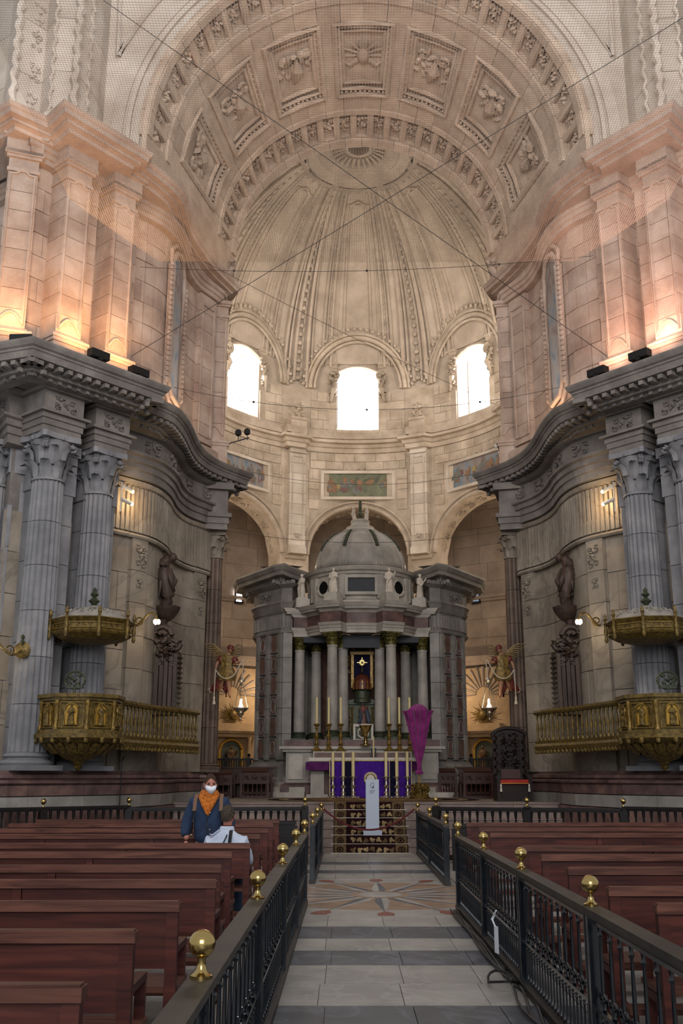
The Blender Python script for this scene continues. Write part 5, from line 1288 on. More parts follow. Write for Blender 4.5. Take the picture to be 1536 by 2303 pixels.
# ================================================================== transverse wooden balustrade before the steps
_b = MB().lathe([(.035, 0), (.035, .06), (.02, .1), (.045, .3), (.04, .4), (.018, .66), (.03, .74), (.034, .84)], 8)
BALU = _b.mesh('baluster', M_dbal, True)
for s in (-1, 1):
    PL = [(s * 1.35, 21.5), (s * 4.9, 21.1 if s < 0 else 20.3), (s * 7.7, 18.8 if s < 0 else 18.0)]
    t = thing('dark_balustrade', 'low dark turned-wood balustrade with brass knobs to the %s of the steps' % sd(s), 'balustrade', (PL[0][0], PL[0][1], 0), 'balustrades before the presbytery')
    for A, B, zt in ((PL[0], PL[1], 1.06), (PL[1], PL[2], 1.1)):
        dx, dy = B[0] - A[0], B[1] - A[1]; L = math.hypot(dx, dy); an = math.atan2(dy, dx)
        for z, h, w_ in ((zt, .05, .14), (zt - .04, .03, .1), (.1, .1, .16)):
            MB().box(((A[0] + B[0]) / 2, (A[1] + B[1]) / 2, z), (L, w_, h), an).build('rail', M_dbal, t)
        n = round(L / .155)
        for k in range(n):
            q = (k + .5) / n; link('baluster', BALU, t, (A[0] + dx * q, A[1] + dy * q, .17), sc=(1, 1, (zt - .19) / .84))
        for k in range(3):
            q = k / 2; x, y = A[0] + dx * q, A[1] + dy * q
            if k == 0 and A is PL[1]: continue
            nw = MB().box((x, y, .55), (.14, .14, 1.1), an).build('newel', M_dbal, t)
            link('brass_knob', BALL, nw, (x, y, 1.1))
    # panelled dark bench-back just in front of the balustrade
    t = thing('dark_kneeler_screen', 'long dark low wooden kneeler screen before the %s balustrade' % sd(s), 'kneeler', (s * 3.6, 20.6, 0), 'dark kneeler screens')
    y = 20.9 if s < 0 else 19.6
    MB().mm((s * 1.5, y, .76), (s * 5.9, y + .1, .83)).build('top_rail', M_dbal, t)
    for k in range(5): MB().mm((s * (1.52 + .88 * k), y + .03, .1), (s * (2.36 + .88 * k), y + .07, .76)).build('panel', M_dbal, t)
    for k in range(6): MB().mm((s * (1.48 + .88 * k), y, 0), (s * (1.55 + .88 * k), y + .1, .74)).build('stile', M_dbal, t)

# ================================================================== pews
def pew(x0, x1, y, label, group, idx, hb=.95):
    """y is the back face of the bench; the seat reaches away from the camera"""
    sx = 1 if x1 > x0 else -1; t = thing('wooden_pew', label, 'pew', ((x0 + x1) / 2, y, 0), group); rn = random.Random(idx * 3 + 1)
    a, b_ = min(x0, x1), max(x0, x1)
    MB().mm((a - .01, y - .035, hb - .06), (b_ + .01, y + .06, hb - .01)).mm((a, y - .02, hb - .01), (b_, y + .045, hb)).build('top_rail', M_pewt, t)
    n = 3; w = (b_ - a) / n
    for k in range(n):
        MB().mm((a + w * k + .04, y, .62), (a + w * (k + 1) - .04, y + .03, hb - .06)).build('back_panel', M_pew, t)
    MB().mm((a + .04, y + .0, .56), (b_ - .04, y + .035, .62)).build('lower_rail', M_pew, t)
    for k in range(n + 1):
        xx = a + (b_ - a) * k / n; xx = min(max(xx, a + .035), b_ - .035)
        MB().mm((xx - .035, y - .012, 0), (xx + .035, y + .05, hb - .06)).build('back_post', M_pew, t)
        MB().mm((xx - .03, y + .05, .04), (xx + .03, y + .42, .09)).mm((xx - .03, y + .05, .36), (xx + .03, y + .42, .41)).build('side_rail', M_pew, t)
        MB().mm((xx - .03, y + .38, 0), (xx + .03, y + .44, .42)).build('front_leg', M_pew, t)
    MB().mm((a, y + .03, .42), (b_, y + .47, .455)).build('seat', M_pewt, t)
    for k in (0, n):
        xx = a + .035 if k == 0 else b_ - .035
        MB().mm((xx - .03, y + .04, .64), (xx + .03, y + .44, .68)).mm((xx - .028, y + .4, .42), (xx + .028, y + .44, .66)).build('armrest', M_pew, t)
        MB().mm((xx - .03, y - .3, .17), (xx + .03, y, .22)).mm((xx - .03, y - .32, 0), (xx + .03, y - .26, .2)).build('kneeler_bracket', M_pew, t)
    MB().mm((a, y - .36, .2), (b_, y - .17, .235)).build('kneeler', M_pewt, t)
    MB().tube([(a + w * 1.4, y - .02, hb - .12), (a + w * 1.4, y - .05, hb - .14), (a + w * 1.4, y - .05, hb - .18)], .008, 5).build('bag_hook', M_railtop, t)
ordn = ('first', 'second', 'third', 'fourth', 'fifth', 'sixth', 'seventh', 'eighth', 'ninth', 'tenth', 'eleventh', 'twelfth')
LY = (4.06, 5.42, 6.62, 8.05, 9.2, 10.75, 12.15, 14.0, 15.45, 17.1, 18.6)
for i, y in enumerate(LY):
    x0 = (-1.5, -1.58, -1.55, -1.5, -1.6, -1.68, -1.62, -1.66, -1.66, -1.7, -1.7)[i]
    lab = 'reddish wooden pew left of the aisle, %s row from the camera' % ordn[i]
    if i == 6: lab = 'reddish wooden pew on which the man in the pale shirt sits'
    pew(x0, -6.0, y, lab, 'pews left of the aisle', i, .95 if i != 3 else .94)
RY = (5.2, 6.5, 7.45, 9.0, 10.4, 11.7, 14.3, 15.8, 17.4)
for i, y in enumerate(RY):
    x0 = (1.5, 1.38, 1.33, 1.38, 1.42, 1.45, 1.46, 1.5, 1.5)[i]
    pew(x0, 5.9, y, 'reddish wooden pew right of the aisle, %s row from the camera' % ordn[i], 'pews right of the aisle', i + 20)

# ================================================================== people
def skin(name, J, E, mat, parent, root=0, sub=2):
    """J: list of (x,y,z,rx,ry) world joints, E: edges; grows one continuous body"""
    off = wloc(parent); me = bpy.data.meshes.new(name); me.from_pydata([(j[0] - off.x, j[1] - off.y, j[2] - off.z) for j in J], E, []); me.materials.append(mat)
    o = bpy.data.objects.new(name, me); COL.objects.link(o); o.parent = parent
    mo = o.modifiers.new('skin', 'SKIN'); mo.use_smooth_shade = True
    for i, j in enumerate(J):
        me.skin_vertices[0].data[i].radius = (j[3], j[4] if len(j) > 4 else j[3]); me.skin_vertices[0].data[i].use_root = (i == root)
    s_ = o.modifiers.new('sub', 'SUBSURF'); s_.levels = sub; s_.render_levels = sub
    return o
def hand(parent, w, d, up, mat, s=1, L=.17):
    """palm and five fingers; w wrist, d direction, up = back of hand normal"""
    w = Vector(w); d = Vector(d).normalized(); up = Vector(up).normalized(); sd_ = d.cross(up).normalized() * s
    J = [(*w, .024, .018), (*(w + d * .045), .036, .017), (*(w + d * .085), .038, .016)]; E = [(0, 1), (1, 2)]
    skin('palm', J, E, mat, parent, 0, 1)
    for k, (o, l) in enumerate(((-.027, .062), (-.009, .075), (.009, .07), (.026, .055))):
        p = w + d * .085 + sd_ * o; q = p + d * l * .5 - up * .012; r = q + d * l * .35 - up * .03
        skin('finger', [(*p, .0095), (*q, .009), (*r, .0075)], [(0, 1), (1, 2)], mat, parent, 0, 1)
    p = w + d * .03 - sd_ * .03; q = p + d * .03 - sd_ * .02 - up * .01; r = q + d * .03 - up * .012
    skin('thumb', [(*p, .012), (*q, .0105), (*r, .009)], [(0, 1), (1, 2)], mat, parent, 0, 1)
def head(parent, c, fz, pitch, skinm, hairm, k=1.0, long_back=False, mask=False):
    """c: head centre; fz: facing angle about z, 0 = towards -y"""
    Mx = Matrix.Translation(c) @ Matrix.Rotation(fz, 4, 'Z') @ Matrix.Rotation(pitch, 4, 'X') @ Matrix.Scale(k, 4)
    b = MB(); rows_ = []
    for i in range(15):
        t = PI * i / 14; z = -.118 * cos(t); row = []
        for j in range(20):
            a = 2 * PI * j / 20; rx = .074 * sin(t) ** .8; ry = .094 * sin(t) ** .8
            if z < -.02: f_ = 1 - .3 * ((-.02 - z) / .1) ** 1.4; rx *= f_; ry *= (.6 + .4 * f_) if sin(a) < 0 else (1 - .45 * ((-.02 - z) / .1))
            row.append((rx * cos(a), ry * sin(a) - (.012 if z < -.03 and sin(a) < 0 else 0), z))
        rows_.append(row + row[:1])
    b.grid(rows_)
    b.tube([(0, -.088, .022), (0, -.108, -.012), (0, -.102, -.028)], [.009, .016, .012], 8)
    for e in (-1, 1):
        b.ell((e * .076, .006, -.005), (.012, .02, .032), 8, 6); b.tube([(e * .048, -.082, .03), (e * .03, -.092, .036), (e * .016, -.09, .03)], .007, 5)
    b.tube([(-.024, -.092, -.056), (0, -.1, -.054), (.024, -.092, -.056)], .007, 6)
    b.lathe([(.056, -.2), (.054, -.1), (.055, -.06)], 14, (0, .015, 0))
    b.xf(Mx).build('head', skinm, parent, True)
    e_ = MB()
    for e in (-1, 1): e_.ell((e * .031, -.086, .012), (.013, .008, .007), 8, 5)
    e_.xf(Mx).build('eye', M_dark, parent, True)
    h = MB(); rows_ = []; rn = random.Random(2)
    for i in range(9):
        t = PI * .62 * i / 8; row = []
        for j in range(28):
            a = 2 * PI * j / 28; fr_ = max(0, -sin(a)); lim = (1 - .52 * fr_ ** 1.2) * (1 - .16 * abs(cos(a)) ** 3); tt = t * lim; r_ = 1 + .05 * sin(5 * a + i) + .03 * rn.random()
            row.append((.084 * sin(tt) ** .9 * cos(a) * r_, .103 * sin(tt) ** .9 * sin(a) * r_ + .006, .128 * cos(tt) * (1 if i else 1.0) + (.006 * sin(3 * a))))
        rows_.append(row + row[:1])
    h.grid(rows_); h.f = [q[::-1] for q in h.f]; h.xf(Mx).build('hair', hairm, parent, True)
    if mask:
        rows_ = []
        for i in range(7):
            z = .0 - .098 * i / 6; row = []
            for j in range(9):
                u = -1 + 2 * j / 8; wd = (.062, .068, .07, .066, .058, .045, .028)[i]; dep = (.108, .128, .138, .138, .13, .118, .1)[i]
                row.append((wd * sin(u * 1.35), -dep * cos(u * 1.0) + (.01 if abs(u) > .9 else 0), z - .01 * (1 - u * u)))
            rows_.append(row)
        b = MB().grid(rows_); b.xf(Mx).build('face_mask', M_mask, parent, True)
        for e in (-1, 1): MB().tube([(e * .062, -.05, -.02), (e * .08, -.005, .015), (e * .08, .01, -.01), (e * .06, -.05, -.05)], .0025, 4).xf(Mx).build('mask_loop', M_mask, parent)
# -- standing man between the pews
X, Y = -2.22, 13.05
mn = thing('person', 'standing person in navy jacket, ochre scarf, white face mask and tan rucksack straps', 'person', (X, Y, 0))
J = [(X, Y, .95, .13, .10), (X, Y, 1.15, .13, .10), (X, Y, 1.36, .14, .10), (X, Y, 1.47, .06), (X, Y, 1.55, .055),
     (X - .17, Y, 1.37, .06), (X - .255, Y + .0, 1.12, .05), (X - .26, Y - .1, .93, .035), (X + .17, Y, 1.37, .06), (X + .25, Y, 1.12, .05), (X + .2, Y - .1, .9, .035),
     (X - .09, Y, .86, .085), (X - .1, Y, .5, .06), (X - .1, Y + .01, .1, .045), (X + .09, Y, .86, .085), (X + .1, Y, .5, .06), (X + .1, Y + .01, .1, .045)]
E = [(0, 1), (1, 2), (2, 3), (3, 4), (2, 5), (5, 6), (6, 7), (2, 8), (8, 9), (9, 10), (0, 11), (11, 12), (12, 13), (0, 14), (14, 15), (15, 16)]
skin('body', J, E, M_skin, mn)
hand(mn, (X - .26, Y - .11, .93), (.15, -.4, -.9), (-1, -.2, 0), M_skin, 1); hand(mn, (X + .2, Y - .11, .9), (-.2, -.4, -.9), (1, -.2, 0), M_skin, -1)
Jj = [(X, Y, .86, .2, .155), (X, Y, 1.02, .2, .155), (X, Y, 1.2, .2, .15), (X, Y, 1.37, .17, .12), (X, Y, 1.46, .09, .09),
      (X - .19, Y, 1.38, .085), (X - .275, Y, 1.13, .082), (X - .275, Y - .09, .965, .058), (X + .19, Y, 1.38, .085), (X + .27, Y, 1.13, .082), (X + .22, Y - .09, .93, .058)]
jk = skin('jacket', Jj, [(0, 1), (1, 2), (2, 3), (3, 4), (3, 5), (5, 6), (6, 7), (3, 8), (8, 9), (9, 10)], M_jack, mn)
skin('trousers', [(X, Y, .9, .16, .12), (X - .1, Y, .8, .1), (X - .1, Y, .48, .08), (X - .1, Y, .08, .07), (X + .1, Y, .8, .1), (X + .1, Y, .48, .08), (X + .1, Y, .08, .07)], [(0, 1), (1, 2), (2, 3), (0, 4), (4, 5), (5, 6)], M_trous, mn)
for e in (-1, 1): MB().ell((X + e * .1, Y - .06, .045), (.05, .13, .045), 10, 6).build('shoe', M_shoe, mn, True)
head(mn, (X + .01, Y - .03, 1.595), R(14), R(4), M_skin, M_hair, 1.0, mask=True)
b = MB().lathe([(.10, 1.4), (.125, 1.43), (.125, 1.48), (.105, 1.52), (.085, 1.53)], 24, (X, Y - .01, 0), sy=.9, rmod=lambda a, z: 1 + .05 * sin(5 * a + z * 40))
b.add([(X - .11, Y - .115, 1.47), (X + .11, Y - .115, 1.47), (X + .07, Y - .165, 1.33), (X + .01, Y - .18, 1.22), (X - .06, Y - .165, 1.33), (X, Y - .15, 1.44), (X - .02, Y - .12, 1.3)], [(0, 5, 4), (5, 1, 2), (5, 2, 3, 4), (4, 3, 6), (3, 2, 6)])
b.tube([(X - .1, Y - .1, 1.46), (X - .05, Y - .15, 1.36), (X + .0, Y - .17, 1.24)], [.03, .035, .015], 7).tube([(X + .1, Y - .1, 1.46), (X + .05, Y - .15, 1.36), (X + .0, Y - .172, 1.24)], [.03, .035, .015], 7)
b.build('scarf', M_scarf, mn, True)
for e in (-1, 1):
    MB().tube([(X + e * .15, Y + .1, 1.42), (X + e * .155, Y, 1.475), (X + e * .16, Y - .1, 1.42), (X + e * .165, Y - .15, 1.28)], .026, 6, sq=.4).build('rucksack_strap', M_strap, mn, True)
    MB().tube([(X + e * .165, Y - .15, 1.28), (X + e * .175, Y - .165, 1.15), (X + e * .19, Y - .14, 1.02)], .011, 5).build('strap_webbing', M_black, mn, True)
MB().tube([(X, Y - .16, 1.24), (X + .0, Y - .172, 1.1), (X, Y - .165, .86)], .007, 4).build('zip', M_black, jk)
for p_ in ((X + .035, 1.26), (X - .19, 1.0), (X + .035, 1.06)): MB().ell((p_[0], Y - .17, p_[1]), (.009, .006, .009), 8, 5).build('snap_button', M_silver, jk, True)
b = MB().box((X, Y + .22, 1.18), (.3, .16, .44)); bp_ = b.build('rucksack', M_strap, mn); bv = bp_.modifiers.new('bev', 'BEVEL'); bv.width = .05; bv.segments = 3
# -- seated man in pale shirt, seen from behind
X, Y = -1.93, 12.5
sm = thing('person', 'seated person in pale shirt seen from behind with a black shoulder strap', 'person', (X, Y, 0))
J = [(X, Y - .02, .55, .13, .11), (X, Y - .02, .75, .11, .08), (X, Y - .0, .93, .11, .08), (X, Y + .02, 1.06, .05), (X, Y + .03, 1.13, .055),
     (X - .18, Y, .97, .06), (X - .24, Y + .06, .72, .05), (X - .2, Y + .27, .66, .035), (X + .18, Y, .97, .06), (X + .24, Y + .06, .72, .05), (X + .2, Y + .27, .66, .035),
     (X - .1, Y + .15, .53, .085), (X - .11, Y + .45, .5, .07), (X - .11, Y + .45, .1, .045), (X + .1, Y + .15, .53, .085), (X + .11, Y + .45, .5, .07), (X + .11, Y + .45, .1, .045)]
skin('body', J, E, M_skin, sm)
hand(sm, (X - .2, Y + .27, .66), (.3, 1, -.3), (-.2, .2, 1), M_skin, -1); hand(sm, (X + .2, Y + .27, .66), (-.3, 1, -.3), (.2, .2, 1), M_skin, 1)
skin('shirt', [(X, Y - .02, .5, .2, .16), (X, Y - .03, .7, .21, .17), (X, Y - .02, .92, .21, .15), (X, Y + .01, 1.03, .13, .11), (X, Y + .02, 1.1, .075),
               (X - .2, Y, .96, .08), (X - .265, Y + .05, .72, .07), (X - .21, Y + .24, .66, .05), (X + .2, Y, .96, .08), (X + .265, Y + .05, .72, .07), (X + .21, Y + .24, .66, .05)],
     [(0, 1), (1, 2), (2, 3), (3, 4), (2, 5), (5, 6), (6, 7), (2, 8), (8, 9), (9, 10)], M_shirt, sm)
skin('trousers', [(X, Y, .54, .16, .12), (X - .1, Y + .15, .55, .105), (X - .11, Y + .46, .51, .085), (X - .11, Y + .46, .08, .065), (X + .1, Y + .15, .55, .105), (X + .11, Y + .46, .51, .085), (X + .11, Y + .46, .08, .065)], [(0, 1), (1, 2), (2, 3), (0, 4), (4, 5), (5, 6)], M_trous, sm)
for e in (-1, 1): MB().ell((X + e * .11, Y + .52, .045), (.05, .13, .045), 10, 6).build('shoe', M_shoe, sm, True)
head(sm, (X + .005, Y + .06, 1.235), R(172), R(-4), M_skin, M_hairg, 1.0)
MB().lathe([(.085, 1.05), (.088, 1.1), (.075, 1.12)], 18, (X, Y + .02, 0)).tube([(X - .08, Y - .03, 1.08), (X - .16, Y - .04, 1.02), (X - .2, Y, 1.03)], [.03, .03, .01], 6, sq=.4).build('shirt_collar', M_shirt, sm, True)
MB().lathe([(.07, 1.11), (.068, 1.13)], 16, (X, Y + .03, 0)).build('red_undershirt', M_redr, sm, True)
MB().tube([(X + .05, Y + .09, 1.08), (X + .06, Y - .08, 1.07), (X + .05, Y - .16, .9), (X + .0, Y - .18, .72), (X - .05, Y - .17, .55)], .024, 6, sq=.35).build('shoulder_strap', M_black, sm, True)
MB().tube([(X + .02, Y - .12, 1.03), (X - .03, Y - .16, .92), (X - .1, Y - .17, .75)], .008, 5).build('strap_cord', M_black, sm, True)

# ================================================================== pulpits, canopies, galleries, mirrored
def octo(c, r, rot=PI / 8, n=8): return [(c[0] + r * cos(rot + 2 * PI * k / n), c[1] + r * sin(rot + 2 * PI * k / n)) for k in range(n)]
def warm(name, loc, power, col, parent, rad=.06):
    l = bpy.data.lights.new(name, 'POINT'); l.energy = power; l.color = col; l.shadow_soft_size = rad; o = bpy.data.objects.new(name, l); COL.objects.link(o); o.parent = parent; o.location = Vector(loc) - wloc(parent); return o
for s in (-1, 1):
    mir = s > 0; sw = sd(s)
    def m(x, y, z): return (-x if mir else x, y, z)
    pc = (-5.87, 20.65)
    pu = thing('gilded_pulpit', 'gilded octagonal pulpit with arched saint niches and curved gallery on the %s pier' % sw, 'pulpit', m(pc[0], pc[1], 2.4), 'gilded pulpits')
    def bu(mb, nm, mat=M_pulp, sm=False, par=None): return mb.build(nm, mat, par or pu, sm, mir=mir)
    for z0, z1, r in ((2.42, 2.5, .9), (2.5, 2.58, .84), (3.14, 3.2, .82), (3.2, 3.27, .88)): bu(MB().prism(octo(pc, r), z0, z1), 'cornice')
    bu(MB().prism(octo(pc, .76), 2.5, 3.2), 'body')
    bu(MB().lathe([(.86, 2.42), (.8, 2.38), (.62, 2.28), (.5, 2.2), (.44, 2.18), (.42, 2.12), (.3, 2.04), (.14, 1.98), (.1, 1.95), (.06, 1.9), (.09, 1.86), (.02, 1.8)][::-1], 16, (pc[0], pc[1], 0)), 'bowl', M_giltd, 30)
    for k in range(16):
        a = 2 * PI * k / 16; bu(leaf_mb(.28, .36, .1).xf(Matrix.Translation((pc[0] + .5 * cos(a), pc[1] + .5 * sin(a), 2.12)) @ Matrix.Rotation(a + PI / 2, 4, 'Z') @ Matrix.Rotation(R(42), 4, 'X')), 'acanthus_leaf', M_giltd, True)
        bu(MB().ell((pc[0] + .84 * cos(a), pc[1] + .84 * sin(a), 2.38), (.05, .05, .07), 6, 4), 'fringe_drop', M_giltd, True)
    for k in range(8):
        a = PI / 8 + 2 * PI * k / 8; x, y = pc[0] + .78 * cos(a), pc[1] + .78 * sin(a)
        bu(MB().lathe([(.05, 2.58), (.055, 2.64), (.03, 2.68), (.045, 2.78), (.035, 2.86), (.04, 3.02), (.055, 3.08), (.05, 3.14)], 8, (x, y, 0)), 'corner_baluster', M_gilt, True)
        a2 = 2 * PI * k / 8; n_ = (cos(a2), sin(a2)); q = .76 * cos(PI / 8); cx, cy = pc[0] + n_[0] * (q + .02), pc[1] + n_[1] * (q + .02)
        if n_[1] > .5: continue
        Mx = Matrix.Translation((cx, cy, 0)) @ Matrix.Rotation(a2 + PI / 2, 4, 'Z')
        arch_ = [(-.13, 2.66), (-.13, 2.95)] + [(.13 * cos(PI - PI * j / 8), 2.95 + .13 * sin(PI * j / 8)) for j in range(9)] + [(.13, 2.66)]
        nk = bu(MB().slabY(arch_, -.012, .01).xf(Mx), 'niche_back', M_gold)
        bu(MB().tube([(p[0], -.03, p[1]) for p in arch_], .02, 5, True).xf(Mx), 'niche_arch', M_gilt, 40, nk)
        bu(figure_mb(.4, 40 + k, k % 2).xf(Mx @ Matrix.Translation((0, -.04, 2.66))), 'niche_saint', M_giltd, True, nk)
        bu(MB().tube([(-.23, -.02, 2.62), (.23, -.02, 2.62), (.23, -.02, 3.1), (-.23, -.02, 3.1)], .018, 4, True).xf(Mx), 'panel_border', M_gilt)
        bu(relief(.4, .07, k, .03).xf(Mx @ Matrix.Translation((0, -.03, 3.06 if False else 2.53))), 'frieze_carving', M_gilt, True)
    # gallery
    GP = spl([(-5.3, 20.75), (-5.12, 21.35), (-4.95, 22.2), (-4.7, 23.1), (-4.35, 24.0), (-4.12, 24.85)], 5)
    GE = GP + [(-4.3, 25.3), (-5.05, 25.5)]
    bu(MB().prism(GE + [(-5.1, 24.5), (-5.3, 23.5), (-5.9, 22.5), (-6.0, 21.5)], 2.3, 2.4), 'gallery_floor', M_giltd)
    bu(MB().sweep([(-.1, 2.28), (.06, 2.3), (.08, 2.38), (.04, 2.44), (.05, 2.5), (-.05, 2.52), (-.1, 2.5)], GP), 'gallery_cornice')
    bu(MB().sweep([(-.06, 3.12), (.05, 3.13), (.07, 3.18), (.06, 3.23), (-.08, 3.25), (-.08, 3.14), (-.06, 3.12)], GP), 'handrail')
    S = along(GP); nb = 21
    BM = MB().lathe([(.04, 0), (.04, .05), (.018, .08), (.03, .13), (.018, .17), (.038, .28), (.022, .44), (.018, .52), (.034, .56), (.034, .62)], 8).mesh('gallery_baluster', M_pulp, True) if s < 0 else BMESH
    BMESH = BM
    for k in range(nb):
        p, d = at_s(GP, S, S[-1] * (k + .6) / nb)
        link('gallery_baluster', BM, pu, m(p[0], p[1], 2.51))
    q = .1
    while q < S[-1]:
        p, d = at_s(GP, S, q); n = (d[1], -d[0]); bu(MB().ell((p[0] + n[0] * .03, p[1] + n[1] * .03, 2.26), (.05, .05, .06), 6, 4), 'fringe_drop', M_giltd, True); q += .16
    # book rest on the pulpit rim
    bk = thing('bronze_lectern', 'round pierced bronze book rest standing on the %s pulpit rim' % sw, 'lectern', m(-5.95, 20.35, 3.27), 'pulpit book rests')
    b = MB().lathe([(.06, 3.27), (.03, 3.3), (.03, 3.4)], 8, (-5.95, 20.3, 0)).tube([(-5.95 + .2 * cos(q), 20.3, 3.56 + .17 * sin(q)) for q in [2 * PI * j / 18 for j in range(18)]], .025, 5, True); b.build('frame', M_dgreen, bk, True, mir=mir)
    relief(.34, .3, 77, .05, 1.3).xf(Matrix.Translation((-5.95, 20.3, 3.56))).build('tracery', M_dgreen, bk, True, mir=mir)
    MB().mm((-6.12, 20.26, 3.4), (-5.78, 20.38, 3.43)).build('ledge', M_dgreen, bk, mir=mir)
    # canopy
    cc = (-5.78, 20.75)
    cn = thing('pulpit_canopy', 'gilded octagonal sounding board with grey ornamented roof above the %s pulpit' % sw, 'canopy', m(cc[0], cc[1], 4.4), 'pulpit canopies')
    def bc(mb, nm, mat=M_pulp, sm=False): return mb.build(nm, mat, cn, sm, mir=mir)
    bc(MB().lathe([(.3, 4.34), (.62, 4.4), (.8, 4.5), (.83, 4.54), (.8, 4.58), (.8, 4.72), (.84, 4.76), (.88, 4.8), (.84, 4.82)], 8, (cc[0], cc[1], 0), a0=PI / 8, a1=PI / 8 + 2 * PI), 'sounding_board')
    bc(MB().lathe([(.82, 4.81), (.62, 4.95), (.36, 5.06), (.14, 5.1), (.06, 5.14)], 8, (cc[0], cc[1], 0), a0=PI / 8, a1=PI / 8 + 2 * PI), 'canopy_roof', M_roof)
    for k in range(8):
        a = PI / 8 + 2 * PI * k / 8; x, y = cc[0] + .86 * cos(a), cc[1] + .86 * sin(a)
        bc(MB().lathe([(.02, 4.4), (.045, 4.46), (.03, 4.52), (.045, 4.62), (.03, 4.76), (.05, 4.8), (.02, 4.84), (.045, 4.9), (.03, 4.93), (.035, 4.97), (.005, 5.02)], 8, (x, y, 0)), 'corner_finial', M_giltd, True)
        a2 = a + PI / 8; q = .8 * cos(PI / 8) + .01; Mx = Matrix.Translation((cc[0] + q * cos(a2), cc[1] + q * sin(a2), 4.65)) @ Matrix.Rotation(a2 + PI / 2, 4, 'Z')
        bc(MB().tube([(-.26, -.01, -.05), (.26, -.01, -.05), (.26, -.01, .05), (-.26, -.01, .05)], .012, 4, True).xf(Mx), 'panel_border', M_gilt)
        bc(relief(.5, .08, k + 3, .025, .9).xf(Mx), 'panel_carving', M_gilt, True)
        Mx = Matrix.Translation((cc[0] + .52 * cos(a2), cc[1] + .52 * sin(a2), 4.98)) @ Matrix.Rotation(a2 + PI / 2, 4, 'Z') @ Matrix.Rotation(R(-62), 4, 'X')
        bc(relief(.32, .34, k + 13, .04, .8).xf(Mx), 'roof_carving', M_roof, True)
    bc(MB().lathe([(.07, 5.12), (.04, 5.16), (.12, 5.24), (.05, 5.3), (.03, 5.32), (.09, 5.38), (.04, 5.44), (.05, 5.48), (.0, 5.54)], 10, (cc[0], cc[1], 0), rmod=lambda a, z: 1 + .2 * sin(5 * a)), 'top_finial', M_dgreen, True)
    bc(MB().tube([(cc[0] - ND[0] * .5, cc[1] - ND[1] * .5, 4.6), (cc[0] - ND[0] * 1.1, cc[1] - ND[1] * 1.1, 4.6)], .04, 6), 'wall_bracket', M_giltd)
    # small spotlights under the second capital
    t = thing('wall_spotlight', 'pair of small white spotlights lighting the fluted band beside the %s capital' % sw, 'spotlight', m(-5.62, 22.35, 8.0), 'capital spotlights')
    MB().mm((-5.72, 22.3, 7.6), (-5.69, 22.33, 8.35)).build('mount_rod', M_stat, t, mir=mir)
    for z in (8.2, 7.9):
        MB().tube([(-5.7, 22.3, z), (-5.52, 22.5, z - .06)], .045, 8).build('lamp_body', M_linen, t, True, mir=mir)
        MB().ell((-5.5, 22.52, z - .07), (.04, .04, .04), 8, 5).build('lens', M_spot, t, True, mir=mir)
    warm('spotlight_light', m(-5.38, 22.62, 7.95), 16, (1, .66, .32), t, .05)
    # floodlights on the cornice
    for i, (x, y, an) in enumerate(((-7.3, 19.35, ANG - .9), (-5.88, 20.15, ANG), (-5.2, 21.1, ANG))):
        t = thing('floodlight_box', ('black floodlight box on the %s cornice by the outermost pilaster', 'black floodlight box on the %s cornice between the pilasters', 'black floodlight box at the inner tip of the %s cornice')[i] % sw, 'floodlight', m(x, y, 10.42), 'cornice floodlights')
        MB().box((x, y, 10.54), (.46, .2, .17), an).build('housing', M_black, t, mir=mir)
        MB().box((x, y, 10.45), (.1, .2, .08), an).build('foot', M_black, t, mir=mir)
        u = (-ND[0], -ND[1]); MB().box((x + u[0] * .12, y + u[1] * .12, 10.56), (.36, .02, .12), an).build('lens', M_dark, t, mir=mir)
        l = bpy.data.lights.new('floodlight_beam', 'SPOT'); l.energy = (235, 245, 140)[i]; l.spot_size = R(125); l.spot_blend = .8; l.shadow_soft_size = .15
        l.color = (1, .5, .2) if s < 0 else (1, .54, .38)
        o = bpy.data.objects.new('floodlight_beam', l); COL.objects.link(o); o.parent = t; p = Vector(m(x + u[0] * .22, y + u[1] * .22, 10.72)); o.location = p - wloc(t)
        tg = Vector(m(x + u[0] * .95, y + u[1] * .95, 13.2)); o.rotation_euler = (tg - p).to_track_quat('-Z', 'Y').to_euler()
    # long thin uplights hidden along the hollow wall
    t = thing('cornice_strip_light', 'slim uplight resting on the hollow part of the %s cornice' % sw, 'uplight', m(-4.75, 24.5, 10.42), 'cornice strip lights')
    MB().mm((-4.8, 23.6, 10.42), (-4.7, 25.6, 10.5)).build('housing', M_black, t, mir=mir)
    l = bpy.data.lights.new('strip_beam', 'AREA'); l.shape = 'RECTANGLE'; l.size = .1; l.size_y = 2.0; l.energy = 26; l.color = (1, .66, .42)
    o = bpy.data.objects.new('strip_beam', l); COL.objects.link(o); o.parent = t; p = Vector(m(-4.75, 24.6, 10.53)); o.location = p - wloc(t); o.rotation_euler = (R(180), R(14) * (1 if not mir else -1), 0)
    # tall painting in a mixtilinear frame on the attic wall
    pa = thing('tall_painting', 'tall curved-top painting in a beaded stone frame on the %s attic wall' % sw, 'painting', m(-5.0, 24.8, 11.2), 'attic paintings')
    UW = offs(WC, .06); S = along(UW); sc = S[-1] * .34
    def PW(u, z, o): p, d = at_s(UW, S, sc + u); n = (d[1], -d[0]); return (p[0] + n[0] * o, p[1] + n[1] * o, z)
    prof = [(-.62, 11.5), (-.4, 11.2), (.4, 11.2), (.62, 11.5), (.62, 14.6), (.58, 14.75), (.6, 15.0), (.35, 15.25), (0, 15.35), (-.35, 15.25), (-.6, 15.0), (-.58, 14.75), (-.62, 14.6)]
    cells = []
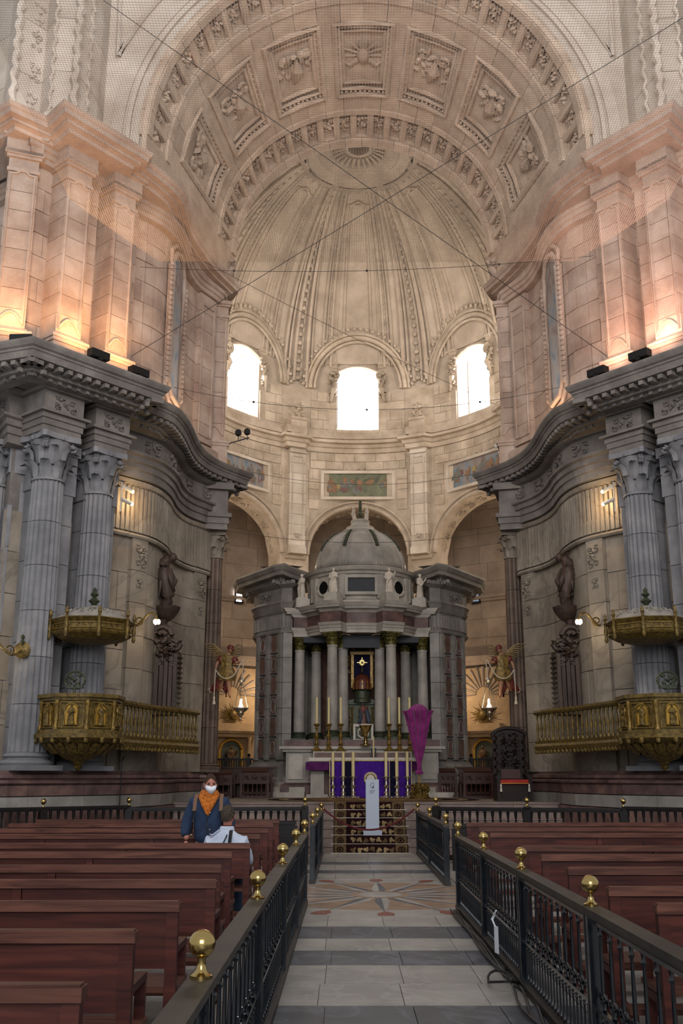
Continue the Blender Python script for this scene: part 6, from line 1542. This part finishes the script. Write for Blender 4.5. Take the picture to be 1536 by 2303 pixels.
    zs_ = [11.2, 11.5, 12.2, 13, 13.8, 14.6, 14.75, 15.0, 15.25]; hw_ = [.4, .62, .62, .62, .62, .62, .58, .56, .33]
    MB().grid([[PW(-h_ + 2 * h_ * k / 6, z, .03) for k in range(7)] for z, h_ in zip(zs_, hw_)]).build('canvas', M_pic2, pa, mir=mir)
    MB().tube([PW(u, z, .06) for u, z in prof], .07, 6, True).build('inner_frame', M_up, pa, mir=mir)
    MB().tube([PW(u * 1.22, 13.3 + (z - 13.3) * 1.1, .04) for u, z in prof], .06, 6, True).build('outer_frame', M_up, pa, mir=mir)
    for k in range(24):
        for e in (-1, 1): MB().ell(PW(e * .78, 11.4 + 3.4 * (k + .5) / 24, .09), (.07, .07, .08), 6, 4).build('frame_bead', M_up, pa, True, mir=mir)
    # dark carved console and figure on the hollow wall above the gallery
    t = thing('carved_wall_console', 'dark carved wooden console with a bowing figure on the %s curved wall' % sw, 'carving', m(-5.0, 25.0, 3.2), 'dark carved consoles')
    def bt(mb, nm, sm=False): return mb.build(nm, M_cons, t, sm, mir=mir)
    if s < 0: M_cons = wood('dark_carved_wood', '2c2320', '4c3c34', .5, 2)
    cx, cy = -5.02, 24.45
    for k in range(5): bt(MB().mm((cx - .06 + .11 * k, cy - .36 + .02 * (k % 2), 3.1), (cx + .03 + .11 * k, cy - .22, 4.55)), 'ribbed_board')
    bt(MB().mm((cx - .1, cy - .24, 3.1), (cx + .46, cy + .3, 4.62)), 'pedestal_body')
    for k in range(12): bt(MB().mm((cx + .44, cy - .3 + .0 * k, 3.15 + .12 * k), (cx + .5, cy + .3, 3.2 + .12 * k)), 'edge_slat')
    bt(MB().tube(spiral((cx + .05, cy - .25, 4.98), .27, .07, 1.5, -.5, 16), .075, 6).tube(spiral((cx + .36, cy - .25, 4.78), .17, .05, -1.3, .5, 14), .06, 6), 'scroll', 40)
    bt(relief(.55, .8, 5, .16, 2.0).xf(Matrix.Translation((cx + .18, cy - .32, 4.55))), 'foliage', True)
    bt(MB().lathe([(.14, 4.9), (.12, 5.3), (.16, 5.4)], 8, (cx, cy, 0)), 'neck_post', True)
    bt(MB().lathe([(.1, 5.38), (.2, 5.46), (.3, 5.6), (.34, 5.72), (.3, 5.74)], 10, (cx + .1, cy, 0), rmod=lambda a, z: 1 + .1 * sin(5 * a)), 'bracket', True)
    bt(MB().tube(spl([(cx + .05, cy, 5.72), (cx + .12, cy - .02, 6.0), (cx + .02, cy - .05, 6.4), (cx - .03, cy - .02, 6.75), (cx + .1, cy + .0, 6.98)], 3), [.13, .14, .15, .17, .16, .18, .2, .2, .19, .17, .15, .12, .1], 12).ell((cx + .2, cy + .02, 6.98), (.1, .11, .12), 9, 6).tube([(cx + .1, cy + .1, 6.7), (cx + .26, cy + .12, 6.4), (cx + .18, cy, 6.1)], [.06, .07, .05], 7).tube([(cx + .1, cy - .12, 6.7), (cx + .2, cy - .18, 6.35), (cx + .26, cy - .05, 6.1)], [.06, .07, .05], 7), 'bowing_figure', 'all')
    for k in range(6): bt(MB().tube([(cx + .02, cy - .12 + .05 * k, 6.65), (cx - .05, cy - .2 + .08 * k, 6.3), (cx - .04, cy - .2 + .08 * k, 5.95)], [.04, .045, .02], 5), 'wing_feather', True)
    bt(MB().tube([(cx, cy, 7.0), (cx - .05, cy, 7.2)], .02, 5), 'hook', True)
    MB().tube([(cx, cy, 7.1), (cx - .02, cy, 7.8)], .015, 5).build('hanging_chain', M_black, t, mir=mir)
    # wall sconces
    for i, (c, d, on) in enumerate((((-5.5, 23.35, 5.2), (.62, .1), True), ((-7.02, 20.2, 4.15), (-.62, -.12), s < 0))):
        if not on: continue
        t = thing('brass_sconce', ('brass scroll-arm wall sconce between the %s pulpit canopy and the dark carving', 'brass scroll-arm sconce fixed to the %s outer giant column')[i] % sw, 'wall lamp', m(*c), 'brass sconces')
        MB().lathe([(.16, 0), (.17, .02), (.12, .05), (.05, .07)], 14).xf(Matrix.Translation(c) @ Matrix.Rotation(R(90), 4, 'X')).build('back_disc', M_giltd, t, True, mir=mir)
        P = [(c[0], c[1] - .05, c[2]), (c[0] + d[0] * .2, c[1] - .2, c[2] - .12), (c[0] + d[0] * .45, c[1] - .3, c[2] - .02), (c[0] + d[0] * .7, c[1] - .33, c[2] + .14), (c[0] + d[0] * .92, c[1] - .36, c[2] + .12), (c[0] + d[0], c[1] - .36, c[2] + .0)]
        MB().tube(spl(P, 4), .026, 6).tube(spiral((c[0] + d[0] * .3, c[1] - .25, c[2] - .02), .11, .03, 1.3, -PI / 2, 12), .018, 5).build('scroll_arm', M_giltd, t, True, mir=mir)
        MB().lathe([(.02, .1), (.05, .16), (.02, .2), (.05, .26), (.0, .32)], 8, (c[0], c[1] - .06, c[2])).build('finial', M_dgreen, t, True, mir=mir)
        e_ = (c[0] + d[0], c[1] - .36, c[2])
        MB().lathe([(.03, .03), (.05, 0), (.04, -.03)], 8, e_).build('bulb_holder', M_giltd, t, True, mir=mir)
        b = MB()
        for k in range(3): b.ell((e_[0] + .045 * cos(k * 2.1), e_[1] + .045 * sin(k * 2.1), e_[2] - .06), (.045, .045, .06), 8, 6)
        b.build('bulb', M_bulb, t, True, mir=mir)
        warm('sconce_light', m(e_[0], e_[1] - .05, e_[2] - .1), 5, (1, .75, .45), t)

    # ---- angels carrying the hanging lamps
    X, Y = -3.72, 27.0
    ag = thing('angel_statue', 'painted flying angel with outspread wing holding a lamp cord beside the %s brown column' % sw, 'statue', m(X, Y, 3.8), 'lamp-bearing angels')
    def mj(J_): return [((-j[0] if mir else j[0]),) + tuple(j[1:]) for j in J_]
    J = [(X, Y, 4.36, .11, .09), (X + .02, Y, 4.55, .11, .09), (X + .04, Y - .02, 4.74, .12, .09), (X + .07, Y - .04, 4.86, .05), (X + .1, Y - .06, 4.95, .06),
         (X - .1, Y - .02, 4.76, .06), (X - .24, Y - .04, 4.62, .045), (X - .26, Y - .1, 4.45, .035), (X + .18, Y - .04, 4.74, .06), (X + .3, Y - .08, 4.62, .045), (X + .43, Y - .12, 4.66, .033),
         (X - .06, Y + .02, 4.2, .085), (X - .14, Y + .1, 4.02, .06), (X - .24, Y + .2, 3.9, .035), (X + .07, Y - .02, 4.2, .085), (X + .1, Y - .03, 3.98, .062), (X + .12, Y + .02, 3.76, .04), (X + .17, Y - .06, 3.7, .03)]
    Ea = [(0, 1), (1, 2), (2, 3), (3, 4), (2, 5), (5, 6), (6, 7), (2, 8), (8, 9), (9, 10), (0, 11), (11, 12), (12, 13), (0, 14), (14, 15), (15, 16), (16, 17)]
    if s < 0: M_angs = plain('painted_carnation', '8a6248', .5); M_angt = plain('painted_gold_brown_robe', '4a3a1c', .5, .2, c2='8a6f34', scale=14, bump=.3); M_angr = plain('painted_red_robe', '5a1e18', .55); M_feat = plain('gilt_feather', '6d5a36', .5, .2, c2='8d7850', scale=20)
    skin('body', mj(J), Ea, M_angs, ag, 0, 2)
    Mh = Matrix.Translation((X + .12, Y - .08, 4.98)) @ Matrix.Rotation(R(40), 4, 'Z') @ Matrix.Rotation(R(20), 4, 'X')
    MB().ell((0, 0, 0), (.075, .09, .105), 12, 8).tube([(0, -.08, .02), (0, -.105, -.015)], [.012, .018], 6).xf(Mh).build('face', M_angs, ag, True, mir=mir)
    MB().ell((0, .015, .05), (.09, .1, .085), 10, 6).tube([(0, -.09, .045), (0, -.14, .03), (0, -.15, .01)], [.05, .045, .02], 7, sq=.4).xf(Mh).build('red_helmet', M_angr, ag, True, mir=mir)
    MB().lathe([(.2, 4.16), (.24, 4.26), (.2, 4.45), (.15, 4.55), (.18, 4.7), (.15, 4.82), (.07, 4.87)], 20, (X + .02, Y - .01, 0), sy=.8, rmod=lambda a, z: 1 + .09 * sin(7 * a)).build('tunic', M_angt, ag, True, mir=mir)
    for e, c0 in ((-1, (X - .1, Y - .02, 4.76)), (1, (X + .18, Y - .04, 4.74))):
        MB().ell((c0[0] + e * .05, c0[1], c0[2] - .04), (.1, .09, .1), 9, 6).build('puffed_sleeve', M_angr, ag, True, mir=mir)
    MB().tube([(X - .1, Y + .08, 4.3), (X - .22, Y + .14, 4.05), (X - .36, Y + .16, 3.94), (X - .42, Y + .15, 3.9)], [.1, .12, .08, .03], 8).tube([(X + .05, Y + .06, 4.2), (X - .0, Y + .1, 3.95), (X + .02, Y + .08, 3.74)], [.08, .08, .03], 7).build('red_drapery', M_angr, ag, True, mir=mir)
    for wi, (bx, by, bz, d0, d1, nf) in enumerate(((X - .0, Y + .1, 4.84, (-.66, .3), (-.2, -.22), 11), (X + .06, Y + .14, 4.86, (.34, .26), (.3, -.02), 5))):
        for k in range(nf):
            q = k / (nf - 1); ex = d0[0] + (d1[0] - d0[0]) * q; ez = d0[1] + (d1[1] - d0[1]) * q ** .8
            p0 = Vector((bx + ex * .12, by, bz + .05 - .1 * q)); p2 = Vector((bx + ex, by + .04 * (k % 2), bz + ez)); p1 = p0.lerp(p2, .5) + Vector((0, .05, .12 * (1 - q)))
            MB().tube(spl([p0, p1, p2], 3), [.04, .05, .055, .06, .05, .035, .015], 6, sq=.4).build('wing_feather', M_feat, ag, 'all', mir=mir)
    MB().tube([(-4.25, 27.7, 4.0), (-4.05, 27.3, 4.03), (X - .05, Y + .06, 4.25)], .03, 6).tube(spiral((-4.15, 27.45, 3.93), .08, .02, 1.2, 0, 10), .012, 4).build('iron_bracket', M_linen, ag, True, mir=mir)
    cdn = thing('lamp_cord', 'pale cord with tassel held by the %s angel' % sw, 'cord', m(X, Y - .15, 4.4), 'angel lamp cords')
    pts = [(X - .26, Y - .15, 4.45 - 0), (X - .12, Y - .2, 4.26), (X + .05, Y - .22, 4.2), (X + .22, Y - .2, 4.27), (X + .36, Y - .18, 4.5), (X + .45, Y - .15, 4.68), (X + .5, Y - .14, 4.66), (X + .47, Y - .14, 4.5), (X + .45, Y - .14, 4.22)]
    MB().tube(spl(pts, 4), .014, 6).build('cord', M_cord, cdn, True, mir=mir)
    MB().tube([(X - .26, Y - .15, 4.45), (X - .275, Y - .15, 3.75)], .013, 6).build('cord_end', M_cord, cdn, True, mir=mir)
    MB().lathe([(.012, 3.75), (.03, 3.7), (.02, 3.66), (.045, 3.55), (.04, 3.53)], 9, (X - .275, Y - .15, 0)).build('tassel', M_cord, cdn, True, mir=mir)
    lx, ly = X + .44, Y - .14
    hl = thing('sanctuary_lamp', 'silver hanging oil lamp with lit white candle below the %s angel' % sw, 'hanging lamp', m(lx, ly, 3.2), 'hanging sanctuary lamps')
    MB().lathe([(.02, 4.23), (.09, 4.17), (.1, 4.14), (.04, 4.1), (.03, 4.05), (.01, 4.0)], 12, (lx, ly, 0)).build('lamp_cap', M_silver, hl, True, mir=mir)
    for k in range(3):
        a = R(-90 + 120 * k); p0 = Vector((lx + .05 * cos(a), ly + .05 * sin(a), 4.08)); p1 = Vector((lx + .2 * cos(a), ly + .2 * sin(a), 3.44))
        b = MB()
        for j in range(14): b.ell(p0.lerp(p1, (j + .5) / 14), (.014, .014, .022), 5, 4)
        b.build('chain', M_silver, hl, True, mir=mir)
    MB().lathe([(.01, 3.1), (.03, 3.14), (.015, 3.18), (.06, 3.24), (.1, 3.28), (.07, 3.31), (.15, 3.36), (.21, 3.42), (.2, 3.44), (.14, 3.45)], 16, (lx, ly, 0)).build('lamp_bowl', M_silver, hl, True, mir=mir)
    MB().lathe([(.07, 3.45), (.05, 3.5), (.035, 3.54), (.03, 3.66), (.0, 3.68)], 10, (lx, ly, 0)).build('lit_candle', M_bulbw, hl, True, mir=mir)
    warm('lamp_light', m(lx, ly - .12, 3.6), 5, (1, .8, .55), hl)
# ================================================================== presbytery furniture
def stall_desk(label, x0, x1, y, h=.72, z=PZ, d=.5, back=False):
    t = thing('choir_desk', label, 'kneeling desk', ((x0 + x1) / 2, y, z), 'carved choir desks')
    MB().slabY([(x0, 0), (x1, 0), (x1, .04), (x0, .04)], 0, 1).xf(Matrix.Translation((0, y, z + h)) @ Matrix.Rotation(R(22), 4, 'X') @ Matrix.Scale(d * .55, 4, (0, 1, 0))).build('sloping_top', M_stall, t)
    MB().mm((x0, y - .02, z + h * .62), (x1, y + .02, z + h)).build('carved_frieze', M_stall, t)
    n = max(3, int((x1 - x0) / .26))
    for k in range(n):
        xx = x0 + (x1 - x0) * (k + .5) / n
        relief((x1 - x0) / n * .85, h * .24, k, .03, .7).xf(Matrix.Translation((xx, y - .03, z + h * .8))).build('frieze_carving', M_stall, t, True)
    MB().mm((x0, y - .03, z + h * .56), (x1, y + .03, z + h * .62)).mm((x0, y - .03, z), (x1, y + .03, z + .07)).build('rail', M_stall, t)
    for k in range(n * 2):
        xx = x0 + (x1 - x0) * (k + .5) / (2 * n)
        MB().lathe([(.028, z + .07), (.016, z + .12), (.036, z + .2), (.014, z + h * .45), (.03, z + h * .56)], 7, (xx, y, 0)).build('baluster', M_stall, t, True)
    for xx in (x0, x1): MB().mm((xx - .035, y - .04, z), (xx + .035, y + .06, z + h)).mm((xx - .03, y, z), (xx + .03, y + d, z + .09)).build('side_panel', M_stall, t)
    MB().mm((x0, y + d * .35, z + .12), (x1, y + d * .9, z + .17)).build('kneeling_board', M_stall, t)
def stall_bench(label, x0, x1, y, z=PZ):
    t = thing('choir_bench', label, 'bench', ((x0 + x1) / 2, y, z), 'choir benches')
    MB().mm((x0, y + .42, z), (x1, y + .47, z + .86)).build('backrest', M_stall, t)
    MB().mm((x0 - .1, y + .36, z + .86), (x1 + .1, y + .52, z + .9)).mm((x0 - .05, y + .4, z + .82), (x1 + .05, y + .49, z + .86)).build('top_moulding', M_stall, t)
    MB().mm((x0, y, z + .4), (x1, y + .44, z + .45)).build('seat', M_stall, t)
    n = max(2, round((x1 - x0) / .6))
    for k in range(n + 1):
        xx = x0 + (x1 - x0) * k / n
        MB().mm((xx - .03, y, z), (xx + .03, y + .44, z + .4)).mm((xx - .03, y + .04, z + .62), (xx + .03, y + .44, z + .67)).mm((xx - .03, y + .04, z + .45), (xx + .03, y + .09, z + .62)).build('armrest', M_stall, t)
    for k in range(int((x1 - x0) / .12)):
        MB().tube([(x0 + .06 + k * .12, y + .41, z + .56), (x0 + .12 + k * .12, y + .41, z + .8)], .012, 4).build('back_lath', M_stall, t)
stall_desk('dark carved choir desk nearest the altar, left of the curved steps', -3.56, -2.78, 30.3)
stall_desk('dark carved choir desk behind the standing person, beside the brown column', -4.75, -3.82, 30.0, .66)
stall_bench('dark choir bench along the back of the left presbytery', -5.0, -2.75, 31.3)
stall_desk('dark carved choir desk right of the altar beside the throne', 2.95, 3.75, 30.2)
stall_desk('low dark choir desk half hidden by the right marble pier', 2.35, 2.85, 31.6)
stall_bench('dark choir bench behind the throne on the right', 2.95, 4.9, 31.2)
# throne
X, Y, z = 3.82, 26.75, PZ
t = thing('carved_throne', 'tall dark carved wooden throne with arched back on the right', 'throne', (X, Y, z))
arch_ = [(-.44, .0), (.44, .0), (.44, 1.62)] + [(.44 * cos(PI * j / 10), 1.62 + .22 * sin(PI * j / 10)) for j in range(1, 10)] + [(-.44, 1.62)]
bb_ = MB().slabY([(X + p[0], z + p[1]) for p in arch_], Y + .42, Y + .5).build('backboard', M_thr, t)
MB().tube([(X + p[0] * 1.03, Y + .42, z + p[1] + .02) for p in arch_[2:]], .05, 6).build('arched_cornice', M_thr, bb_, 40)
for k in range(3):
    for j in range(2):
        relief(.32, .3, 50 + k * 2 + j, .06, 1.4).xf(Matrix.Translation((X - .13 + .26 * j, Y + .4, z + .95 + .26 * k))).build('back_carving', M_thr, bb_, True)
relief(.6, .2, 59, .06, 1.2).xf(Matrix.Translation((X, Y + .4, z + 1.68))).build('crest_carving', M_thr, bb_, True)
for e in (-1, 1):
    pts = [(X + e * .37 + .03 * cos(k * .8), Y + .4 + .03 * sin(k * .8), z + .55 + k * .027) for k in range(42)]
    MB().tube(pts, .03, 6).build('twisted_colonnette', M_thr, t, True)
    MB().mm((X + e * .27 - .015, Y + .38, z + .5), (X + e * .27 + .015, Y + .43, z + 1.55)).build('panel_stile', M_thr, t)
    MB().mm((X + e * .4 - .05, Y - .15, z), (X + e * .4 + .05, Y + .44, z + .56)).mm((X + e * .4 - .07, Y - .2, z + .56), (X + e * .4 + .07, Y + .44, z + .64)).build('armrest', M_thr, t)
    MB().mm((X + e * .4 - .05, Y - .12, z), (X + e * .4 + .05, Y - .18, z + .6)).build('front_post', M_thr, t)
MB().mm((X - .36, Y - .12, z), (X + .36, Y + .42, z + .42)).build('seat_box', M_thr, t)
MB().mm((X - .46, Y - .2, z), (X + .46, Y + .5, z + .05)).build('plinth', M_thr, t)
MB().mm((X - .25, Y + .36, z + .56), (X + .25, Y + .43, z + .8)).build('back_pad', plain('dark_red_leather', '3a1410', .5), t)
c = thing('red_cushion', 'red velvet cushion with gold braid and tassels on the throne', 'cushion', (X, Y, z + .42))
o = MB().mm((X - .37, Y - .2, z + .42), (X + .37, Y + .34, z + .54)).build('cushion', M_cush, c); bv = o.modifiers.new('bev', 'BEVEL'); bv.width = .04; bv.segments = 3
for zz, yy in ((.445, -.205), (.525, -.16)): MB().tube([(X - .36, Y + yy, z + zz), (X, Y + yy - .005, z + zz + .004), (X + .36, Y + yy, z + zz)], .012, 5).build('gold_braid', M_gold, c)
for e in (-1, 1): MB().lathe([(.012, .43), (.025, .4), (.018, .36), (.035, .25), (.03, .24)], 8, (X + e * .36, Y - .24, z)).build('tassel', M_linen, c, True)
# thin black microphone stand on the left
t = thing('microphone_stand', 'thin black stand rising in front of the red marble base under the left gallery', 'stand', (-5.2, 22.0, 0))
MB().lathe([(.14, 0), (.14, .03), (.015, .05), (.012, 2.0)], 10, (-5.2, 21.6, 0)).tube([(-5.2, 21.6, 2.0), (-5.14, 21.55, 2.1)], .014, 5).build('stand', M_black, t, True)
# ================================================================== ambulatory: fence, aedicules, sunbursts, windows
for s in (-1, 1):
    sw = sd(s)
    t = thing('ambulatory_fence', 'small black baluster fence across the %s ambulatory arch' % sw, 'fence', (s * 4.5, 36.6, PZ), 'ambulatory fences')
    MB().mm((s * 3.65, 36.55, 2.24), (s * 5.4, 36.65, 2.3)).mm((s * 3.65, 36.55, 1.6), (s * 5.4, 36.65, 1.66)).build('rail', M_dbal, t)
    MB().mm((s * 3.65, 36.57, PZ), (s * 5.4, 36.63, 1.62)).build('solid_panel', M_stall, t)
    for k in range(20): MB().lathe([(.02, 1.66), (.03, 1.85), (.015, 2.1), (.022, 2.24)], 6, (s * (3.7 + .086 * k), 36.6, 0)).build('baluster', M_dbal, t, True)
    for x in (3.95, 4.75): MB().mm((s * x - .06, 36.54, PZ), (s * x + .06, 36.66, 2.34)).ell((s * x, 36.6, 2.41), (.06, .06, .06), 8, 6).build('newel', M_dbal, t, True)
    az = s * math.atan2(5.35, 8.6); Mx = Matrix.Translation((10.05 * sin(az), 33.9 + 10.05 * cos(az), 0)) @ Matrix.Rotation(-az, 4, 'Z')
    loc = Mx @ Vector((0, 0, PZ))
    M_cream = MATS.get('chapel_cream_stone') or stone('chapel_cream_stone', '9a8262', 'b89f7c', None, 1.5, .75, .15)
    t = thing('chapel_aedicule', 'cream stone altar frame with arched niche in the %s ambulatory chapel' % sw, 'aedicule', loc, 'ambulatory aedicules')
    def bx(mb, nm, mat=M_cream, sm=False): return mb.xf(Mx).build(nm, mat, t, sm)
    bx(MB().mm((-1.25, -.1, PZ), (1.25, .02, 6.1)), 'chapel_back')
    bx(MB().mm((-.95, -.35, 3.25), (.95, -.05, 3.4)).mm((-1.05, -.45, 3.4), (1.05, -.05, 3.48)).mm((-1.1, -.5, 3.48), (1.1, -.05, 3.56)), 'entablature')
    bx(MB().mm((-.8, -.4, 3.56), (.8, -.05, 3.8)), 'attic_block')
    for e in (-1, 1):
        bx(MB().lathe([(.13, PZ + .8), (.1, PZ + .9), (.085, 3.1), (.12, 3.25)], 12, (e * .78, -.25, 0)), 'colonnette', M_cream, 40)
        bx(MB().mm((e * .62, -.4, PZ), (e * .98, -.05, PZ + .8)), 'pedestal')
    ar = [(-.5, 1.9), (-.5, 2.7)] + [(.5 * cos(PI - PI * j / 10), 2.7 + .45 * sin(PI * j / 10)) for j in range(1, 10)] + [(.5, 2.7), (.5, 1.9)]
    bx(MB().tube([(p[0], -.14, p[1]) for p in ar], .06, 6), 'niche_arch', M_gold)
    bx(MB().slabY(ar, -.11, -.1), 'niche_back', plain('niche_green_grey', '4a5046', .8) if s < 0 else MATS['niche_green_grey'])
    bx(MB().mm((-.6, -.5, PZ), (.6, -.05, 1.9)), 'altar_block')
    loc2 = Mx @ Vector((0, -.3, 1.9)); sv = thing('niche_statue', 'painted saint statue with raised hand in the %s chapel niche' % sw, 'statue', loc2, 'chapel niche saints')
    figure_mb(1.0, 60 + s, 1).xf(Mx @ Matrix.Translation((-.05, -.28, 1.9))).build('figure', plain('painted_brown_robe', '4a3626', .6, c2='7a5c34', scale=10) if s < 0 else MATS['painted_brown_robe'], sv, True)
    loc3 = Mx @ Vector((0, -.2, 4.1)); sb = thing('gilded_sunburst', 'gilded sunburst with wooden rays above the %s chapel frame' % sw, 'ornament', loc3, 'chapel sunbursts')
    for k in range(24):
        a = 2 * PI * k / 24; L_ = .62 if k % 2 else .44
        MB().tube([(.1 * cos(a), -.22, 4.15 + .1 * sin(a)), (L_ * cos(a), -.22, 4.15 + L_ * .8 * sin(a))], [.035, .012], 5).xf(Mx).build('ray', M_gilt, sb)
    MB().ell((0, -.26, 4.15), (.17, .08, .2), 12, 8).xf(Mx).build('medallion', M_giltd, sb, True)
    for k in range(13):   # ribbed shell semidome over the chapel
        a = PI * k / 12
        MB().tube([(1.15 * cos(a), -.12, 5.0 + 1.15 * sin(a)), (.85 * cos(a), -.12, 5.0 + .85 * sin(a)), (.35 * cos(a), -.12, 5.0 + .3 * sin(a))], [.07, .06, .03], 6).xf(Mx).build('shell_rib', M_amb, t, True)
    l = bpy.data.lights.new('chapel_lamp_light', 'POINT'); l.energy = 110; l.color = (1, .74, .5); l.shadow_soft_size = .12
    lt = thing('chapel_pendant', 'small lit pendant bulb in the %s ambulatory chapel' % sw, 'lamp', Mx @ Vector((s * -1.3, -1.5, 5.2)), 'chapel pendants')
    p_ = Mx @ Vector((s * -1.3, -1.5, 5.2))
    MB().ell(p_, (.06, .06, .08), 10, 6).build('bulb', M_bulb, lt, True); MB().tube([(p_.x, p_.y, p_.z + .08), (p_.x, p_.y, 13.9)], .01, 5).build('flex', M_black, lt)
    o = bpy.data.objects.new('chapel_lamp_light', l); COL.objects.link(o); o.parent = lt; o.location = (0, 0, -.15)
    # small lit window high in the ambulatory
    az2 = s * math.atan2(5.12, 8.7); M2 = Matrix.Translation((10.1 * sin(az2), 33.9 + 10.1 * cos(az2), 0)) @ Matrix.Rotation(-az2, 4, 'Z')
    w = struct('window_%d' % (4 if s < 0 else 5), 'tiny bright barred window in the %s ambulatory wall' % sw, M2 @ Vector((0, 0, 9)))
    gm = M_glass if s < 0 else (MATS.get('stained_glass_pane') or plain('stained_glass_pane', '55606e', .4, emit='8fa4c0', es=.7))
    for k in range(2):
        MB().mm((-.13 + .14 * k, -.05, 8.95), (-.13 + .14 * k + .125, -.03, 9.45)).xf(M2).build('pane', gm, w)
    MB().mm((-.2, -.08, 8.86), (-.14, -.01, 9.55)).mm((.14, -.08, 8.86), (.2, -.01, 9.55)).mm((-.2, -.08, 8.86), (.2, -.01, 8.94)).mm((-.2, -.08, 9.46), (.2, -.01, 9.55)).xf(M2).build('frame', M_dark, w)
    for k in range(4): MB().mm((-.14, -.06, 8.95 + .125 * k), (.14, -.055, 8.96 + .125 * k)).xf(M2).build('bar', M_dark, w)
# ================================================================== spotlight arm and net cables
t = thing('spotlight_arm', 'black bar with two round spotlights fixed to the left sanctuary arch', 'spotlight', (-4.1, 28.0, 11.1))
MB().tube([(-4.25, 27.9, 10.95), (-4.12, 27.95, 11.1), (-3.35, 28.0, 11.36)], .018, 6).build('bar', M_black, t, True)
for x in (-3.68, -3.42):
    MB().lathe([(.09, -.06), (.1, .0), (.09, .06)], 14).xf(Matrix.Translation((x, 27.98, 11.5 + .12 * (x + 3.68))) @ Matrix.Rotation(R(80), 4, 'X')).build('lamp_head', M_black, t, True)
    MB().tube([(x, 28, 11.28), (x, 28, 11.42)], .012, 5).build('stem', M_black, t)
t = thing('bracket_lamp', 'small pale lamp bracket on the right sanctuary arch', 'lamp', (3.98, 28.0, 11.0))
MB().tube([(4.2, 27.9, 10.95), (4.0, 27.95, 11.02), (3.9, 27.9, 11.12)], .025, 6).build('arm', M_linen, t, True); MB().ell((3.9, 27.88, 11.05), (.06, .06, .07), 8, 6).build('shade', M_linen, t, True)
CAB = [((-4.57, 14, 14.25), (5.12, 20, 10.45), 'net cable crossing from the upper left edge to the right cornice'),
       ((5.1, 14, 13.9), (-5.13, 20, 10.45), 'net cable crossing from the upper right edge to the left cornice'),
       ((-5.5, 21.9, 13.61), (5.5, 21.9, 13.91), 'level net cable stretched between the attic paintings'),
       ((-4.45, 21.4, 10.3), (4.39, 21.4, 10.3), 'net cable sagging between the two cornice tips under the windows'),
       ((-3.25, 28.2, 10.35), (3.25, 28.4, 10.35), 'net cable between the inner cornice ends in front of the central painting'),
       ((-4.2, 28.1, 8.6), (4.2, 28.1, 8.6), 'net cable between the slim brown columns across the temple dome'),
       ((-4.7, 24.3, 15.3), (3.9, 27.5, 12.2), 'net cable slanting across the dome gores to the right window')]
for i, (a, b_, lab) in enumerate(CAB):
    t = thing('net_cable', lab, 'cable', a, 'safety net cables'); A, B = Vector(a), Vector(b_); sag = (.0, .0, .25, .55, .35, .4, .1)[i]
    MB().tube([A.lerp(B, k / 24) - Vector((0, 0, sag * 4 * (k / 24) * (1 - k / 24))) for k in range(25)], .006 if i > 1 else .0065, 5).build('cable', M_wire, t)
    if i in (2, 3):
        for k in (5, 12, 19):
            p = A.lerp(B, k / 24) - Vector((0, 0, sag * 4 * (k / 24) * (1 - k / 24))); MB().ell(p, (.03, .03, .03), 6, 4).build('clamp', M_wire, t)

# warm lamps standing on top of the marble piers, behind their cornices
for s in (-1, 1):
    t = thing('pier_top_lamp', 'warm lamp glowing behind the cornice of the %s marble pier' % sd(s), 'lamp', (s * 2.75, 36.0, 8.66), 'pier top lamps')
    MB().box((s * 2.75, 36.0, 8.78), (.24, .2, .2)).build('housing', M_black, t); MB().ell((s * 2.75, 36.0, 8.93), (.07, .07, .06), 10, 6).build('bulb', M_bulb, t, True)
    warm('pier_lamp_light', (s * 2.75, 36.0, 9.15), 70, (1, .78, .54), t, .12)
    t = thing('ambulatory_fill_lamp', 'added fill lamp brightening the %s ambulatory' % sd(s), 'lamp', (s * 6.9, 37.6, 10.2), 'added ambulatory fill lamps')  # fill lamp added to brighten the dim ambulatory
    MB().ell((s * 6.9, 37.6, 10.2), (.12, .12, .14), 10, 6).build('bulb', M_bulb, t, True); MB().tube([(s * 6.9, 37.6, 10.3), (s * 6.9, 37.6, 13.95)], .012, 5).build('flex', M_black, t)
    warm('ambulatory_fill_light', (s * 6.9, 37.6, 9.9), 150, (1, .84, .66), t, .2)

# ================================================================== fine safety net stretched below the vault, every thread real
def netz(x, y): return 13.75 + .03 * (y - 14) * 0 - .35 * (1 - (x / 6.7) ** 2) * sin(PI * (y - 13) / 9.2) + .25 * (22 - y) / 8
nb_ = MB(); PITCH = .052; TW = .0028
def nlim(y): return 6.5 if y < 19.3 else 6.5 - (y - 19.3) * .58
x = -6.5
while x < 6.5:
    ye = 21.85 if abs(x) < nlim(21.85) else 19.3 + (6.5 - abs(x)) / .58
    nb_.grid([[(x - TW, y, netz(x, y)), (x + TW, y, netz(x, y))] for y in [13.2 + (ye - 13.2) * k / 12 for k in range(13)]]); x += PITCH
y = 13.2
while y < 21.85:
    L_ = nlim(y); nb_.grid([[(x, y - TW * 2, netz(x, y)), (x, y + TW * 2, netz(x, y) + .002)] for x in [-L_ + 2 * L_ * k / 14 for k in range(15)]]); y += PITCH
o = nb_.build('safety_net', plain('net_thread', 'd8cdc2', .8), None, loc=(0, 17.5, 13.6))
setp(o, 'fine pale safety net stretched below the coffered vault', 'net', kind='stuff')
